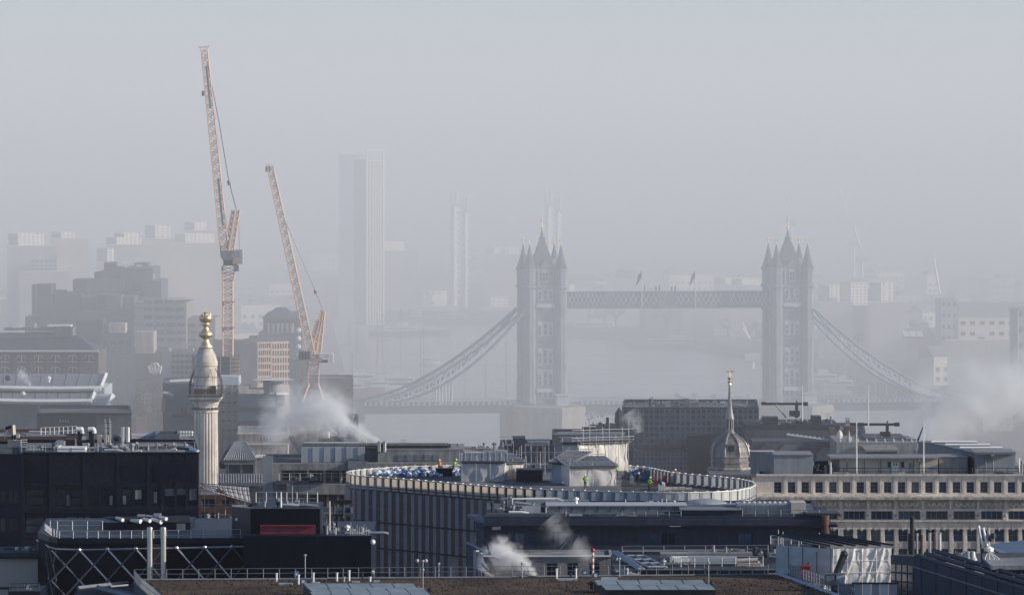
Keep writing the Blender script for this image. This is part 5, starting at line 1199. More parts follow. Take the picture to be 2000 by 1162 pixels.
for (x,y,lab,v_,hm,fc,bd,ps) in PEOPLE: person(G(x,y,Zu if x < 1225 else Zr), lab, v_, hm, fc, bd, ps)
# materials at the right of the roof
def pile(name,label,cat,x0,x1,yb,h_,d,m,cover=None):
    p,q = G(x0,yb,Zr),G(x1,yb,Zr); t = thing(name,label,cat,tuple(p)); rg = random.Random(int(x0)); n = 4; 
    for i in range(n):
        a = p.lerp(q,i/n); w2 = (q-p).length/n
        MB().box((a.x+.04,a.y,Zr),(a.x+w2-.04,a.y+d,Zr+h_*rg.uniform(.6,1))).build('stack',M[m],t)
    if cover:
        vs = []; nx = 10
        for j in range(5):
            for i in range(nx+1):
                a = i/nx; prof = (0,.75,1.0,.8,.1)[j]; vs.append((p.x-.2+(q.x-p.x+.4)*a, p.y-.3+(d+.6)*j/4, Zr+h_*1.08*prof*(1-.25*abs(math.sin(a*7)))+.05))
        MB().add(vs,[(j*(nx+1)+i,j*(nx+1)+i+1,(j+1)*(nx+1)+i+1,(j+1)*(nx+1)+i) for j in range(4) for i in range(nx)]).build('tarpaulin',M[cover],t)
    return t
pile('tarpaulin_stack','blue tarpaulin draped over a stack at the back of the oval roof','stack',1238,1268,936,1.6,2.5,'grey_metal','blue_paint'); pile('sheet_stack','pale grey sheet-covered stack left of the blue tarpaulin','stack',1228,1240,934,1.3,2,'shade_grey_sheet','pale_panel'); pile('material_stack','low white board stack right of the blue tarpaulin','stack',1264,1282,930,.8,2,'white_paint')
pile('gas_cage','red steel cage with bottles in the middle of the right roof','cage',1276,1284,950,2.0,1.2,'red_paint'); pile('gas_cage','second red cage behind and right of the first','cage',1294,1304,944,1.5,1.2,'red_paint'); pile('board_stack','white angled boards lying at the front rim of the oval roof','stack',1286,1300,958,1.1,3,'white_paint'); pile('plank_stack','long pale planks lying along the front rim of the oval roof','stack',1300,1352,956,.4,1.2,'cream_wall')
for i,(x,y,lab) in enumerate(((1312,939,'dark plant box beside the second red cage'),(1324,941,'grey plant box on the right roof edge'),(1230,945,'grey tool box in front of the pale stack'),(1216,948,'long grey ramp box by the tall scaffold'),(1336,944,'dark pallet nearest the curved right rim'))): pile('site_box',lab,'box',x,x+9,y,1.0+.2*i,1.2,('dark_metal','grey_metal','pale_panel','grey_metal','dark_metal')[i])

# ---------------------------------------------------------------- classical stone building on the right
Yb = 800; zb_ = lambda y: zz(y, Yb)
w1 = cols(1512,26.85,20,14.5); w2 = cols(1540,53.7,9,42); w3 = cols(1540,26.85,18,18)
cb = Bld('classical_office','long pale classical stone office with rows of square windows on the right','building',1477,2030,928,Yb,34,'portland','roof_slab',rows=[(941,962,w1,('mid','matt2','matt','pale','mid','blue'),(2,3)),(998,1014,w2,('matt2','mid','blue'),(4,1)),(1034,1057,w3,('mid','matt2','matt','pale','blue'),(2,2)),(1071,1092,w3,('mid','matt2'),(2,2))],slab=.75,parapet=.6,seed=4,frame='grey_metal',fw=.05)
r_ = cb.root
def ledge(y0, y1, out, m='portland', nm='cornice'): MB().box((xx(1477,Yb),Yb-out,zb_(y1)),(xx(2030,Yb),Yb-.003,zb_(y0))).build(nm,M[m],r_)
ledge(925.5,929,.35); ledge(963.5,966.5,.75); ledge(966.5,969,1.15); ledge(969,974,1.7,'portland_dark'); ledge(974,977,.5,'portland_dark'); ledge(994,997,.4); ledge(1015,1017.5,.55); ledge(1017.5,1020,.3); ledge(1030,1032,.2)
rp = MB().box((-.5,-.10,-.5),(.5,0,.5)).mesh('relief_panel',M['portland_dark']); sw = MB(); 
for j in range(3):
    for i in range(8):
        t0, t1 = i/8, (i+1)/8; f_ = lambda t: (-.42+(j+t)*.28, -.14, .28-.55*math.sin(math.pi*t)); sw.tube(f_(t0), f_(t1), .055, n=5)
swm = sw.mesh('swag', M['portland'])
pil = MB().box((-.5,-.18,0),(.5,0,1)).mesh('pilaster',M['portland']); cap_ = MB().box((-.5,-.34,0),(.5,0,.35)).box((-.42,-.27,-.3),(.42,0,0)).mesh('pilaster_cap',M['portland']); med = MB().lathe([(.28,-.05),(.22,.05),(.02,.1)],(0,0,0),8).mesh('medallion',M['portland_dark'])
for i in range(9):
    x = 1540+53.7*i; xc = x+21
    inst('relief_panel',rp,r_,W(xc,985.5,Yb),0,(42*Yb/F,1,14*Yb/F)); inst('swag',swm,r_,W(xc,985,Yb),0,(42*Yb/F,1,.9))
    xp = x+47.8
    inst('pilaster',pil,r_,W(xp,1014,Yb),0,(9*Yb/F,1,16*Yb/F)); inst('pilaster_cap',cap_,r_,W(xp,999,Yb),0,(12*Yb/F,1,1)); inst('medallion',med,r_,W(xp,1006,Yb)-Vector((0,.2,0)),rot=(R(90),0,0)); inst('bracket',cap_,r_,W(xp,980,Yb),0,(5*Yb/F,1,3.6)) 
for i in range(18):
    x = 1540+26.85*i+22.4; inst('pilaster',pil,r_,W(x,1075,Yb),0,(6.2*Yb/F,1,41*Yb/F)); inst('pilaster_cap',cap_,r_,W(x,1034,Yb),0,(8*Yb/F,1,.7)); inst('keystone',cap_,r_,W(x-13.4,1033,Yb),0,(5*Yb/F,.8,.7))
    inst('spandrel',rp,r_,W(x-13.4,1064,Yb)-Vector((0,0,0)),0,(16*Yb/F,.6,10*Yb/F))
for i in range(20): inst('pier_strip',pil,r_,W(1512+26.85*i+20.6,963,Yb),0,(4.6*Yb/F,.5,33*Yb/F))
# things fixed on its roof
hut = thing('roof_hut','beige flat-roofed hut with white double doors on the classical office roof','hut',(xx(1727,806),806,cb.top)); Yr = 806
hb = MB().pbox(1640,1832,896,930,Yr,6).build('wall',M['cream_wall'],hut); MB().pbox(1622,1834,893,896,Yr-1.2,8.4).build('roof',M['zinc'],hut)
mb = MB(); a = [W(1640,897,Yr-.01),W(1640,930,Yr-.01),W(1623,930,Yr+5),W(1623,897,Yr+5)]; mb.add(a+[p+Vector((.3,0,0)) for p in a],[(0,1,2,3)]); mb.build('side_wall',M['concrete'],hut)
inst('door',unit_window(M['white_paint'],M['pale_panel'],2,1,.05),hut,W(1748.5,914,Yr-.05),0,(15*Yr/F,1,24*Yr/F))
for x in (1745,1750): MB().pbox(x,x+2,904,909,Yr-.1,.04).build('door_pane',GL['dark'],hut)
for x in (1737,1763): inst('window',win_mesh('dark','pale_panel',1,1),hut,W(x,907,Yr-.04),0,(7*Yr/F,1,13*Yr/F))
part_box(hut,'louvre_door','grey_metal',1776,1786,905,928,Yr-.08,.07); part_box(hut,'louvre_door','grey_panel',1808,1828,912,928,Yr-.08,.07)
for x in (1654,1688,1720,1784,1796): MB().pbox(x,x+1.2,896,930,Yr-.1,.09).build('downpipe',M['grey_metal'],hut)
for x,y in ((1680,910),(1718,898),(1795,898),(1655,898)): MB().ball(W(x,y,Yr-.2),.16).build('wall_light',M['white_paint'],hut)
railing(hut,[W(1625,927.5,Yr-4.4),W(1990,927.5,Yr-4.4)],1.0,1.7,'dark_metal')
def roofbox(x0,x1,y0,y1,Y,d,m,label,name='plant_room',topm='zinc'):
    t = thing(name,label,'plant room',(xx((x0+x1)/2,Y),Y,zz(y1,Y))); MB().pbox(x0,x1,y0,y1,Y,d).build('wall',M[m],t); MB().pbox(x0-1,x1+1,y0-1.5,y0,Y-.2,d+.4).build('roof',M[topm],t); return t
t = roofbox(1512,1588,889,930,804,9,'grey_panel','plain grey metal plant box behind the left end of the classical office parapet')
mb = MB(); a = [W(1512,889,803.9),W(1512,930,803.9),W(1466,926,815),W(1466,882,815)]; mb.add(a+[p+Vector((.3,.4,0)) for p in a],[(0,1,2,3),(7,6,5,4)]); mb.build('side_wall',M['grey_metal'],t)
for (x0,x1,y0,y1) in ((1466,1512,879.5,881.5),(1500,1560,883,885)): part_box(t,'roof_rail','white_paint',x0,x1,y0,y1,812,.4)
pl_ = thing('pipework','dark tangle of pipes and plant between the grey box and the hut','pipework',(xx(1606,806),806,cb.top)); clutter(pl_,1590,1622,928,804,14,77,4,1.6,.85); part_box(pl_,'tank','dark_metal',1592,1618,900,928,810,4)
roofbox(1834,1890,893,930,807,7,'concrete','low pale concrete plant box right of the hut')
t = roofbox(1904,1983,884,930,806,8,'grey_panel','large pale clad plant house at the right end of the classical office roof')
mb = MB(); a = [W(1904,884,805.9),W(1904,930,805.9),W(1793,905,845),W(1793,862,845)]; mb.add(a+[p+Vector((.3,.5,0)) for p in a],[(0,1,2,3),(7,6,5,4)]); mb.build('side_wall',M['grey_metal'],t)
mb = MB(); a = [W(1903,883,805),W(1984,883,805),W(1885,860,846),W(1792,860,846)]; mb.add(a+[p-ZV*.3 for p in a],[(0,1,2,3),(7,6,5,4),(0,4,5,1)]); mb.build('roof',M['grey_metal'],t)
for f_ in (.25,.5,.75): MB().bar(a[0].lerp(a[3],f_)+ZV*.2,a[1].lerp(a[2],f_)+ZV*.2,.3).build('roof_rail',M['white_paint'],t)
duct(t,[(1925,922,805.5),(1925,893,805.5),(1939,893,805.5),(1939,922,805.5)],.12,'grey_metal'); MB().ball(W(1938,887,805.6),.3).build('wall_light',M['white_paint'],t)
clutter(cb.root,1900,1990,928,801,10,14,1,.7,.5); clutter(cb.root,1985,2010,926,806,6,15,6,2,.5)
for (x,y0,y1,Yp,flag,lab) in ((1673,826,925,802,0,'white flagpole left of the hut doors on the classical office'),(1804,828,925,802,1,'white flagpole carrying a limp dark flag on the classical office'),(1696,755,832,915,0,'tall thin flagpole rising from the dark stepped building'),(1567,755,822,930,0,'thin white flagpole in front of the south bridge tower')):
    b_, t2 = W(x,y1,Yp), W(x,y0,Yp); t = thing('flagpole',lab,'flagpole',tuple(b_)); MB().tube(b_,t2,.11,.06,8).build('pole',M['white_paint'],t); MB().ball(t2,.13).build('finial',M['white_paint'],t)
    if flag:
        mb = MB(); n = 6; vs = []
        for i in range(n+1):
            f_ = i/n; vs += [t2-ZV*(.1+2.1*f_)+Vector((-.95*f_,.12*math.sin(5*f_),0)), t2-ZV*(.65+2.15*f_)+Vector((-.1-.75*f_,.12*math.sin(5*f_+1),0))]
        mb.add(vs,[(2*i,2*i+1,2*i+3,2*i+2) for i in range(n)]); mb.build('flag',M['flag_blue'],t)
# ---------------------------------------------------------------- stepped dark building behind it with window-cleaning cranes
Ys_ = 945; sb = Bld('stepped_office','dark stepped office with pitched dormers and cluttered roofs behind the classical office','building',1455,1690,840,Ys_+14,26,'concrete_dark','roof_slab',parapet=.6,zb=4)
part_box(sb.root,'upper_wall','navy_wall',1456,1640,830,848,Ys_+16,20); clutter(sb.root,1470,1640,829,Ys_+18,26,41,10,.8,.45)
part_box(sb.root,'brick_bay','rust_brick',1650,1668,833,852,Ys_+4,4); part_box(sb.root,'brick_bay','brick_brown',1620,1632,836,860,Ys_+4,4)
part_box(sb.root,'roof_house','dark_metal',1490,1520,815,828,Ys_+18,5); part_box(sb.root,'roof_house','dark_metal',1586,1604,813,828,Ys_+18,5)
low = part_box(sb.root,'wing','concrete_dark',1470,1640,862,930,Ys_+2,11)
for i in range(4):
    x = 1480+i*38; mb = MB(); a = [W(x,880+i*2,Ys_+1),W(x+14,866+i*2.5,Ys_+1),W(x+40,868+i*2.5,Ys_+1),W(x+40,900,Ys_+1),W(x,900,Ys_+1)]; mb.add(a+[p+Vector((0,3,0)) for p in a],[(0,1,2,3,4),(0,5,6,1),(1,6,7,2),(2,7,8,3)]); mb.build('dormer',M['grey_metal' if i%2 else 'concrete_dark'],sb.root)
fr = part_box(sb.root,'wing','concrete',1634,1792,864,900,Ys_-18,22)
mb = MB(); a = [W(1678,868,Ys_-18.2),W(1746,868,Ys_-18.2),W(1756,878,Ys_-20.5),W(1690,878,Ys_-20.5)]; mb.add(a+[p-ZV*.3 for p in a],[(0,1,2,3),(7,6,5,4),(2,6,7,3)]); mb.build('canopy',M['concrete'],sb.root)
part_box(sb.root,'recess','dark_metal',1692,1752,879,886,Ys_-18.3,.2)
for i in range(9): MB().lathe([(.2,0),(.26,.2),(.14,.4),(.18,.5),(.05,.7)], W(1640+i*17.5,864,Ys_-16), 8).build('cowl',M['pale_panel'],sb.root)
for i in range(12): MB().lathe([(.2,0),(.26,.1),(.05,.35)], W(1540+i*8.5,849+i*1.1,Ys_+3), 8).build('cowl',M['pale_panel'],sb.root)
mb = MB(); mb.bar(W(1536,849,Ys_+2.5),W(1640,863,Ys_+1.5),.35); mb.build('gutter',M['pale_panel'],sb.root)
part_box(sb.root,'roof_slab','concrete_dark',1690,1770,855,866,Ys_-12,14); clutter(sb.root,1700,1780,862,Ys_-14,12,44,8,.7,.5)
MB().lathe([(.3,0),(.5,.7),(.15,1.3),(.2,1.5),(.02,2.2)], W(1658,866,Ys_-15), 8).build('bell_cowl',M['pale_panel'],sb.root); MB().lathe([(.35,0),(.5,.5),(.4,1.0),(.1,1.4)], W(1640,856,Ys_-10), 8).build('dish_cowl',M['white_paint'],sb.root)
ac_unit(sb.root,1652,1660,818,830,Ys_+14,1.2,'white_paint')
sd_ = part_box(sb.root,'side_house','grey_metal',1790,1850,880,905,Ys_-30,6); 
def bmu(x0,x1,y,xm,yb,Y,label):
    t = thing('window_cleaning_crane',label,'roof crane',tuple(W(xm,yb,Y)))
    MB().box((xx(x0,Y),Y,zz(y+2.6,Y)),(xx(x1,Y),Y+.5,zz(y-2.2,Y))).build('boom',M['dark_metal'],t); MB().box((xx(x1-10,Y),Y-.1,zz(y+4,Y)),(xx(x1,Y),Y+.6,zz(y-3.4,Y))).build('boom_end',M['dark_metal'],t)
    MB().box((xx(xm-3,Y),Y,zz(yb,Y)),(xx(xm+3,Y),Y+.5,zz(y+2,Y))).build('mast',M['dark_metal'],t); MB().box((xx(xm-14,Y),Y-.3,zz(yb-3,Y)),(xx(xm+6,Y),Y+1,zz(yb-14,Y))).build('base_box',M['dark_metal'],t)
    MB().bar(W(xm,y-7,Y+.2),W(xm,y,Y+.2),.16).build('top_post',M['dark_metal'],t); return t
bmu(1660,1757,828.5,1733,857,Ys_-9,'dark window-cleaning crane with a long level boom at the right of the stepped roof')
b2_ = bmu(1490,1578,788.5,1556,816,Ys_+22,'dark window-cleaning crane with strut in front of the south bridge tower pier'); MB().bar(W(1535,815,Ys_+22),W(1515,790,Ys_+22),.2).build('strut',M['grey_metal'],b2_); MB().pbox(1487,1496,785,791,Ys_+21.8,.6).build('cradle',M['dark_metal'],b2_)
# ---------------------------------------------------------------- dark office in the middle front
Yk = 690
kb = Bld('dark_office','dark flat-fronted office with grey rooftop ducts in the middle foreground','building',946,1602,1008,Yk,30,'navy_wall','roof_felt',rows=[(1040,1064,[(1005,1026),(1058,1074),(1082,1100),(1118,1134),(1268,1285),(1292,1304),(1306,1318),(1440,1470),(1500,1530)]),(1072,1090,[(1005,1030),(1060,1078),(1110,1130),(1268,1286),(1292,1318)])],glass=('dark','blue','mid','pale'),slab=.3,parapet=.5,seed=8,frame='navy_wall')
r_ = kb.root
def strip(parent,nm,m,x0,x1,y0,y1,Y,d): return part_box(parent,nm,m,x0,x1,y0,y1,Y,d)
strip(r_,'eave','black_panel',944,1606,1026,1030,Yk-.9,.88); strip(r_,'cornice','navy_wall',946,1602,1014,1026,Yk-.35,.34)
mb = MB(); a = [W(912,1003,Yk+8),W(936,1003,Yk+8),W(978,1028,Yk-1),W(962,1029,Yk-1)]; mb.add(a+[p-ZV*.35 for p in a],[(0,1,2,3),(7,6,5,4),(0,3,7,4),(2,6,7,3),(1,5,6,2)]); mb.build('corner_eave',M['grey_metal'],r_)
mb = MB(); a = [W(930,1012,Yk+6),W(947,1028,Yk-.1),W(947,1140,Yk-.1),W(930,1128,Yk+6)]; mb.add(a,[(0,1,2,3)]); mb.build('side_wall',M['navy_wall'],r_)
for i in range(5): MB().bar(W(932+i*3,1030+i*2,Yk+5-i),W(932+i*3,1062+i*2,Yk+5-i),.12).build('fin',M['grey_metal'],r_)
strip(r_,'upper_storey','concrete_dark',950,1600,1003,1012,Yk+3,20)
d1 = strip(r_,'duct_house','grey_metal',1068,1340,988,1003,Yk+6,6); strip(r_,'duct_house','grey_metal',1336,1446,986,996,Yk+9,5); strip(r_,'duct_lid','pale_panel',1066,1342,986.5,988,Yk+5.8,6.4)
for i in range(10): MB().pbox(1092+i*25,1092.8+i*25,988.5,1002.5,Yk+5.93,.06).build('duct_joint',M['dark_metal'],d1)
strip(r_,'plant_box','grey_metal',1012,1056,988,1003,Yk+5,5); strip(r_,'plant_box','pale_panel',1020,1056,988,1002.5,Yk+4.9,.08); strip(r_,'plant_box','grey_metal',978,998,974,994,Yk+7,3); strip(r_,'plant_box','pale_panel',997,1000,972,990,Yk+6.9,3); strip(r_,'plant_box','grey_panel',1028,1096,975,987,Yk+12,4)
duct(r_,[(1000,987,Yk+6),(1000,974,Yk+6),(1085,973,Yk+8),(1100,978,Yk+8)],.13,'pale_panel'); duct(r_,[(1004,981,Yk+6.5),(1040,985,Yk+6.5),(1044,981,Yk+6.5)],.2,'galv'); duct(r_,[(1066,1003,Yk+5.5),(1066,991,Yk+5.5),(1072,989,Yk+5.5)],.1,'pale_panel')
strip(r_,'roof_step','roof_light',1075,1150,978,985,Yk+14,3); vent(r_,1125,984,Yk+9,.3,.5,'white_paint')
for x in (1222,1302,1427): mast(r_,x,974,988,Yk+12,.06,'white_paint')
mb = MB().lathe([(2.8,0),(2.6,.25),(1.6,.55),(.1,.7)], W(1378,984,Yk+13), 20); mb.build('shallow_dome',M['grey_panel'],r_)
strip(r_,'lift_house','navy_wall',1330,1449,996,1028,Yk+1.5,5); MB().pbox(1328,1451,994.5,996.5,Yk+1.2,5.6).build('coping',M['grey_metal'],r_)
cu = strip(r_,'cooling_unit','grey_panel',1440,1545,984,1005,Yk+4,5); MB().box((xx(1545,Yk+3.9)+.005,Yk+3.6,zz(1007,Yk+4)),(xx(1574,Yk+3.9),Yk+8.5,zz(981,Yk+4))).build('cooling_unit',M['cream_wall'],r_)  # right end a paler cream box: sunlight put into its colour
for i in range(9): MB().lathe([(.32,0),(.36,.12),(.1,.3)], W(1452+i*10,983,Yk+6), 8).build('fan',M['pale_panel'],cu)
for i in range(13): MB().pbox(1443+i*7.8,1443.6+i*7.8,986,1003,Yk+3.93,.06).build('panel_joint',M['grey_metal'],cu)
clutter(r_,952,1010,1003,Yk+4,14,5,3,1.4,.7); clutter(r_,1218,1330,988,Yk+13,10,6,4,.6,.5); clutter(r_,1100,1215,1010,Yk+1.5,7,7,1,.5,.4)
railing(r_,[W(1215,1012,Yk+1),W(1330,1012,Yk+1)],.9,1.5,'grey_metal'); railing(r_,[W(1450,1010,Yk+1),W(1600,1010,Yk+1)],.9,1.6,'grey_metal')
strip(r_,'end_bay','navy_wall',1602,1622,1004,1140,Yk+1,14); strip(r_,'end_eave','dark_metal',1575,1640,1002,1006,Yk-.4,6); strip(r_,'end_eave','black_panel',1600,1636,1024,1029,Yk-.6,5); MB().tube(W(1612,1100,Yk-.3),W(1612,1006,Yk-.3),.5,n=12).build('round_pier',M['rust_brick'],r_)
strip(r_,'wall_light','pale_panel',1308,1330,1027,1028,Yk-1,.06)
# pale lower storey with dark doors
lw = Bld('pale_annexe','pale rendered annexe with dark window openings, half veiled by white steam','building',946,1196,1086,Yk-12,11,'concrete','roof_light',rows=[(1099,1125,[(1067,1089),(1107,1129),(1150,1171)])],glass=('dark','mid'),slab=.3,parapet=.25,zb=4)
strip(lw.root,'coping','white_paint',944,1200,1084.5,1087,Yk-12.3,.5)
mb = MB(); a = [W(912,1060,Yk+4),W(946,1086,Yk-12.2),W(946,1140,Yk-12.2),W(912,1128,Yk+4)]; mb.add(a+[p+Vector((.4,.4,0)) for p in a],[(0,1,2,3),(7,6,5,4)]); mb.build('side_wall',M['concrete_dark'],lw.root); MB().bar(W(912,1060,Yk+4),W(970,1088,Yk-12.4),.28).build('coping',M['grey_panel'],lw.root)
for i in range(3): MB().bar(W(930+i*9,1074+i*5,Yk-6-i*2),W(930+i*9,1130,Yk-6-i*2),.5).build('pier',M['pale_panel'],lw.root)
MB().path([W(974,1098,Yk-13),W(973,1088,Yk-13),W(975,1076,Yk-13)],.06).build('lamp_bracket',M['dark_metal'],lw.root)
# ---------------------------------------------------------------- steel roof deck with open frames and bright panels
Yf_ = 655; fd = thing('plant_deck','steel plant deck with dark open roof frames and sunlit panels','plant deck',(xx(1340,Yf_),Yf_,4))
MB().pbox(1200,1530,1113,1180,Yf_-4,24).build('deck_base',M['dark_metal'],fd); MB().pbox(1246,1534,1111,1113,Yf_-4.4,.4).build('edge_beam',M['grey_metal'],fd)
for i in range(12): MB().pbox(1262+i*23,1264+i*23,1113,1124,Yf_-4.3,.25).build('stanchion',M['grey_metal'],fd)
MB().pbox(1246,1534,1123.5,1125,Yf_-4.5,.5).build('edge_beam',M['pale_panel'],fd)
mb = MB(); mb.bar(W(1199,1078,Yf_+14),W(1250,1112,Yf_-4),.45); mb.bar(W(1206,1077,Yf_+14),W(1258,1111,Yf_-4),.3); mb.build('slanted_beam',M['pale_panel'],fd)
for i in range(6): MB().bar(W(1204+i*8.5,1080+i*6,Yf_+12-3*i),W(1204+i*8.5,1122,Yf_+10-3*i),.22).build('post',M['grey_metal'],fd)
for j in range(3):
    for i in range(2):
        f0, f1 = j/3, (j+1)/3; P = lambda a, f: W(1224+42*f+a*36,1087+22*f,Yf_+9-12*f)
        a = [P(i/1.0*.5*2*.5,f0),P((i+1)*.5,f0),P((i+1)*.5,f1),P(i*.5,f1)]; MB().add([p for p in a]+[p-ZV*.1 for p in a],[(0,1,2,3),(7,6,5,4)]).build('dark_panel',GL['dark'],fd)
for i in range(3): MB().bar(P(i*.5,0)+ZV*.12,P(i*.5,1)+ZV*.12,.2).build('frame_bar',M['pale_panel'],fd)
for j in range(4): MB().bar(P(0,j/3)+ZV*.14,P(1,j/3)+ZV*.14,.16).build('frame_bar',M['pale_panel'],fd)
MB().bar(W(1215,1077,Yf_+14),W(1420,1075,Yf_+15),.22).build('top_rail',M['grey_metal'],fd); 
for (x0,x1,y0,y1,m,dy) in ((1312,1345,1089,1099,'white_paint',4),(1345,1440,1089,1101,'pale_panel',4.2),(1290,1345,1081,1088,'roof_light',9),(1345,1470,1080,1087,'zinc',10),(1345,1440,1102,1109,'dark_metal',3)): MB().pbox(x0,x1,y0,y1,Yf_+dy,3).build('roof_panel',M[m],fd)
for (x0,x1,y) in ((1440,1485,1103),(1458,1492,1107),(1440,1480,1096)): MB().tube(W(x0,y,Yf_+2),W(x1,y-2,Yf_+2),.34,n=10).build('duct',M['cream_wall'],fd)
railing(fd,[W(1330,1107,Yf_+1),W(1490,1104,Yf_+1)],1.1,1.6,'galv'); railing(fd,[W(1215,1081,Yf_+13),W(1500,1079,Yf_+13)],.9,2.4,'grey_metal')
clutter(fd,1292,1345,1104,Yf_+2,14,61,3,.8,.15); clutter(fd,1390,1420,1080,Yf_+11,6,62,3,.7,.1); clutter(fd,1202,1240,1124,Yf_-6,14,63,2,.8,.3); clutter(fd,1470,1530,1090,Yf_+8,10,64,4,1,.5)
lo = Bld('louvred_block','dark louvred plant block right of the steel deck','building',1505,1585,1062,Yf_+14,10,'concrete_dark','roof_slab',rows=[(1066,1078,cols(1508,12,6,9))],glass=('mid','blue')); railing(lo.root,[W(1505,1062,Yf_+14),W(1585,1062,Yf_+14)],1.0,1.2,'galv')
for x in (1520,1529,1560,1600,1638): solo(MB().tube(W(x,1135,Yf_-8),W(x,1032+(x%7)*2,Yf_-8),.05,n=6),'scaffold_pole',M['galv'],'thin upright scaffold pole %s the white shrouded box'%('far left of' if x<1525 else 'second left of' if x<1535 else 'just left of' if x<1570 else 'left on the face of' if x<1610 else 'in the middle of the face of'),'pole')
# ---------------------------------------------------------------- white shrouded box
Zt = 51.35
def shroud(x0,x1,xs,yt,yb,Y,label):
    p = W(x0,yb,Y); wd = (x1-x0)*Y/F; h_ = (yb-yt)*Y/F; t = thing('shrouded_scaffold',label,'scaffold',tuple(p)); u = Vector((math.cos(.14),math.sin(.14),0)); v = Vector((-.95,.9,0)).normalized()
    def sheet(o,du,w_,m,n=16,sd_=0,amp=.16):
        vs = []; mz = 14
        for j in range(mz+1):
            for i in range(n+1):
                a, b = i/n, j/mz; nn = Vector((du.y,-du.x,0)); f_ = noise.noise(Vector((a*w_*.9+sd_,b*h_*.9,sd_)))*amp+noise.ridged_multi_fractal(Vector((a*w_*.55+b*1.1+sd_,b*h_*.4-a*.8,sd_)),.8,2.1,3,1,2)*.10
                f_ += .05*(1-abs(((a*2) % 1)*2-1)) + .07*(1-abs(((b*3) % 1)*2-1)); f_ += .22*max(0,1-abs((a+sd_*.13) % 1-.2-b*.75)*9); vs.append(o+du*(a*w_)+ZV*(b*h_)+nn*f_)
        MB().add(vs,[(j*(n+1)+i,j*(n+1)+i+1,(j+1)*(n+1)+i+1,(j+1)*(n+1)+i) for j in range(mz) for i in range(n)]).build('sheet',M[m],t,smooth=True)
    n = 4
    for i in range(n): sheet(p+u*wd*i/n,u,wd/n,'sheeting',16,i*3.7)
    dep = 8.2; sheet(p+v*dep,-v,dep,'shade_grey_sheet',24,9,.1)  # left face of the white shroud, shade put into its grey
    o = p+ZV*(h_+.1); a = [o-u*.3,o+u*(wd+.3),o+u*(wd-1.5)+v*dep+ZV*.9,o-u*.3+v*dep+ZV*.9]; a2 = [x+ZV*.15 for x in a]
    MB().add(a+a2,[(3,2,1,0),(4,5,6,7),(0,1,5,4),(1,2,6,5),(2,3,7,6),(3,0,4,7)]).build('roof_sheet',M['zinc'],t)
    for i in range(6): MB().bar(a2[0].lerp(a2[1],i/5)+ZV*.08,a2[3].lerp(a2[2],i/5)+ZV*.08,.14).build('roof_batten',M['dark_metal'],t)
    for b in (.33,.66): MB().bar(p+ZV*h_*b-Vector((0,.34,0)),p+u*wd+ZV*h_*b-Vector((0,.34,0)),.05).build('ledger',M['white_paint'],t)
    for i in range(5): MB().tube(p+u*wd*i/4-Vector((0,.3,0)),p+u*wd*i/4-Vector((0,.3,0))+ZV*h_,.045,n=5).build('standard',M['white_paint'],t)
    for i in range(4): MB().bar(p+v*dep*(i/4)+ZV*.2-Vector((.25,.2,0)),p+v*dep*(i/4)+ZV*h_-Vector((.25,.2,0)),.05).build('standard',M['dark_metal'],t)
shroud(1627,1742,1583,1071,1140,622,'white shrouded scaffold box with wrinkled sheeting at the lower right')
ws = thing('site_hoarding','low white boarded hoarding left of the shrouded box','hoarding',tuple(W(1560,1118,628)))
for i in range(9):
    a, b = W(1521+i*10,1091+i*3.6,634-i*1.0), W(1521+i*10+9.6,1091+i*3.6+3.4,634-i*1.0-.95); MB().add([a,b,b-ZV*1.9,a-ZV*1.9,a+Vector((.1,.1,0)),b+Vector((.1,.1,0)),b-ZV*1.9+Vector((.1,.1,0)),a-ZV*1.9+Vector((.1,.1,0))],[(0,1,2,3),(4,7,6,5),(0,4,5,1),(3,2,6,7),(1,5,6,2)]).build('panel',M['white_paint'],ws)
rd = thing('generator','red site generator on legs behind the low white hoarding','generator',tuple(W(1572,1122,621))); MB().pbox(1564,1584,1103,1116,621,1.2).build('body',M['red_paint'],rd); MB().pbox(1566,1582,1106,1111,620.95,.05).build('grille',M['dark_metal'],rd); MB().tube(W(1579,1103,621.5),W(1579,1098,621.5),.1).build('exhaust',M['dark_metal'],rd)
for x in (1565,1582): MB().pbox(x,x+2,1116,1126,621,.2).build('leg',M['red_paint'],rd)
cr_ = thing('davit_crane','small dark jointed davit crane on grey cabinets before the shrouded box','crane',tuple(W(1632,1140,606)))
MB().bar(W(1631,1128,606),W(1648,1084,606),.55).build('arm',M['dark_metal'],cr_); MB().ball(W(1649,1082,606),.42).build('arm_head',M['dark_metal'],cr_); MB().bar(W(1649,1082,606),W(1645,1087,605.8),.3).build('arm_tip',M['dark_metal'],cr_); MB().tube(W(1630,1160,606),W(1630,1124,606),.4,n=10).build('mast',M['dark_metal'],cr_)
for (x0,x1,y0,y1,m,lab) in ((1612,1631,1121,1143,'grey_metal','blue-grey plant cabinet left of the davit crane'),(1633,1650,1121,1142,'pale_panel','pale plant cabinet right of the davit crane'),(1640,1668,1142,1175,'grey_panel','wide grey cabinet below the davit crane')):
    t = thing('cabinet',lab,'cabinet',tuple(W(x0,y1,605))); MB().pbox(x0,x1,y0,y1,605,1.4).build('body',M[m],t); MB().pbox(x0+2,x1-2,y0+3,y1-3,604.95,.05).build('door',M[m],t); MB().pbox(x0-.5,x1+.5,y0-1.2,y0,604.9,1.6).build('lid',M['grey_metal'],t)
wb_ = thing('site_hoarding','white boarded hoarding in front of the shrouded box at the bottom right','hoarding',tuple(W(1700,1170,600)))
for i in range(5): MB().pbox(1668+i*17,1684+i*17,1140,1185,600,.1).build('panel',M['white_paint' if i%2 else 'shade_grey_sheet'],wb_)
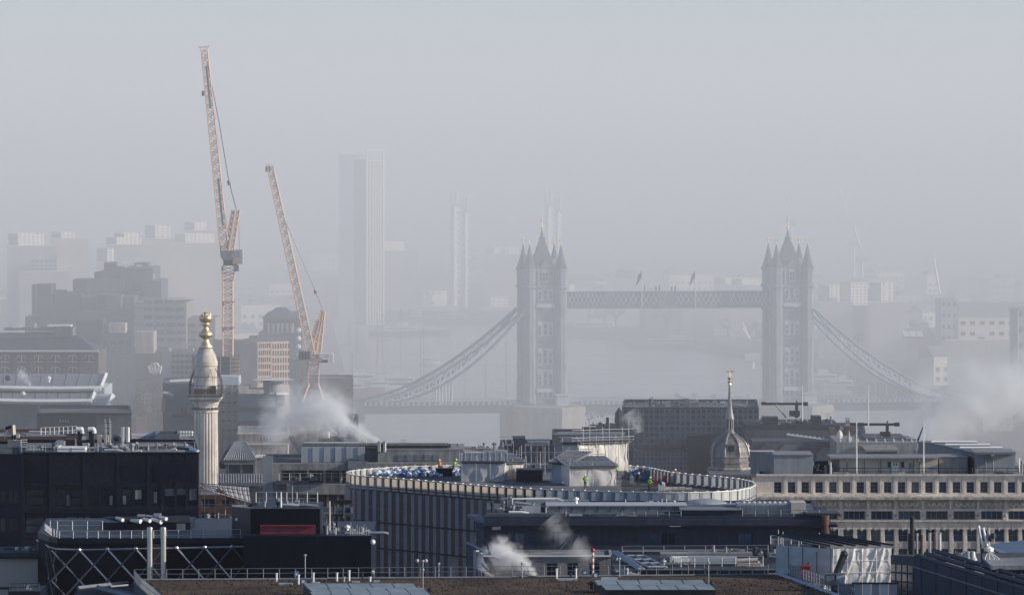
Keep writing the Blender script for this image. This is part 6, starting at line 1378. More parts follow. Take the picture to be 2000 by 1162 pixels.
MB().pbox(1664,1756,1137,1140,599.8,.4).build('rail',M['dark_metal'],wb_)
# ---------------------------------------------------------------- blue-grey angled building bottom right
ab = thing('angled_block','blue-grey clad block running away at the bottom right corner, plant on its roof','building',(xx(1760,600),600,4))
A0, A1, A2 = W(1740,1083,612), W(1785,1086,600), W(2060,1170,560)
def wallq(a, b, m, nm, zlo=30): return MB().add([a,b,Vector((b.x,b.y,zlo)),Vector((a.x,a.y,zlo))],[(0,1,2,3)]).build(nm,M[m],ab)
wallq(A0,A1,'navy_wall','wall'); wallq(A1,A2,'navy_wall','wall')
for i in range(4):
    for j in range(6):
        f0, f1 = (i+.12)/4, (i+.88)/4; a, b = A0.lerp(A1,f0), A0.lerp(A1,f1); n_ = Vector((-.25,-.2,0))
        z = lambda q, k_: q-ZV*(1.0+k_*.95)+n_*.3
        MB().add([z(a,j),z(b,j),z(b,j+.8),z(a,j+.8)],[(0,1,2,3)]).build('window',GL['mid' if (i+j)%3 else 'dark'],ab)
d_ = (A2-A1); nrm = Vector((-d_.y,d_.x,0)).normalized(); nrm = nrm if nrm.y > 0 else -nrm
mb = MB()
for k_ in range(3):
    a, b = A1+nrm*(.3+k_*1.0)+ZV*(.05+.25*k_), A2+nrm*(.3+k_*1.0)+ZV*(.05+.25*k_); mb.bar(a,b,.35)
mb.build('roof_edge',M['dark_metal'],ab)
for k_ in range(9):
    a = A1.lerp(A2,(k_+.5)/9)-ZV*.02-nrm*.04; MB().bar(a,Vector((a.x,a.y,35)),.05).build('panel_joint',M['dark_metal'],ab)
MB().bar(A1-nrm*.06-ZV*1.1,A2-nrm*.06-ZV*1.1,.12).build('string_course',M['grey_metal'],ab)
mb = MB(); q0, q1 = A1+nrm*2.5+ZV*.2, A2+nrm*2.5+ZV*.2; mb.add([q0,q1,q1+nrm*30,q0+nrm*16],[(0,1,2,3)]); mb.add([A0,A1,q0,A0+nrm*10],[(0,1,2,3)]); mb.build('roof',M['roof_felt'],ab)
for i in range(26):
    a = A1.lerp(A2,(i+.5)/26)+nrm*2.0+ZV*.4; MB().ball(a,.16,6).build('edge_light',M['galv'],ab) if i%3==0 else None
# flue group
for (x,y0,y1,r_1,m) in ((1781.5,1012,1086,.26,'dark_metal'),(1776,1043,1085,.13,'dark_metal'),(1791,1043,1085,.15,'galv'),(1800,1046,1085,.15,'rust_brick'),(1816,1042,1085,.17,'steel'),(1824,1042,1085,.14,'rust_brick'),(1835,1042,1085,.2,'steel')): flue(ab,x,y0,y1,628,r_1,m)
MB().bar(W(1788,1090,620),W(1900,1094,618),.3).build('pipe',M['pale_panel'],ab); clutter(ab,1790,1990,1100,612,26,71,5,1.0,.7)
# antenna cluster
an = thing('antenna_mast','antenna mast with white panel antennas, dishes and cabinets on the angled block','antenna mast',tuple(W(1930,1120,590))); Ya_ = 590
MB().tube(W(1931,1115,Ya_),W(1931,1030,Ya_),.16,n=8).build('pole',M['galv'],an); MB().tube(W(1918,1100,Ya_),W(1913,1026,Ya_),.09,n=6).build('pole',M['dark_metal'],an)
for (x0,x1,y0,y1) in ((1911,1917,1026,1062),(1920,1927,1030,1066)):
    mb = MB(); a, b = W(x0,y0,Ya_-.3), W(x1+1,y1,Ya_-.3); mb.tube(a,b,.14,n=8); mb.build('panel_antenna',M['white_paint'],an)
for (x,y) in ((1940,1046),(1936,1052)): MB().tube(W(x-3,y,Ya_-.3),W(x+3,y,Ya_-.5),.3,n=12).build('dish',M['dark_metal'],an)
MB().lathe([(.5,0),(.55,.3),(.2,.5)],W(1931,1076,Ya_),10).build('collar',M['white_paint'],an)
MB().pbox(1925,1956,1102,1124,Ya_-.5,1.2).build('cabinet',M['dark_metal'],an); MB().tube(W(1950,1115,Ya_-.7),W(1953,1115,Ya_-1.3),.75,n=16).build('reel',M['grey_metal'],an)
for i in range(7): MB().path([W(1925+i*4,1105,Ya_-.6),W(1924+i*4.5,1090,Ya_-.6),W(1929+i,1078,Ya_)],.045,5).build('cable',M['galv' if i%2 else 'white_paint'],an)
v2 = thing('roof_vent','pair of grey turbine vents on the angled block left of the antenna mast','roof vent',tuple(W(1894,1112,592)))
for x in (1890,1899): MB().lathe([(.3,0),(.3,.7),(.55,.75),(.6,1.1),(.35,1.5),(.3,2.0),(.05,2.1)],W(x,1114,592),12).build('vent',M['galv'],v2)
ac2 = thing('air_conditioner','pale box air handling unit left of the antenna mast','air conditioner',tuple(W(1880,1094,600))); ac_unit(ac2,1868,1898,1083,1096,600,1.8,'grey_panel',2)
cn = Bld('canopy_block','dark gridded glass-roofed block behind the antenna mast at the right edge','building',1945,2030,1076,640,10,'navy_wall','grey_metal',parapet=0,rows=[(1080,1100,cols(1948,8,10,6.5))],glass=('mid','blue'))
mb = MB(); a = [W(1925,1064,641),W(2030,1050,643),W(2030,1098,628),W(1990,1098,628)]; mb.add(a+[p-ZV*.2 for p in a],[(0,1,2,3),(7,6,5,4),(0,3,7,4)]); mb.build('canopy',GL['mid'],cn.root)
pk = thing('lower_roof','low roof with dark louvres and pale posts under the antenna mast','building',(xx(1960,575),575,4)); part_box(pk,'wall','black_panel',1938,2030,1112,1165,582,10); part_box(pk,'deck','roof_light',1936,2030,1104,1112,581.5,11)
for i in range(8): part_box(pk,'post','galv',1950+i*11,1951+i*11,1118,1150,581.8,.15)

# ---------------------------------------------------------------- black office at the far left
Ye_ = 720
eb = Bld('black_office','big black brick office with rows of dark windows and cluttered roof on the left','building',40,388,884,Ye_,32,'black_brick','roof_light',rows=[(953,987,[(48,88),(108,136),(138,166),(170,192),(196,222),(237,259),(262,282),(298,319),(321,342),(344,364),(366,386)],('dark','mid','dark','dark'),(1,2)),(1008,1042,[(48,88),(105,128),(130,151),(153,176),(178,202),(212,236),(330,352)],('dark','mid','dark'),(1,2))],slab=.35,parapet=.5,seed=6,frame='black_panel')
r_ = eb.root
for (x0,x1,y0,y1) in ((48,92,908,940),(238,284,906,938),(302,384,904,940)): part_box(r_,'louvre_panel','black_panel',x0,x1,y0,y1,Ye_-.06,.05)
for (x0,x1,y0,y1,m) in ((130,137,966,988,'blind'),(214,220,968,986,'blind'),(264,276,956,974,'warm'),(300,307,960,982,'blind'),(322,341,954,968,'pale'),(345,363,954,966,'pale'),(370,384,954,976,'pale'),(130,150,1009,1023,'pale'),(154,175,1009,1020,'pale'),(178,184,1020,1040,'blind'),(240,246,968,984,'blind')): MB().pbox(x0,x1,y0,y1,Ye_+.12,.05).build('blind',GL[m],r_)
part_box(r_,'plinth_band','black_panel',40,388,1000,1003,Ye_-.08,.07); part_box(r_,'coping','dark_metal',38,390,882.5,884.5,Ye_-.12,.5)
for x in (44,98,164,230,290,316.5,343,365.2): part_box(r_,'pilaster','black_brick',x-2.6,x+2.6,886,1078,Ye_-.05,.045)
for y0,y1 in ((897,899.5),(945,948),(992,996),(1046,1050)): part_box(r_,'brick_band','black_brick',40,388,y0,y1,Ye_-.035,.03)
eb2 = Bld('black_office_wing','black wing with faint windows at the extreme left edge','building',-40,44,886,Ye_-4,30,'black_panel','roof_felt',rows=[(955,986,[(-10,12),(16,36)]),(1010,1040,[(-10,12),(16,36)])],glass=('dark','mid'),frame='black_panel',parapet=.4)
# its roof
Yr = Ye_+6; zr_ = eb.top+.06
yr = lambda Y: HY+(H-zr_)*F/Y
pu = part_box(r_,'air_handling_unit','white_paint',113,166,874,884,Ye_+3,4); part_box(r_,'air_handling_unit','pale_panel',104,114,872,884,Ye_+3.2,5); MB().pbox(113,166,876,877,Ye_+2.96,.03).build('panel_joint',M['grey_metal'],pu); MB().pbox(139,140,874,884,Ye_+2.95,.04).build('panel_joint',M['grey_metal'],pu)
part_box(r_,'plant_box','grey_panel',108,126,862,872,Ye_+8,4); part_box(r_,'plant_box','brick_brown',127,146,858,870,Ye_+10,3)
for x in (155,178):
    part_box(r_,'duct_stack','dark_metal',x-4.5,x+5,840,872,Ye_+9,1.2); d_ = [(x-6,838,Ye_+9),(x+4,837.5,Ye_+9),(x+6,841,Ye_+9),(x+6,846,Ye_+9)]; duct(r_,d_,.28,'white_paint','cowl_duct')
part_box(r_,'sign_plate','pale_panel',160,168,852,859,Ye_+8.7,.1)
for x, y0 in ((205,818),(207,824),(214,817),(216,822)): mast(r_,x,y0,866,Ye_+11,.09,'galv')
for y in (826,836,846): MB().tube(W(203,y,Ye_+11),W(217,y,Ye_+11),.05).build('mast_rung',M['dark_metal'],r_)
for x in (240,249.5): flue(r_,x,834,863,Ye_+8,.26,'steel',False)
MB().tube(W(227,858,Ye_+8),W(231,858,Ye_+9.5),.62,n=18).build('fan',M['grey_metal'],r_); MB().tube(W(226.5,858,Ye_+7.9),W(227,858,Ye_+8),.3,n=12).build('fan_hub',M['dark_metal'],r_)
part_box(r_,'tank','cream_wall',190,198,850,864,Ye_+12,1); part_box(r_,'tank','cream_wall',203,212,851,864,Ye_+12,1)
clutter(r_,60,110,880,Ye_+3,12,81,6,.6,.3); clutter(r_,168,270,882,Ye_+2,30,82,7,.8,.35); clutter(r_,270,380,880,Ye_+3,10,83,6,.5,.4)
for (x0,x1,y0,y1,m) in ((200,228,872,882,'white_paint'),(256,276,880,886,'white_paint'),(185,198,876,883,'galv'),(212,216,866,874,'cream_wall')): ac_unit(r_,x0,x1,y0,y1,Ye_+3,1.4,m,1)
part_box(r_,'walkway','roof_light',278,366,872,877,Ye_+6,4); railing(r_,[W(270,879,Ye_+4),W(380,878,Ye_+5)],1.0,1.3,'grey_metal'); railing(r_,[W(42,882,Ye_+1),W(112,882,Ye_+1)],1.0,1.8,'grey_metal')
mb = MB(); mb.bar(W(352,870,Ye_+9),W(386,882,Ye_+1),.3); mb.bar(W(358,868,Ye_+9),W(388,880,Ye_+1.4),.2); mb.build('handrail',M['white_paint'],r_)
# behind it: brick parapet, sail roof, roof crane
bp_ = Bld('brick_parapet_block','low brown brick roofline with railings behind the black office','building',-30,152,852,800,20,'brick_brown','roof_light',parapet=.5); railing(bp_.root,[W(80,849,800),W(150,846,800)],1.0,.6,'white_paint'); MB().bar(W(78,845,801),W(150,841,801),.14).build('handrail',M['pale_panel'],bp_.root); clutter(bp_.root,0,150,850,802,8,91,6,.7,.5)
sl = thing('curved_roof_house','small roof house with a curved pale sail roof behind the black office','building',tuple(W(284,870,770)))
mb = MB(); n = 8; vs = []
for i in range(n+1):
    f_ = i/n; vs += [W(256+56*f_,846-5*f_**2,772), W(258+50*f_,856+12*f_*0+2*f_,768)]
mb.add(vs,[(2*i,2*i+1,2*i+3,2*i+2) for i in range(n)]); mb.build('roof',M['pale_panel'],sl); part_box(sl,'wall','cream_wall',258,306,851,880,769,4)
for x in (270,282,294): part_box(sl,'mullion','dark_metal',x,x+1,852,880,768.9,.08)
gh = Bld('grey_roof_house','plain blue-grey roof house left of the column','building',303,351,847,765,8,'grey_metal','roof_felt',parapet=.2)
bm_ = thing('window_cleaning_crane','pale window-cleaning crane arm standing on a grey base at the left roof edge','roof crane',tuple(W(27,872,Ye_+4))); part_box(bm_,'base','grey_metal',15,40,860,873,Ye_+4,2); MB().bar(W(27,860,Ye_+5),W(25,830,Ye_+5),.45).build('mast',M['cream_wall'],bm_); MB().bar(W(25,832,Ye_+5),W(11,837,Ye_+5),.3).build('arm',M['dark_metal'],bm_); MB().bar(W(10,836,Ye_+5),W(9,856,Ye_+5),.1).build('rope',M['galv'],bm_); MB().pbox(31,37,848,855,Ye_+4.6,.8).build('winch',M['cream_wall'],bm_); MB().pbox(22,32,850,858,Ye_+4.7,1).build('motor',M['dark_metal'],bm_)
for i in range(4): part_box(bm_,'rail','white_paint',41,53,858+i*4.5,859.4+i*4.5,Ye_+4.5,.1)

# ---------------------------------------------------------------- braced black building
Yn = 640
nb = thing('braced_building','black building wrapped in a steel diagonal lattice with two tall steel flues','building',(xx(300,Yn),Yn,4))
Zn = zz(1056,Yn)
body = [(xx(112,Yn),Yn+.8),(xx(480,Yn),Yn+.8),(xx(480,Yn),Yn+34),(xx(80,Yn+26),Yn+34),(xx(82,Yn+14),Yn+9),(xx(92,Yn),Yn+3.0)]
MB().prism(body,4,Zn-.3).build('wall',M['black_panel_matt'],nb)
def outset(pts,k_): c = Vector((sum(p[0] for p in pts)/len(pts),sum(p[1] for p in pts)/len(pts))); return [(c.x+(p[0]-c.x)*k_,c.y+(p[1]-c.y)*k_) for p in pts]
MB().prism(outset(body,1.01),Zn-.3,Zn+.25).build('roof_edge',M['black_panel'],nb); MB().prism(outset(body,.99),Zn+.25,Zn+.3).build('roof',M['dark_metal'],nb)
railing(nb,[W(88,1041,Yn+13),W(100,1050,Yn+5),W(116,1056,Yn+.9),W(170,1056.5,Yn+.9),W(300,1055.5,Yn+.9),W(470,1053,Yn+.9)],1.15,1.35,'galv')
part_box(nb,'upper_deck','black_panel',96,370,1038,1056,Yn+12,14); railing(nb,[W(98,1034,Yn+13),W(112,1035,Yn+11.9),W(200,1035,Yn+11.9)],1.1,1.5,'galv')
part_box(nb,'plant_house','black_panel',198,372,1020,1050,Yn+14,10); MB().add([W(198,1010,Yn+14),W(370,1006,Yn+16),W(372,1022,Yn+14),W(240,1022,Yn+14)],[(0,1,2,3)]).build('plant_roof',M['dark_metal'],nb)
for i,(x,y) in enumerate(((233,1012),(262,1014),(286,1012),(302,1013),(318,1010))):
    MB().tube(W(x-6,y-1+(i*7)%4,Yn+14),W(x+7+(i%2)*6,y+3+(i*5)%4,Yn+13),.16,.22+.05*(i%2),n=12).build('cowl_duct',M['white_paint'],nb)
    if i > 1: part_box(nb,'vent_box','grey_panel',x-18,x-4,y-7,y+4,Yn+15,.9)
part_box(nb,'roof_door','grey_metal',345,362,1022,1044,Yn+13.9,.1)
top = [W(110,1072,Yn-.4)]+[W(x,y,Yn-.4) for x,y in ((155,1073.5),(210,1072.5),(265,1071.5),(345,1070),(400,1069),(453,1067.5),(478,1067))]
MBp = MB(); MBp.path(top,.12,8); MBp.build('brace_ring',M['brace_steel'],nb)
nx_ = [100,155,210,265,319,345,400,453,506]
def brace(x0,y0,x1,y1,m='brace_dark',r=.1,Y=Yn-.45):
    MB().tube(W(x0,y0,Y),W(x1,y1,Y),r,n=8).build('brace',M[m],nb)
for i,(xa,xb) in enumerate(((100,155),(155,210),(210,265),(265,319),(345,400),(400,453),(453,480))):
    f_ = (xb-xa)/54.5 if xb != 480 else .5
    yA, yB = 1073.5-.02*(xa-155), 1133-.005*(xa-155)
    y2 = yB if xb != 480 else (yA+yB)/2
    brace(xa,yA,xb,y2,'steel' if 1 <= i < 6 else 'brace_dark',.115); brace(xb,yA if xb != 480 else (yA+yB)/2,xa,yB,r=.095,Y=Yn-.75)  # one steel: lit diagonals coloured bright, the crossing ones dark
    brace(xa,yB,xb,yB+60,'brace_steel' if i==1 or i==2 else 'brace_dark',.11); brace(xb,yB,xa,yB+60,r=.095,Y=Yn-.75)
for x in (155,210,265,345,400,453): MB().ball(W(x,1073.3-.02*(x-155),Yn-.5),.24,10).build('node',M['steel'],nb); MB().ball(W(x,1133,Yn-.5),.19,10).build('node',M['steel'],nb)
L0 = [W(110,1072,Yn-.4),W(96,1068,Yn+2.5),W(88,1062,Yn+6),W(80,1058,Yn+11),W(73,1055,Yn+17)]
MB().path(L0,.11,6).build('brace_ring',M['brace_steel'],nb)
for a, b in zip(L0, L0[1:]):
    for k_ in range(2):
        z0, z1 = -k_*3.5, -(k_+1)*3.5
        MB().tube(a+ZV*z0,b+ZV*z1,.09,n=6).build('brace',M['brace_dark'],nb); MB().tube(b+ZV*z0,a+ZV*z1,.09,n=6).build('brace',M['brace_dark'],nb); MB().ball(b+ZV*z0,.16,8).build('node',M['brace_steel'],nb)
for x in (292.5,319):
    mb = MB().tube(W(x,1150,Yn-1.4),W(x,1032,Yn-1.4),.33,n=14); mb.lathe([(.33,0),(.28,.15),(.05,.25)],W(x,1032,Yn-1.4),14); mb.build('flue',M['steel'],nb,smooth=False)
for y in (1100,1133): MB().tube(W(295,y,Yn-1.4),W(317,y,Yn-1.4),.07).build('flue_tie',M['brace_steel'],nb)
part_box(nb,'recess_panel','brick_brown',298,312,1062,1138,Yn+.72,.05)
# plain black box with crimson panel
xb = thing('black_box_building','plain black windowless block with a crimson panel under its top','building',(xx(600,Yn-4),Yn-4,4)); Yx = Yn-4
def grid_wall(x0,x1,y0,y1,Y,nx,d=.06):
    for i in range(nx):
        a, b = x0+(x1-x0)*i/nx, x0+(x1-x0)*(i+1)/nx; MB().pbox(a+.25,b-.25,y0,y1,Y-d,d-.003).build('cladding_panel',M['black_panel_matt'],xb)
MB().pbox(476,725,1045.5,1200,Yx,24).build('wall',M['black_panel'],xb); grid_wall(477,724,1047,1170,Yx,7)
MB().pbox(489,625,992.5,1046,Yx+3,12).build('upper_wall',M['black_panel'],xb); grid_wall(490,624,994,1045,Yx+3,4)
mb = MB(); a = [W(489,992.5,Yx+3),W(489,1062,Yx+3),W(453,1060,Yx+10),W(453,989,Yx+10)]; mb.add(a+[p+Vector((.4,.6,0)) for p in a],[(0,1,2,3),(7,6,5,4)]); mb.build('side_wall',M['black_panel'],xb)
MB().add([W(489,992,Yx+3),W(625,992,Yx+3),W(612,985,Yx+15),W(453,985,Yx+15),W(453,988.5,Yx+10)],[(0,1,2,3,4)]).build('roof',M['roof_light'],xb)
MB().pbox(508,616,1026,1048,Yx+2.75,.2).build('crimson_panel',M['crimson'],xb); MB().pbox(508,616,1024.8,1027.4,Yx+2.5,.4).build('panel_flashing',M['crimson'],xb)
for x in (544,580): MB().pbox(x,x+.6,1027.5,1048,Yx+2.72,.03).build('panel_joint',M['black_panel'],xb)
clutter(xb,505,600,990,Yx+5,16,101,6,.7,.15); railing(xb,[W(500,986,Yx+14),W(620,986,Yx+14)],1.5,1.2,'galv'); mast(xb,549,960,992,Yx+5,.12,'white_paint'); mast(xb,571,948,990,Yx+7,.05,'galv'); MB().ball(W(497,990,Yx+9),.9,10,.6).build('tank',M['dark_metal'],xb)
MB().ball(W(462,1014,Yx+5.5),.18).build('wall_light',M['white_paint'],xb); MB().ball(W(728,1058,Yx),.3).build('camera_dome',M['white_paint'],xb); MB().bar(W(724,1058,Yx),W(728,1056,Yx),.1).build('bracket',M['galv'],xb); MB().ball(W(728,1117,Yx),.22).build('camera_dome',M['white_paint'],xb)
part_box(xb,'dark_opening','black_panel_matt',695,712,1092,1114,Yx-.12,.05)
for x in (629,633,637,655): part_box(xb,'cable_riser','grey_metal',x,x+1.4,995+(x-629)*2,1046,Yx+4,.25)
mast(xb,644,978,1046,Yx+5,.16,'cream_wall'); clutter(xb,632,722,1045,Yx+2,18,103,3,1.0,.15); clutter(xb,650,685,1043,Yx+5,10,104,3,1.4,.3)
for i in range(9): mast(xb,684+i*4.5,1024+(i%3)*4,1045,Yx+1,.04,'galv')
gt = thing('gantry','dark steel lighting gantry frame beside the oval office fins','gantry',tuple(W(660,1010,700)))
for x in (652,670): MB().bar(W(x,1012,700),W(x+2,978,700),.2).build('post',M['dark_metal'],gt)
for (y,x0,x1) in ((978,655,688),(982,655,684),(1005,650,672)): MB().bar(W(x0,y,700),W(x1,y,700),.22).build('beam',M['dark_metal'],gt)
mb = MB()
for i in range(8):
    f0, f1 = i/8, (i+1)/8; mb.tube(W(654+28*f0,1026+18*math.sin(math.pi*f0),664),W(654+28*f1,1026+18*math.sin(math.pi*f1),664),.12,n=6); mb.tube(W(658+20*f0,1026+13*math.sin(math.pi*f0),664.3),W(658+20*f1,1026+13*math.sin(math.pi*f1),664.3),.1,n=6)
solo(mb,'hanging_hose',M['white_paint'],'looped white hoses hanging beside the black block and the oval office','hose')
gr_ = Bld('rear_annexe','grey annexe with posts between the black block and the oval office','building',600,690,1002,712,12,'concrete_dark','roof_slab',rows=[(1006,1030,cols(604,12,7,8))],glass=('dark','mid')); 
# pale screen at the lower left corner
sc_ = thing('screen_wall','large blank pale rendered screen wall under a dark roof at the lower left','building',tuple(W(36,1146,650))); MB().pbox(-40,74,1090,1146,650,6).build('wall',M['cream_wall'],sc_); MB().pbox(-40,80,1079,1090,649.6,10).build('roof',M['roof_felt'],sc_); MB().pbox(-40,80,1087.5,1090.5,649.3,.4).build('eave',M['black_panel'],sc_); MB().pbox(-40,74,1146,1150,649.7,5).build('plinth',M['dark_metal'],sc_); part_box(sc_,'base','cream_wall',-40,16,1150,1180,649.8,5); clutter(sc_,0,72,1079,652,8,111,4,.6,.3)
lv = thing('dark_plant_deck','dark plant deck with steel edge at the bottom left corner','plant deck',tuple(W(60,1170,620))); part_box(lv,'deck','black_panel',16,78,1154,1190,620,8); railing(lv,[W(18,1154,620),W(76,1152,620)],.8,.9,'dark_metal'); dish(lv,60,1148,621,.5,'grey_panel')

# ---------------------------------------------------------------- nearest roof with sedum
fb = thing('sedum_roof_building','nearest building with brown sedum roof, rooflights and edge railing along the bottom','building',(xx(900,610),610,4))
C = [G(262,1134,Zt),G(640,1131,Zt),G(1000,1128,Zt),G(1500,1122.5,Zt),G(1536,1122,Zt),G(1720,1185,Zt),G(1720,1215,Zt),G(-60,1215,Zt),G(330,1180,Zt)]
C = [C[0],C[1],C[2],C[3],C[4],C[5],G(1750,1230,Zt),G(360,1230,Zt)]
MB().prism([(p.x,p.y) for p in C],20,Zt-.12).build('wall',M['concrete_dark'],fb)
Cs = [Vector((p.x,p.y,0)) for p in C]; cc_ = sum(Cs,Vector())/len(Cs); inner = [c+(cc_-c)*.035 for c in Cs]
def bumpy(pts, z, m, nm, res=.45, amp=.05):
    bm = bmesh.new(); f = bm.faces.new([bm.verts.new((p.x,p.y,z)) for p in pts]); bmesh.ops.triangulate(bm,faces=bm.faces[:])
    for _ in range(6):
        long = [e for e in bm.edges if e.calc_length() > res*2.2]
        if not long: break
        bmesh.ops.subdivide_edges(bm,edges=long,cuts=1,use_grid_fill=False); bmesh.ops.triangulate(bm,faces=bm.faces[:])
    for v in bm.verts: v.co.z += amp*noise.noise(v.co*.9)+amp*.8*noise.noise(v.co*3.1)
    me = bpy.data.meshes.new(nm); bm.to_mesh(me); bm.free(); me.materials.append(M[m]); me.shade_smooth(); o = bpy.data.objects.new(nm,me); COL.objects.link(o); o.parent = fb; o.location = -Vector(OFF[fb.name]); o['kind'] = 'stuff'; return o
bumpy(inner, Zt+.02, 'sedum', 'sedum')
MB().poly([(p.x,p.y,Zt-.1) for p in C]).build('roof',M['sedum_edge'],fb)
rg = random.Random(77); mb = MB()
for i in range(5200):                                   # tufts of sedum and dry grass
    p = G(rg.uniform(300,1640),rg.uniform(1131,1166),Zt); 
    if not (300+ (p.y<618)*0 < CX+p.x/p.y*F < 1660): continue
    h_ = rg.uniform(.05,.20); a = rg.uniform(0,6.28); w_ = rg.uniform(.05,.16); dx, dy = math.cos(a)*w_, math.sin(a)*w_
    mb.add([(p.x-dx,p.y-dy,Zt),(p.x+dx,p.y+dy,Zt),(p.x+dy*.6,p.y-dx*.6,Zt+h_)],[(0,1,2)])
t_ = mb.build('tufts',M['sedum'],fb,kind='stuff')
for a, b in zip(C[:5], C[1:5]): MB().bar(Vector((a.x,a.y,Zt+.1)),Vector((b.x,b.y,Zt+.05)),.2).build('parapet_coping',M['grey_metal'],fb)
rl = [Vector((p.x,p.y+.05,Zt+.2)) for p in C[:4]]; railing(fb,rl,1.05,1.75,'grey_metal',(1.0,.5),.026)
railing(fb,[G(262,1133,Zt+.1),G(275,1148,Zt+.1),G(300,1168,Zt+.1),G(318,1185,Zt+.1)],1.15,.75,'grey_metal',(1.0,.5),.03); railing(fb,[G(1534,1121,Zt+.1),G(1600,1140,Zt+.1),G(1668,1170,Zt+.1)],1.15,1.1,'grey_metal',(1.0,.66,.33),.03)
MB().bar(G(1524,1123,Zt),G(1660,1172,Zt),.4).build('gutter',M['pale_panel'],fb)
def rooflight(x0, x1, ya, yb_, n, skew, h_=.9):
    a0, a1, b0, b1 = G(x0,ya,Zt+h_), G(x1,ya,Zt+h_), G(x0+skew,yb_,Zt+h_), G(x1+skew,yb_,Zt+h_)
    mb = MB(); lo = [Vector((p.x,p.y,Zt-.05)) for p in (a0,a1,b1,b0)]; mb.add([a0,a1,b1,b0]+lo,[(0,4,5,1),(1,5,6,2),(2,6,7,3),(3,7,4,0),(3,2,1,0)]); t = mb.build('rooflight',M['dark_metal'],fb)
    for i in range(n):
        f0, f1 = (i+.03)/n, (i+.97)/n; q = [b0.lerp(b1,f0),b0.lerp(b1,f1),a0.lerp(a1,f1),a0.lerp(a1,f0)]; q = [p+ZV*(.05+.25*(k_ > 1)) for k_, p in enumerate(q)]
        MB().add(q+[p-ZV*.06 for p in q],[(0,1,2,3),(7,6,5,4),(0,4,5,1),(1,5,6,2),(2,6,7,3),(3,7,4,0)]).build('pane',GL['pane_light'],t)
rooflight(592,808,1144,1149.5,5,8); rooflight(600,826,1152.5,1158.5,6,12); rooflight(604,836,1161,1170,6,14)
rooflight(1160,1374,1137.5,1142.5,5,6); rooflight(1172,1388,1145.5,1151.5,6,10)
MB().add([G(1192,1152,Zt+.9),G(1396,1152,Zt+.9),G(1396,1152,Zt-.4),G(1192,1152,Zt-.4)],[(0,1,2,3)]).build('rooflight_wall',M['black_panel'],fb)
for (x,y) in ((604,1150),(840,1162),(1155,1150),(1390,1150)): vent(fb,x,y,605,.25,.5,'dark_metal')
def rpos(px,py): p = G(px,py,Zt); return p
for (x,y,h_,m) in ((540,1136,.9,'white_paint'),(583,1141,1.0,'white_paint'),(612,1137,1.0,'white_paint'),(658,1135,.9,'white_paint'),(682,1134,1.1,'white_paint'),(708,1133,.9,'dark_metal'),(1087,1129,1.0,'white_paint'),(1125,1129,1.0,'white_paint'),(672,1136,.5,'galv'),(723,1136,.5,'white_paint'),(1115,1131,.6,'dark_metal')):
    p = rpos(x,y); mb = MB().tube(p-ZV*.1,p+ZV*h_,.11,n=8); mb.tube(p+ZV*h_,p+ZV*(h_+.08),.16,n=8); mb.build('soil_pipe',M[m],fb)
for (x,y,w_,d_) in ((558,1142,1.5,.8),(610,1140,1.6,.8),(695,1138,.8,.6),(736,1137,.7,.6),(1108,1133,2.2,.9),(1190,1134,1.8,.9),(1190,1131,1.8,.7)):
    p = rpos(x,y); MB().box((p.x-w_/2,p.y-d_/2,Zt-.1),(p.x+w_/2,p.y+d_/2,Zt+.22)).build('access_hatch',M['pale_panel'],fb)
for (x,y) in ((579,1128),(592,1143),(1142,1125),(1163,1131)):
    p = rpos(x,y); mb = MB().box((p.x-.28,p.y-.1,Zt+.15),(p.x+.28,p.y+.1,Zt+.75)); mb.cur = 1; mb.box((p.x-.16,p.y-.12,Zt+.3),(p.x+.16,p.y-.101,Zt+.6)); mb.build('meter_box',[M['blue_paint'],M['white_paint']],fb)
p = rpos(1158,1129); mb = MB()
for i in range(8): mb.cur = i%2; mb.tube(p+ZV*(.1+i*.35),p+ZV*(.45+i*.35),.12,n=8)
mb.build('warning_post',[M['hivis_orange'],M['white_paint']],fb); MB().ball(p+ZV*3.1,.26,10).build('warning_lamp',M['red_paint'],fb)
for (x,y,h_) in ((826,1129,1.9),(857,1129,1.6),(1020,1128,1.6),(1210,1126,2.0),(596,1130,2.6),(1384,1142,2.4),(826,1152,2.2)):
    p = rpos(x,y); mb = MB().tube(p-ZV*.1,p+ZV*h_,.045,n=6); mb.ball(p+ZV*h_,.16,8); mb.build('lamp_post',M['galv'],fb)
for x in (815,832): MB().ball(rpos(x,1128)+ZV*1.9,.2,8).build('lamp',M['cream_wall'],fb)
mb = MB(); a = G(215,1150,Zt-1.5)
nl = thing('lower_plant_roof','dark lower plant roof with steel edges left of the sedum roof','plant deck',tuple(a))
P4 = [G(152,1150,Zt-2),G(262,1138,Zt-2),G(330,1190,Zt-2),G(120,1195,Zt-2)]; MB().prism([(p.x,p.y) for p in P4],20,Zt-2).build('deck',M['black_panel'],nl)
MB().bar(P4[0]+ZV*.1,P4[1]+ZV*.1,.35).build('edge',M['grey_metal'],nl); MB().bar(G(190,1148,Zt-1.6),G(300,1178,Zt-1.6),.5).build('duct',M['grey_metal'],nl); MB().bar(G(216,1145,Zt-1.5),G(250,1142,Zt-1.5),.15).build('duct',M['grey_panel'],nl); MB().bar(G(226,1150,Zt-1.5),G(290,1170,Zt-1.5),.3).build('duct',M['dark_metal'],nl)
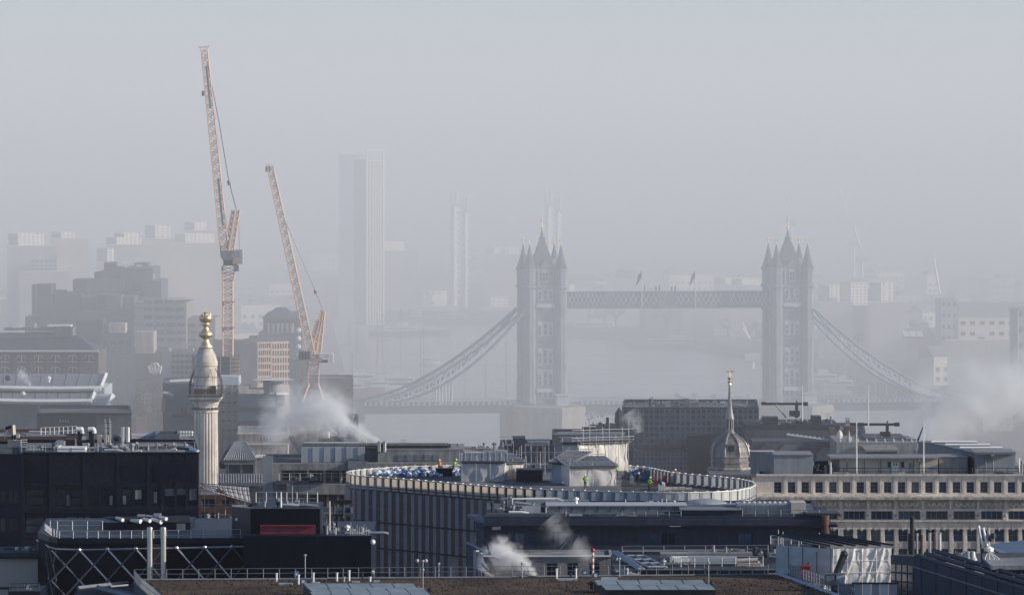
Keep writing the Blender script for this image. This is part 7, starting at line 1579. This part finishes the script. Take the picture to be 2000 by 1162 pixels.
# ---------------------------------------------------------------- steam and smoke
def plume(name, label, pts, dens, seed, col=(.97,.97,.97)):
    """a billowing body of steam: a tube of lumps along pts filled with noisy white vapour"""
    rg = random.Random(seed); mb = MB(); P = [(Vector(p), r) for p, r in pts]
    fine = []
    for (a, ra), (b, rb) in zip(P, P[1:]):
        for j in range(4): fine.append((a.lerp(b,j/4), ra+(rb-ra)*j/4))
    fine.append(P[-1])
    n = 16; vs = []
    for i, (c, r) in enumerate(fine):
        d = (fine[min(i+1,len(fine)-1)][0]-fine[max(i-1,0)][0]).normalized(); a = d.orthogonal().normalized(); b = d.cross(a)
        for k_ in range(n):
            t = 2*math.pi*k_/n; vs.append(c+(a*math.cos(t)+b*math.sin(t))*r*1.08)
    m_ = len(fine); mb.add(vs,[(i*n+k_,i*n+(k_+1)%n,(i+1)*n+(k_+1)%n,(i+1)*n+k_) for i in range(m_-1) for k_ in range(n)]+[tuple(range(n-1,-1,-1)),tuple(range((m_-1)*n,m_*n))])
    m = bpy.data.materials.new(name); m.use_nodes = True; nd = m.node_tree.nodes; nd.clear(); l = m.node_tree.links
    o_ = nd.new('ShaderNodeOutputMaterial'); v = nd.new('ShaderNodeVolumePrincipled'); v.inputs['Color'].default_value = tuple(col)+(1,); v.inputs['Density Attribute'].default_value = ''
    g = nd.new('ShaderNodeNewGeometry'); nz = nd.new('ShaderNodeTexNoise'); nz.inputs['Scale'].default_value = 1/(P[len(P)//2][1]*1.15); nz.inputs['Detail'].default_value = 5; nz.inputs['Roughness'].default_value = .6; nz.inputs['Distortion'].default_value = .4
    l.new(g.outputs['Position'],nz.inputs['Vector'])
    # falloff from the axis: distance to each segment of the plume
    best = None
    for (a, ra), (b, rb) in zip(P, P[1:]):
        ab = b-a; sub = nd.new('ShaderNodeVectorMath'); sub.operation = 'SUBTRACT'; l.new(g.outputs['Position'],sub.inputs[0]); sub.inputs[1].default_value = a
        dt = nd.new('ShaderNodeVectorMath'); dt.operation = 'DOT_PRODUCT'; l.new(sub.outputs[0],dt.inputs[0]); dt.inputs[1].default_value = ab/ab.length_squared
        cl = nd.new('ShaderNodeClamp'); l.new(dt.outputs['Value'],cl.inputs[0])
        sc_2 = nd.new('ShaderNodeVectorMath'); sc_2.operation = 'SCALE'; sc_2.inputs[0].default_value = ab; l.new(cl.outputs[0],sc_2.inputs['Scale'])
        ds_ = nd.new('ShaderNodeVectorMath'); ds_.operation = 'DISTANCE'; l.new(sub.outputs[0],ds_.inputs[0]); l.new(sc_2.outputs[0],ds_.inputs[1])
        rr = nd.new('ShaderNodeMath'); rr.operation = 'MULTIPLY_ADD'; l.new(cl.outputs[0],rr.inputs[0]); rr.inputs[1].default_value = rb-ra; rr.inputs[2].default_value = ra
        dv = nd.new('ShaderNodeMath'); dv.operation = 'DIVIDE'; l.new(ds_.outputs['Value'],dv.inputs[0]); l.new(rr.outputs[0],dv.inputs[1])
        iv = nd.new('ShaderNodeMath'); iv.operation = 'SUBTRACT'; iv.inputs[0].default_value = 1; l.new(dv.outputs[0],iv.inputs[1])
        dn = nd.new('ShaderNodeMath'); dn.operation = 'DIVIDE'; l.new(iv.outputs[0],dn.inputs[0]); l.new(rr.outputs[0],dn.inputs[1])   # thin as it spreads
        w_ = dn
        if best is None: best = (iv, dn)
        else:
            mx = nd.new('ShaderNodeMath'); mx.operation = 'MAXIMUM'; l.new(best[0].outputs[0],mx.inputs[0]); l.new(iv.outputs[0],mx.inputs[1]); mx2 = nd.new('ShaderNodeMath'); mx2.operation = 'MAXIMUM'; l.new(best[1].outputs[0],mx2.inputs[0]); l.new(dn.outputs[0],mx2.inputs[1]); best = (mx, mx2)
    # density = dens * max(0, noise*1.9 - .75 + fall*.9) / radius
    ad = nd.new('ShaderNodeMath'); ad.operation = 'MULTIPLY_ADD'; l.new(best[0].outputs[0],ad.inputs[0]); ad.inputs[1].default_value = .75
    n2 = nd.new('ShaderNodeTexNoise'); n2.inputs['Scale'].default_value = nz.inputs['Scale'].default_value*3.8; n2.inputs['Detail'].default_value = 4; l.new(g.outputs['Position'],n2.inputs['Vector'])
    s1 = nd.new('ShaderNodeMath'); s1.operation = 'MULTIPLY'; l.new(nz.outputs[0],s1.inputs[0]); s1.inputs[1].default_value = 2.1
    s2 = nd.new('ShaderNodeMath'); s2.operation = 'MULTIPLY_ADD'; l.new(n2.outputs[0],s2.inputs[0]); s2.inputs[1].default_value = 1.5; l.new(s1.outputs[0],s2.inputs[2]); l.new(s2.outputs[0],ad.inputs[2])
    mr = nd.new('ShaderNodeMapRange'); mr.inputs[1].default_value = 1.98; mr.inputs[2].default_value = 2.75; m.cycles.volume_step_rate = .35; l.new(ad.outputs[0],mr.inputs[0])
    ml = nd.new('ShaderNodeMath'); ml.operation = 'MULTIPLY'; l.new(mr.outputs[0],ml.inputs[0]); l.new(best[1].outputs[0],ml.inputs[1])
    m3 = nd.new('ShaderNodeMath'); m3.operation = 'MULTIPLY'; l.new(ml.outputs[0],m3.inputs[0]); m3.inputs[1].default_value = dens; l.new(m3.outputs[0],v.inputs['Density'])
    l.new(v.outputs[0],o_.inputs['Volume'])
    return solo(mb,name,m,label,'steam',kind='stuff')
plume('steam_plume','white steam plume blowing left from the flue of the terraced office',[(W(743,864,872),.45),(W(722,855,873),1.3),(W(690,838,876),2.8),(W(655,812,882),4.6),(W(610,800,890),6.2),(W(560,815,896),6.2),(W(520,845,900),5)],3.4,1)
plume('steam_plume','thick white steam billowing in front of the pale annexe',[(W(1046,1126,672),.6),(W(1030,1106,672),1.4),(W(1005,1090,673),2.2),(W(978,1078,675),2.8),(W(958,1094,676),2.6),(W(946,1118,676),2.2)],4.6,2)
plume('steam_plume','faint steam wisp rising before the dark office in the middle',[(W(1150,1092,676),1.4),(W(1120,1060,678),2.6),(W(1095,1035,678),3.0),(W(1075,1010,678),2.6)],.7,3)
plume('smoke_plume','billowing pale grey smoke over the right bank beyond the classical office',[(W(1790,850,1080),5),(W(1850,812,1086),8.5),(W(1915,775,1092),10.5),(W(1970,770,1098),10),(W(2030,790,1104),9)],3.6,4)
plume('smoke_plume','pale thin smoke drifting higher on the right bank under the chain',[(W(1790,760,1180),5),(W(1850,735,1190),7),(W(1930,730,1190),7.5),(W(2010,715,1190),7)],.9,5)
plume('steam_plume','small steam puff before the upper left of the blue glass office',[(W(1248,845,972),1.2),(W(1240,826,972),2.2),(W(1226,806,972),2.8)],1.3,6)
plume('steam_plume','little steam curl above the curved pavilion roof',[(W(60,752,1125),.8),(W(46,738,1126),1.6),(W(40,722,1127),1.6)],2,7)
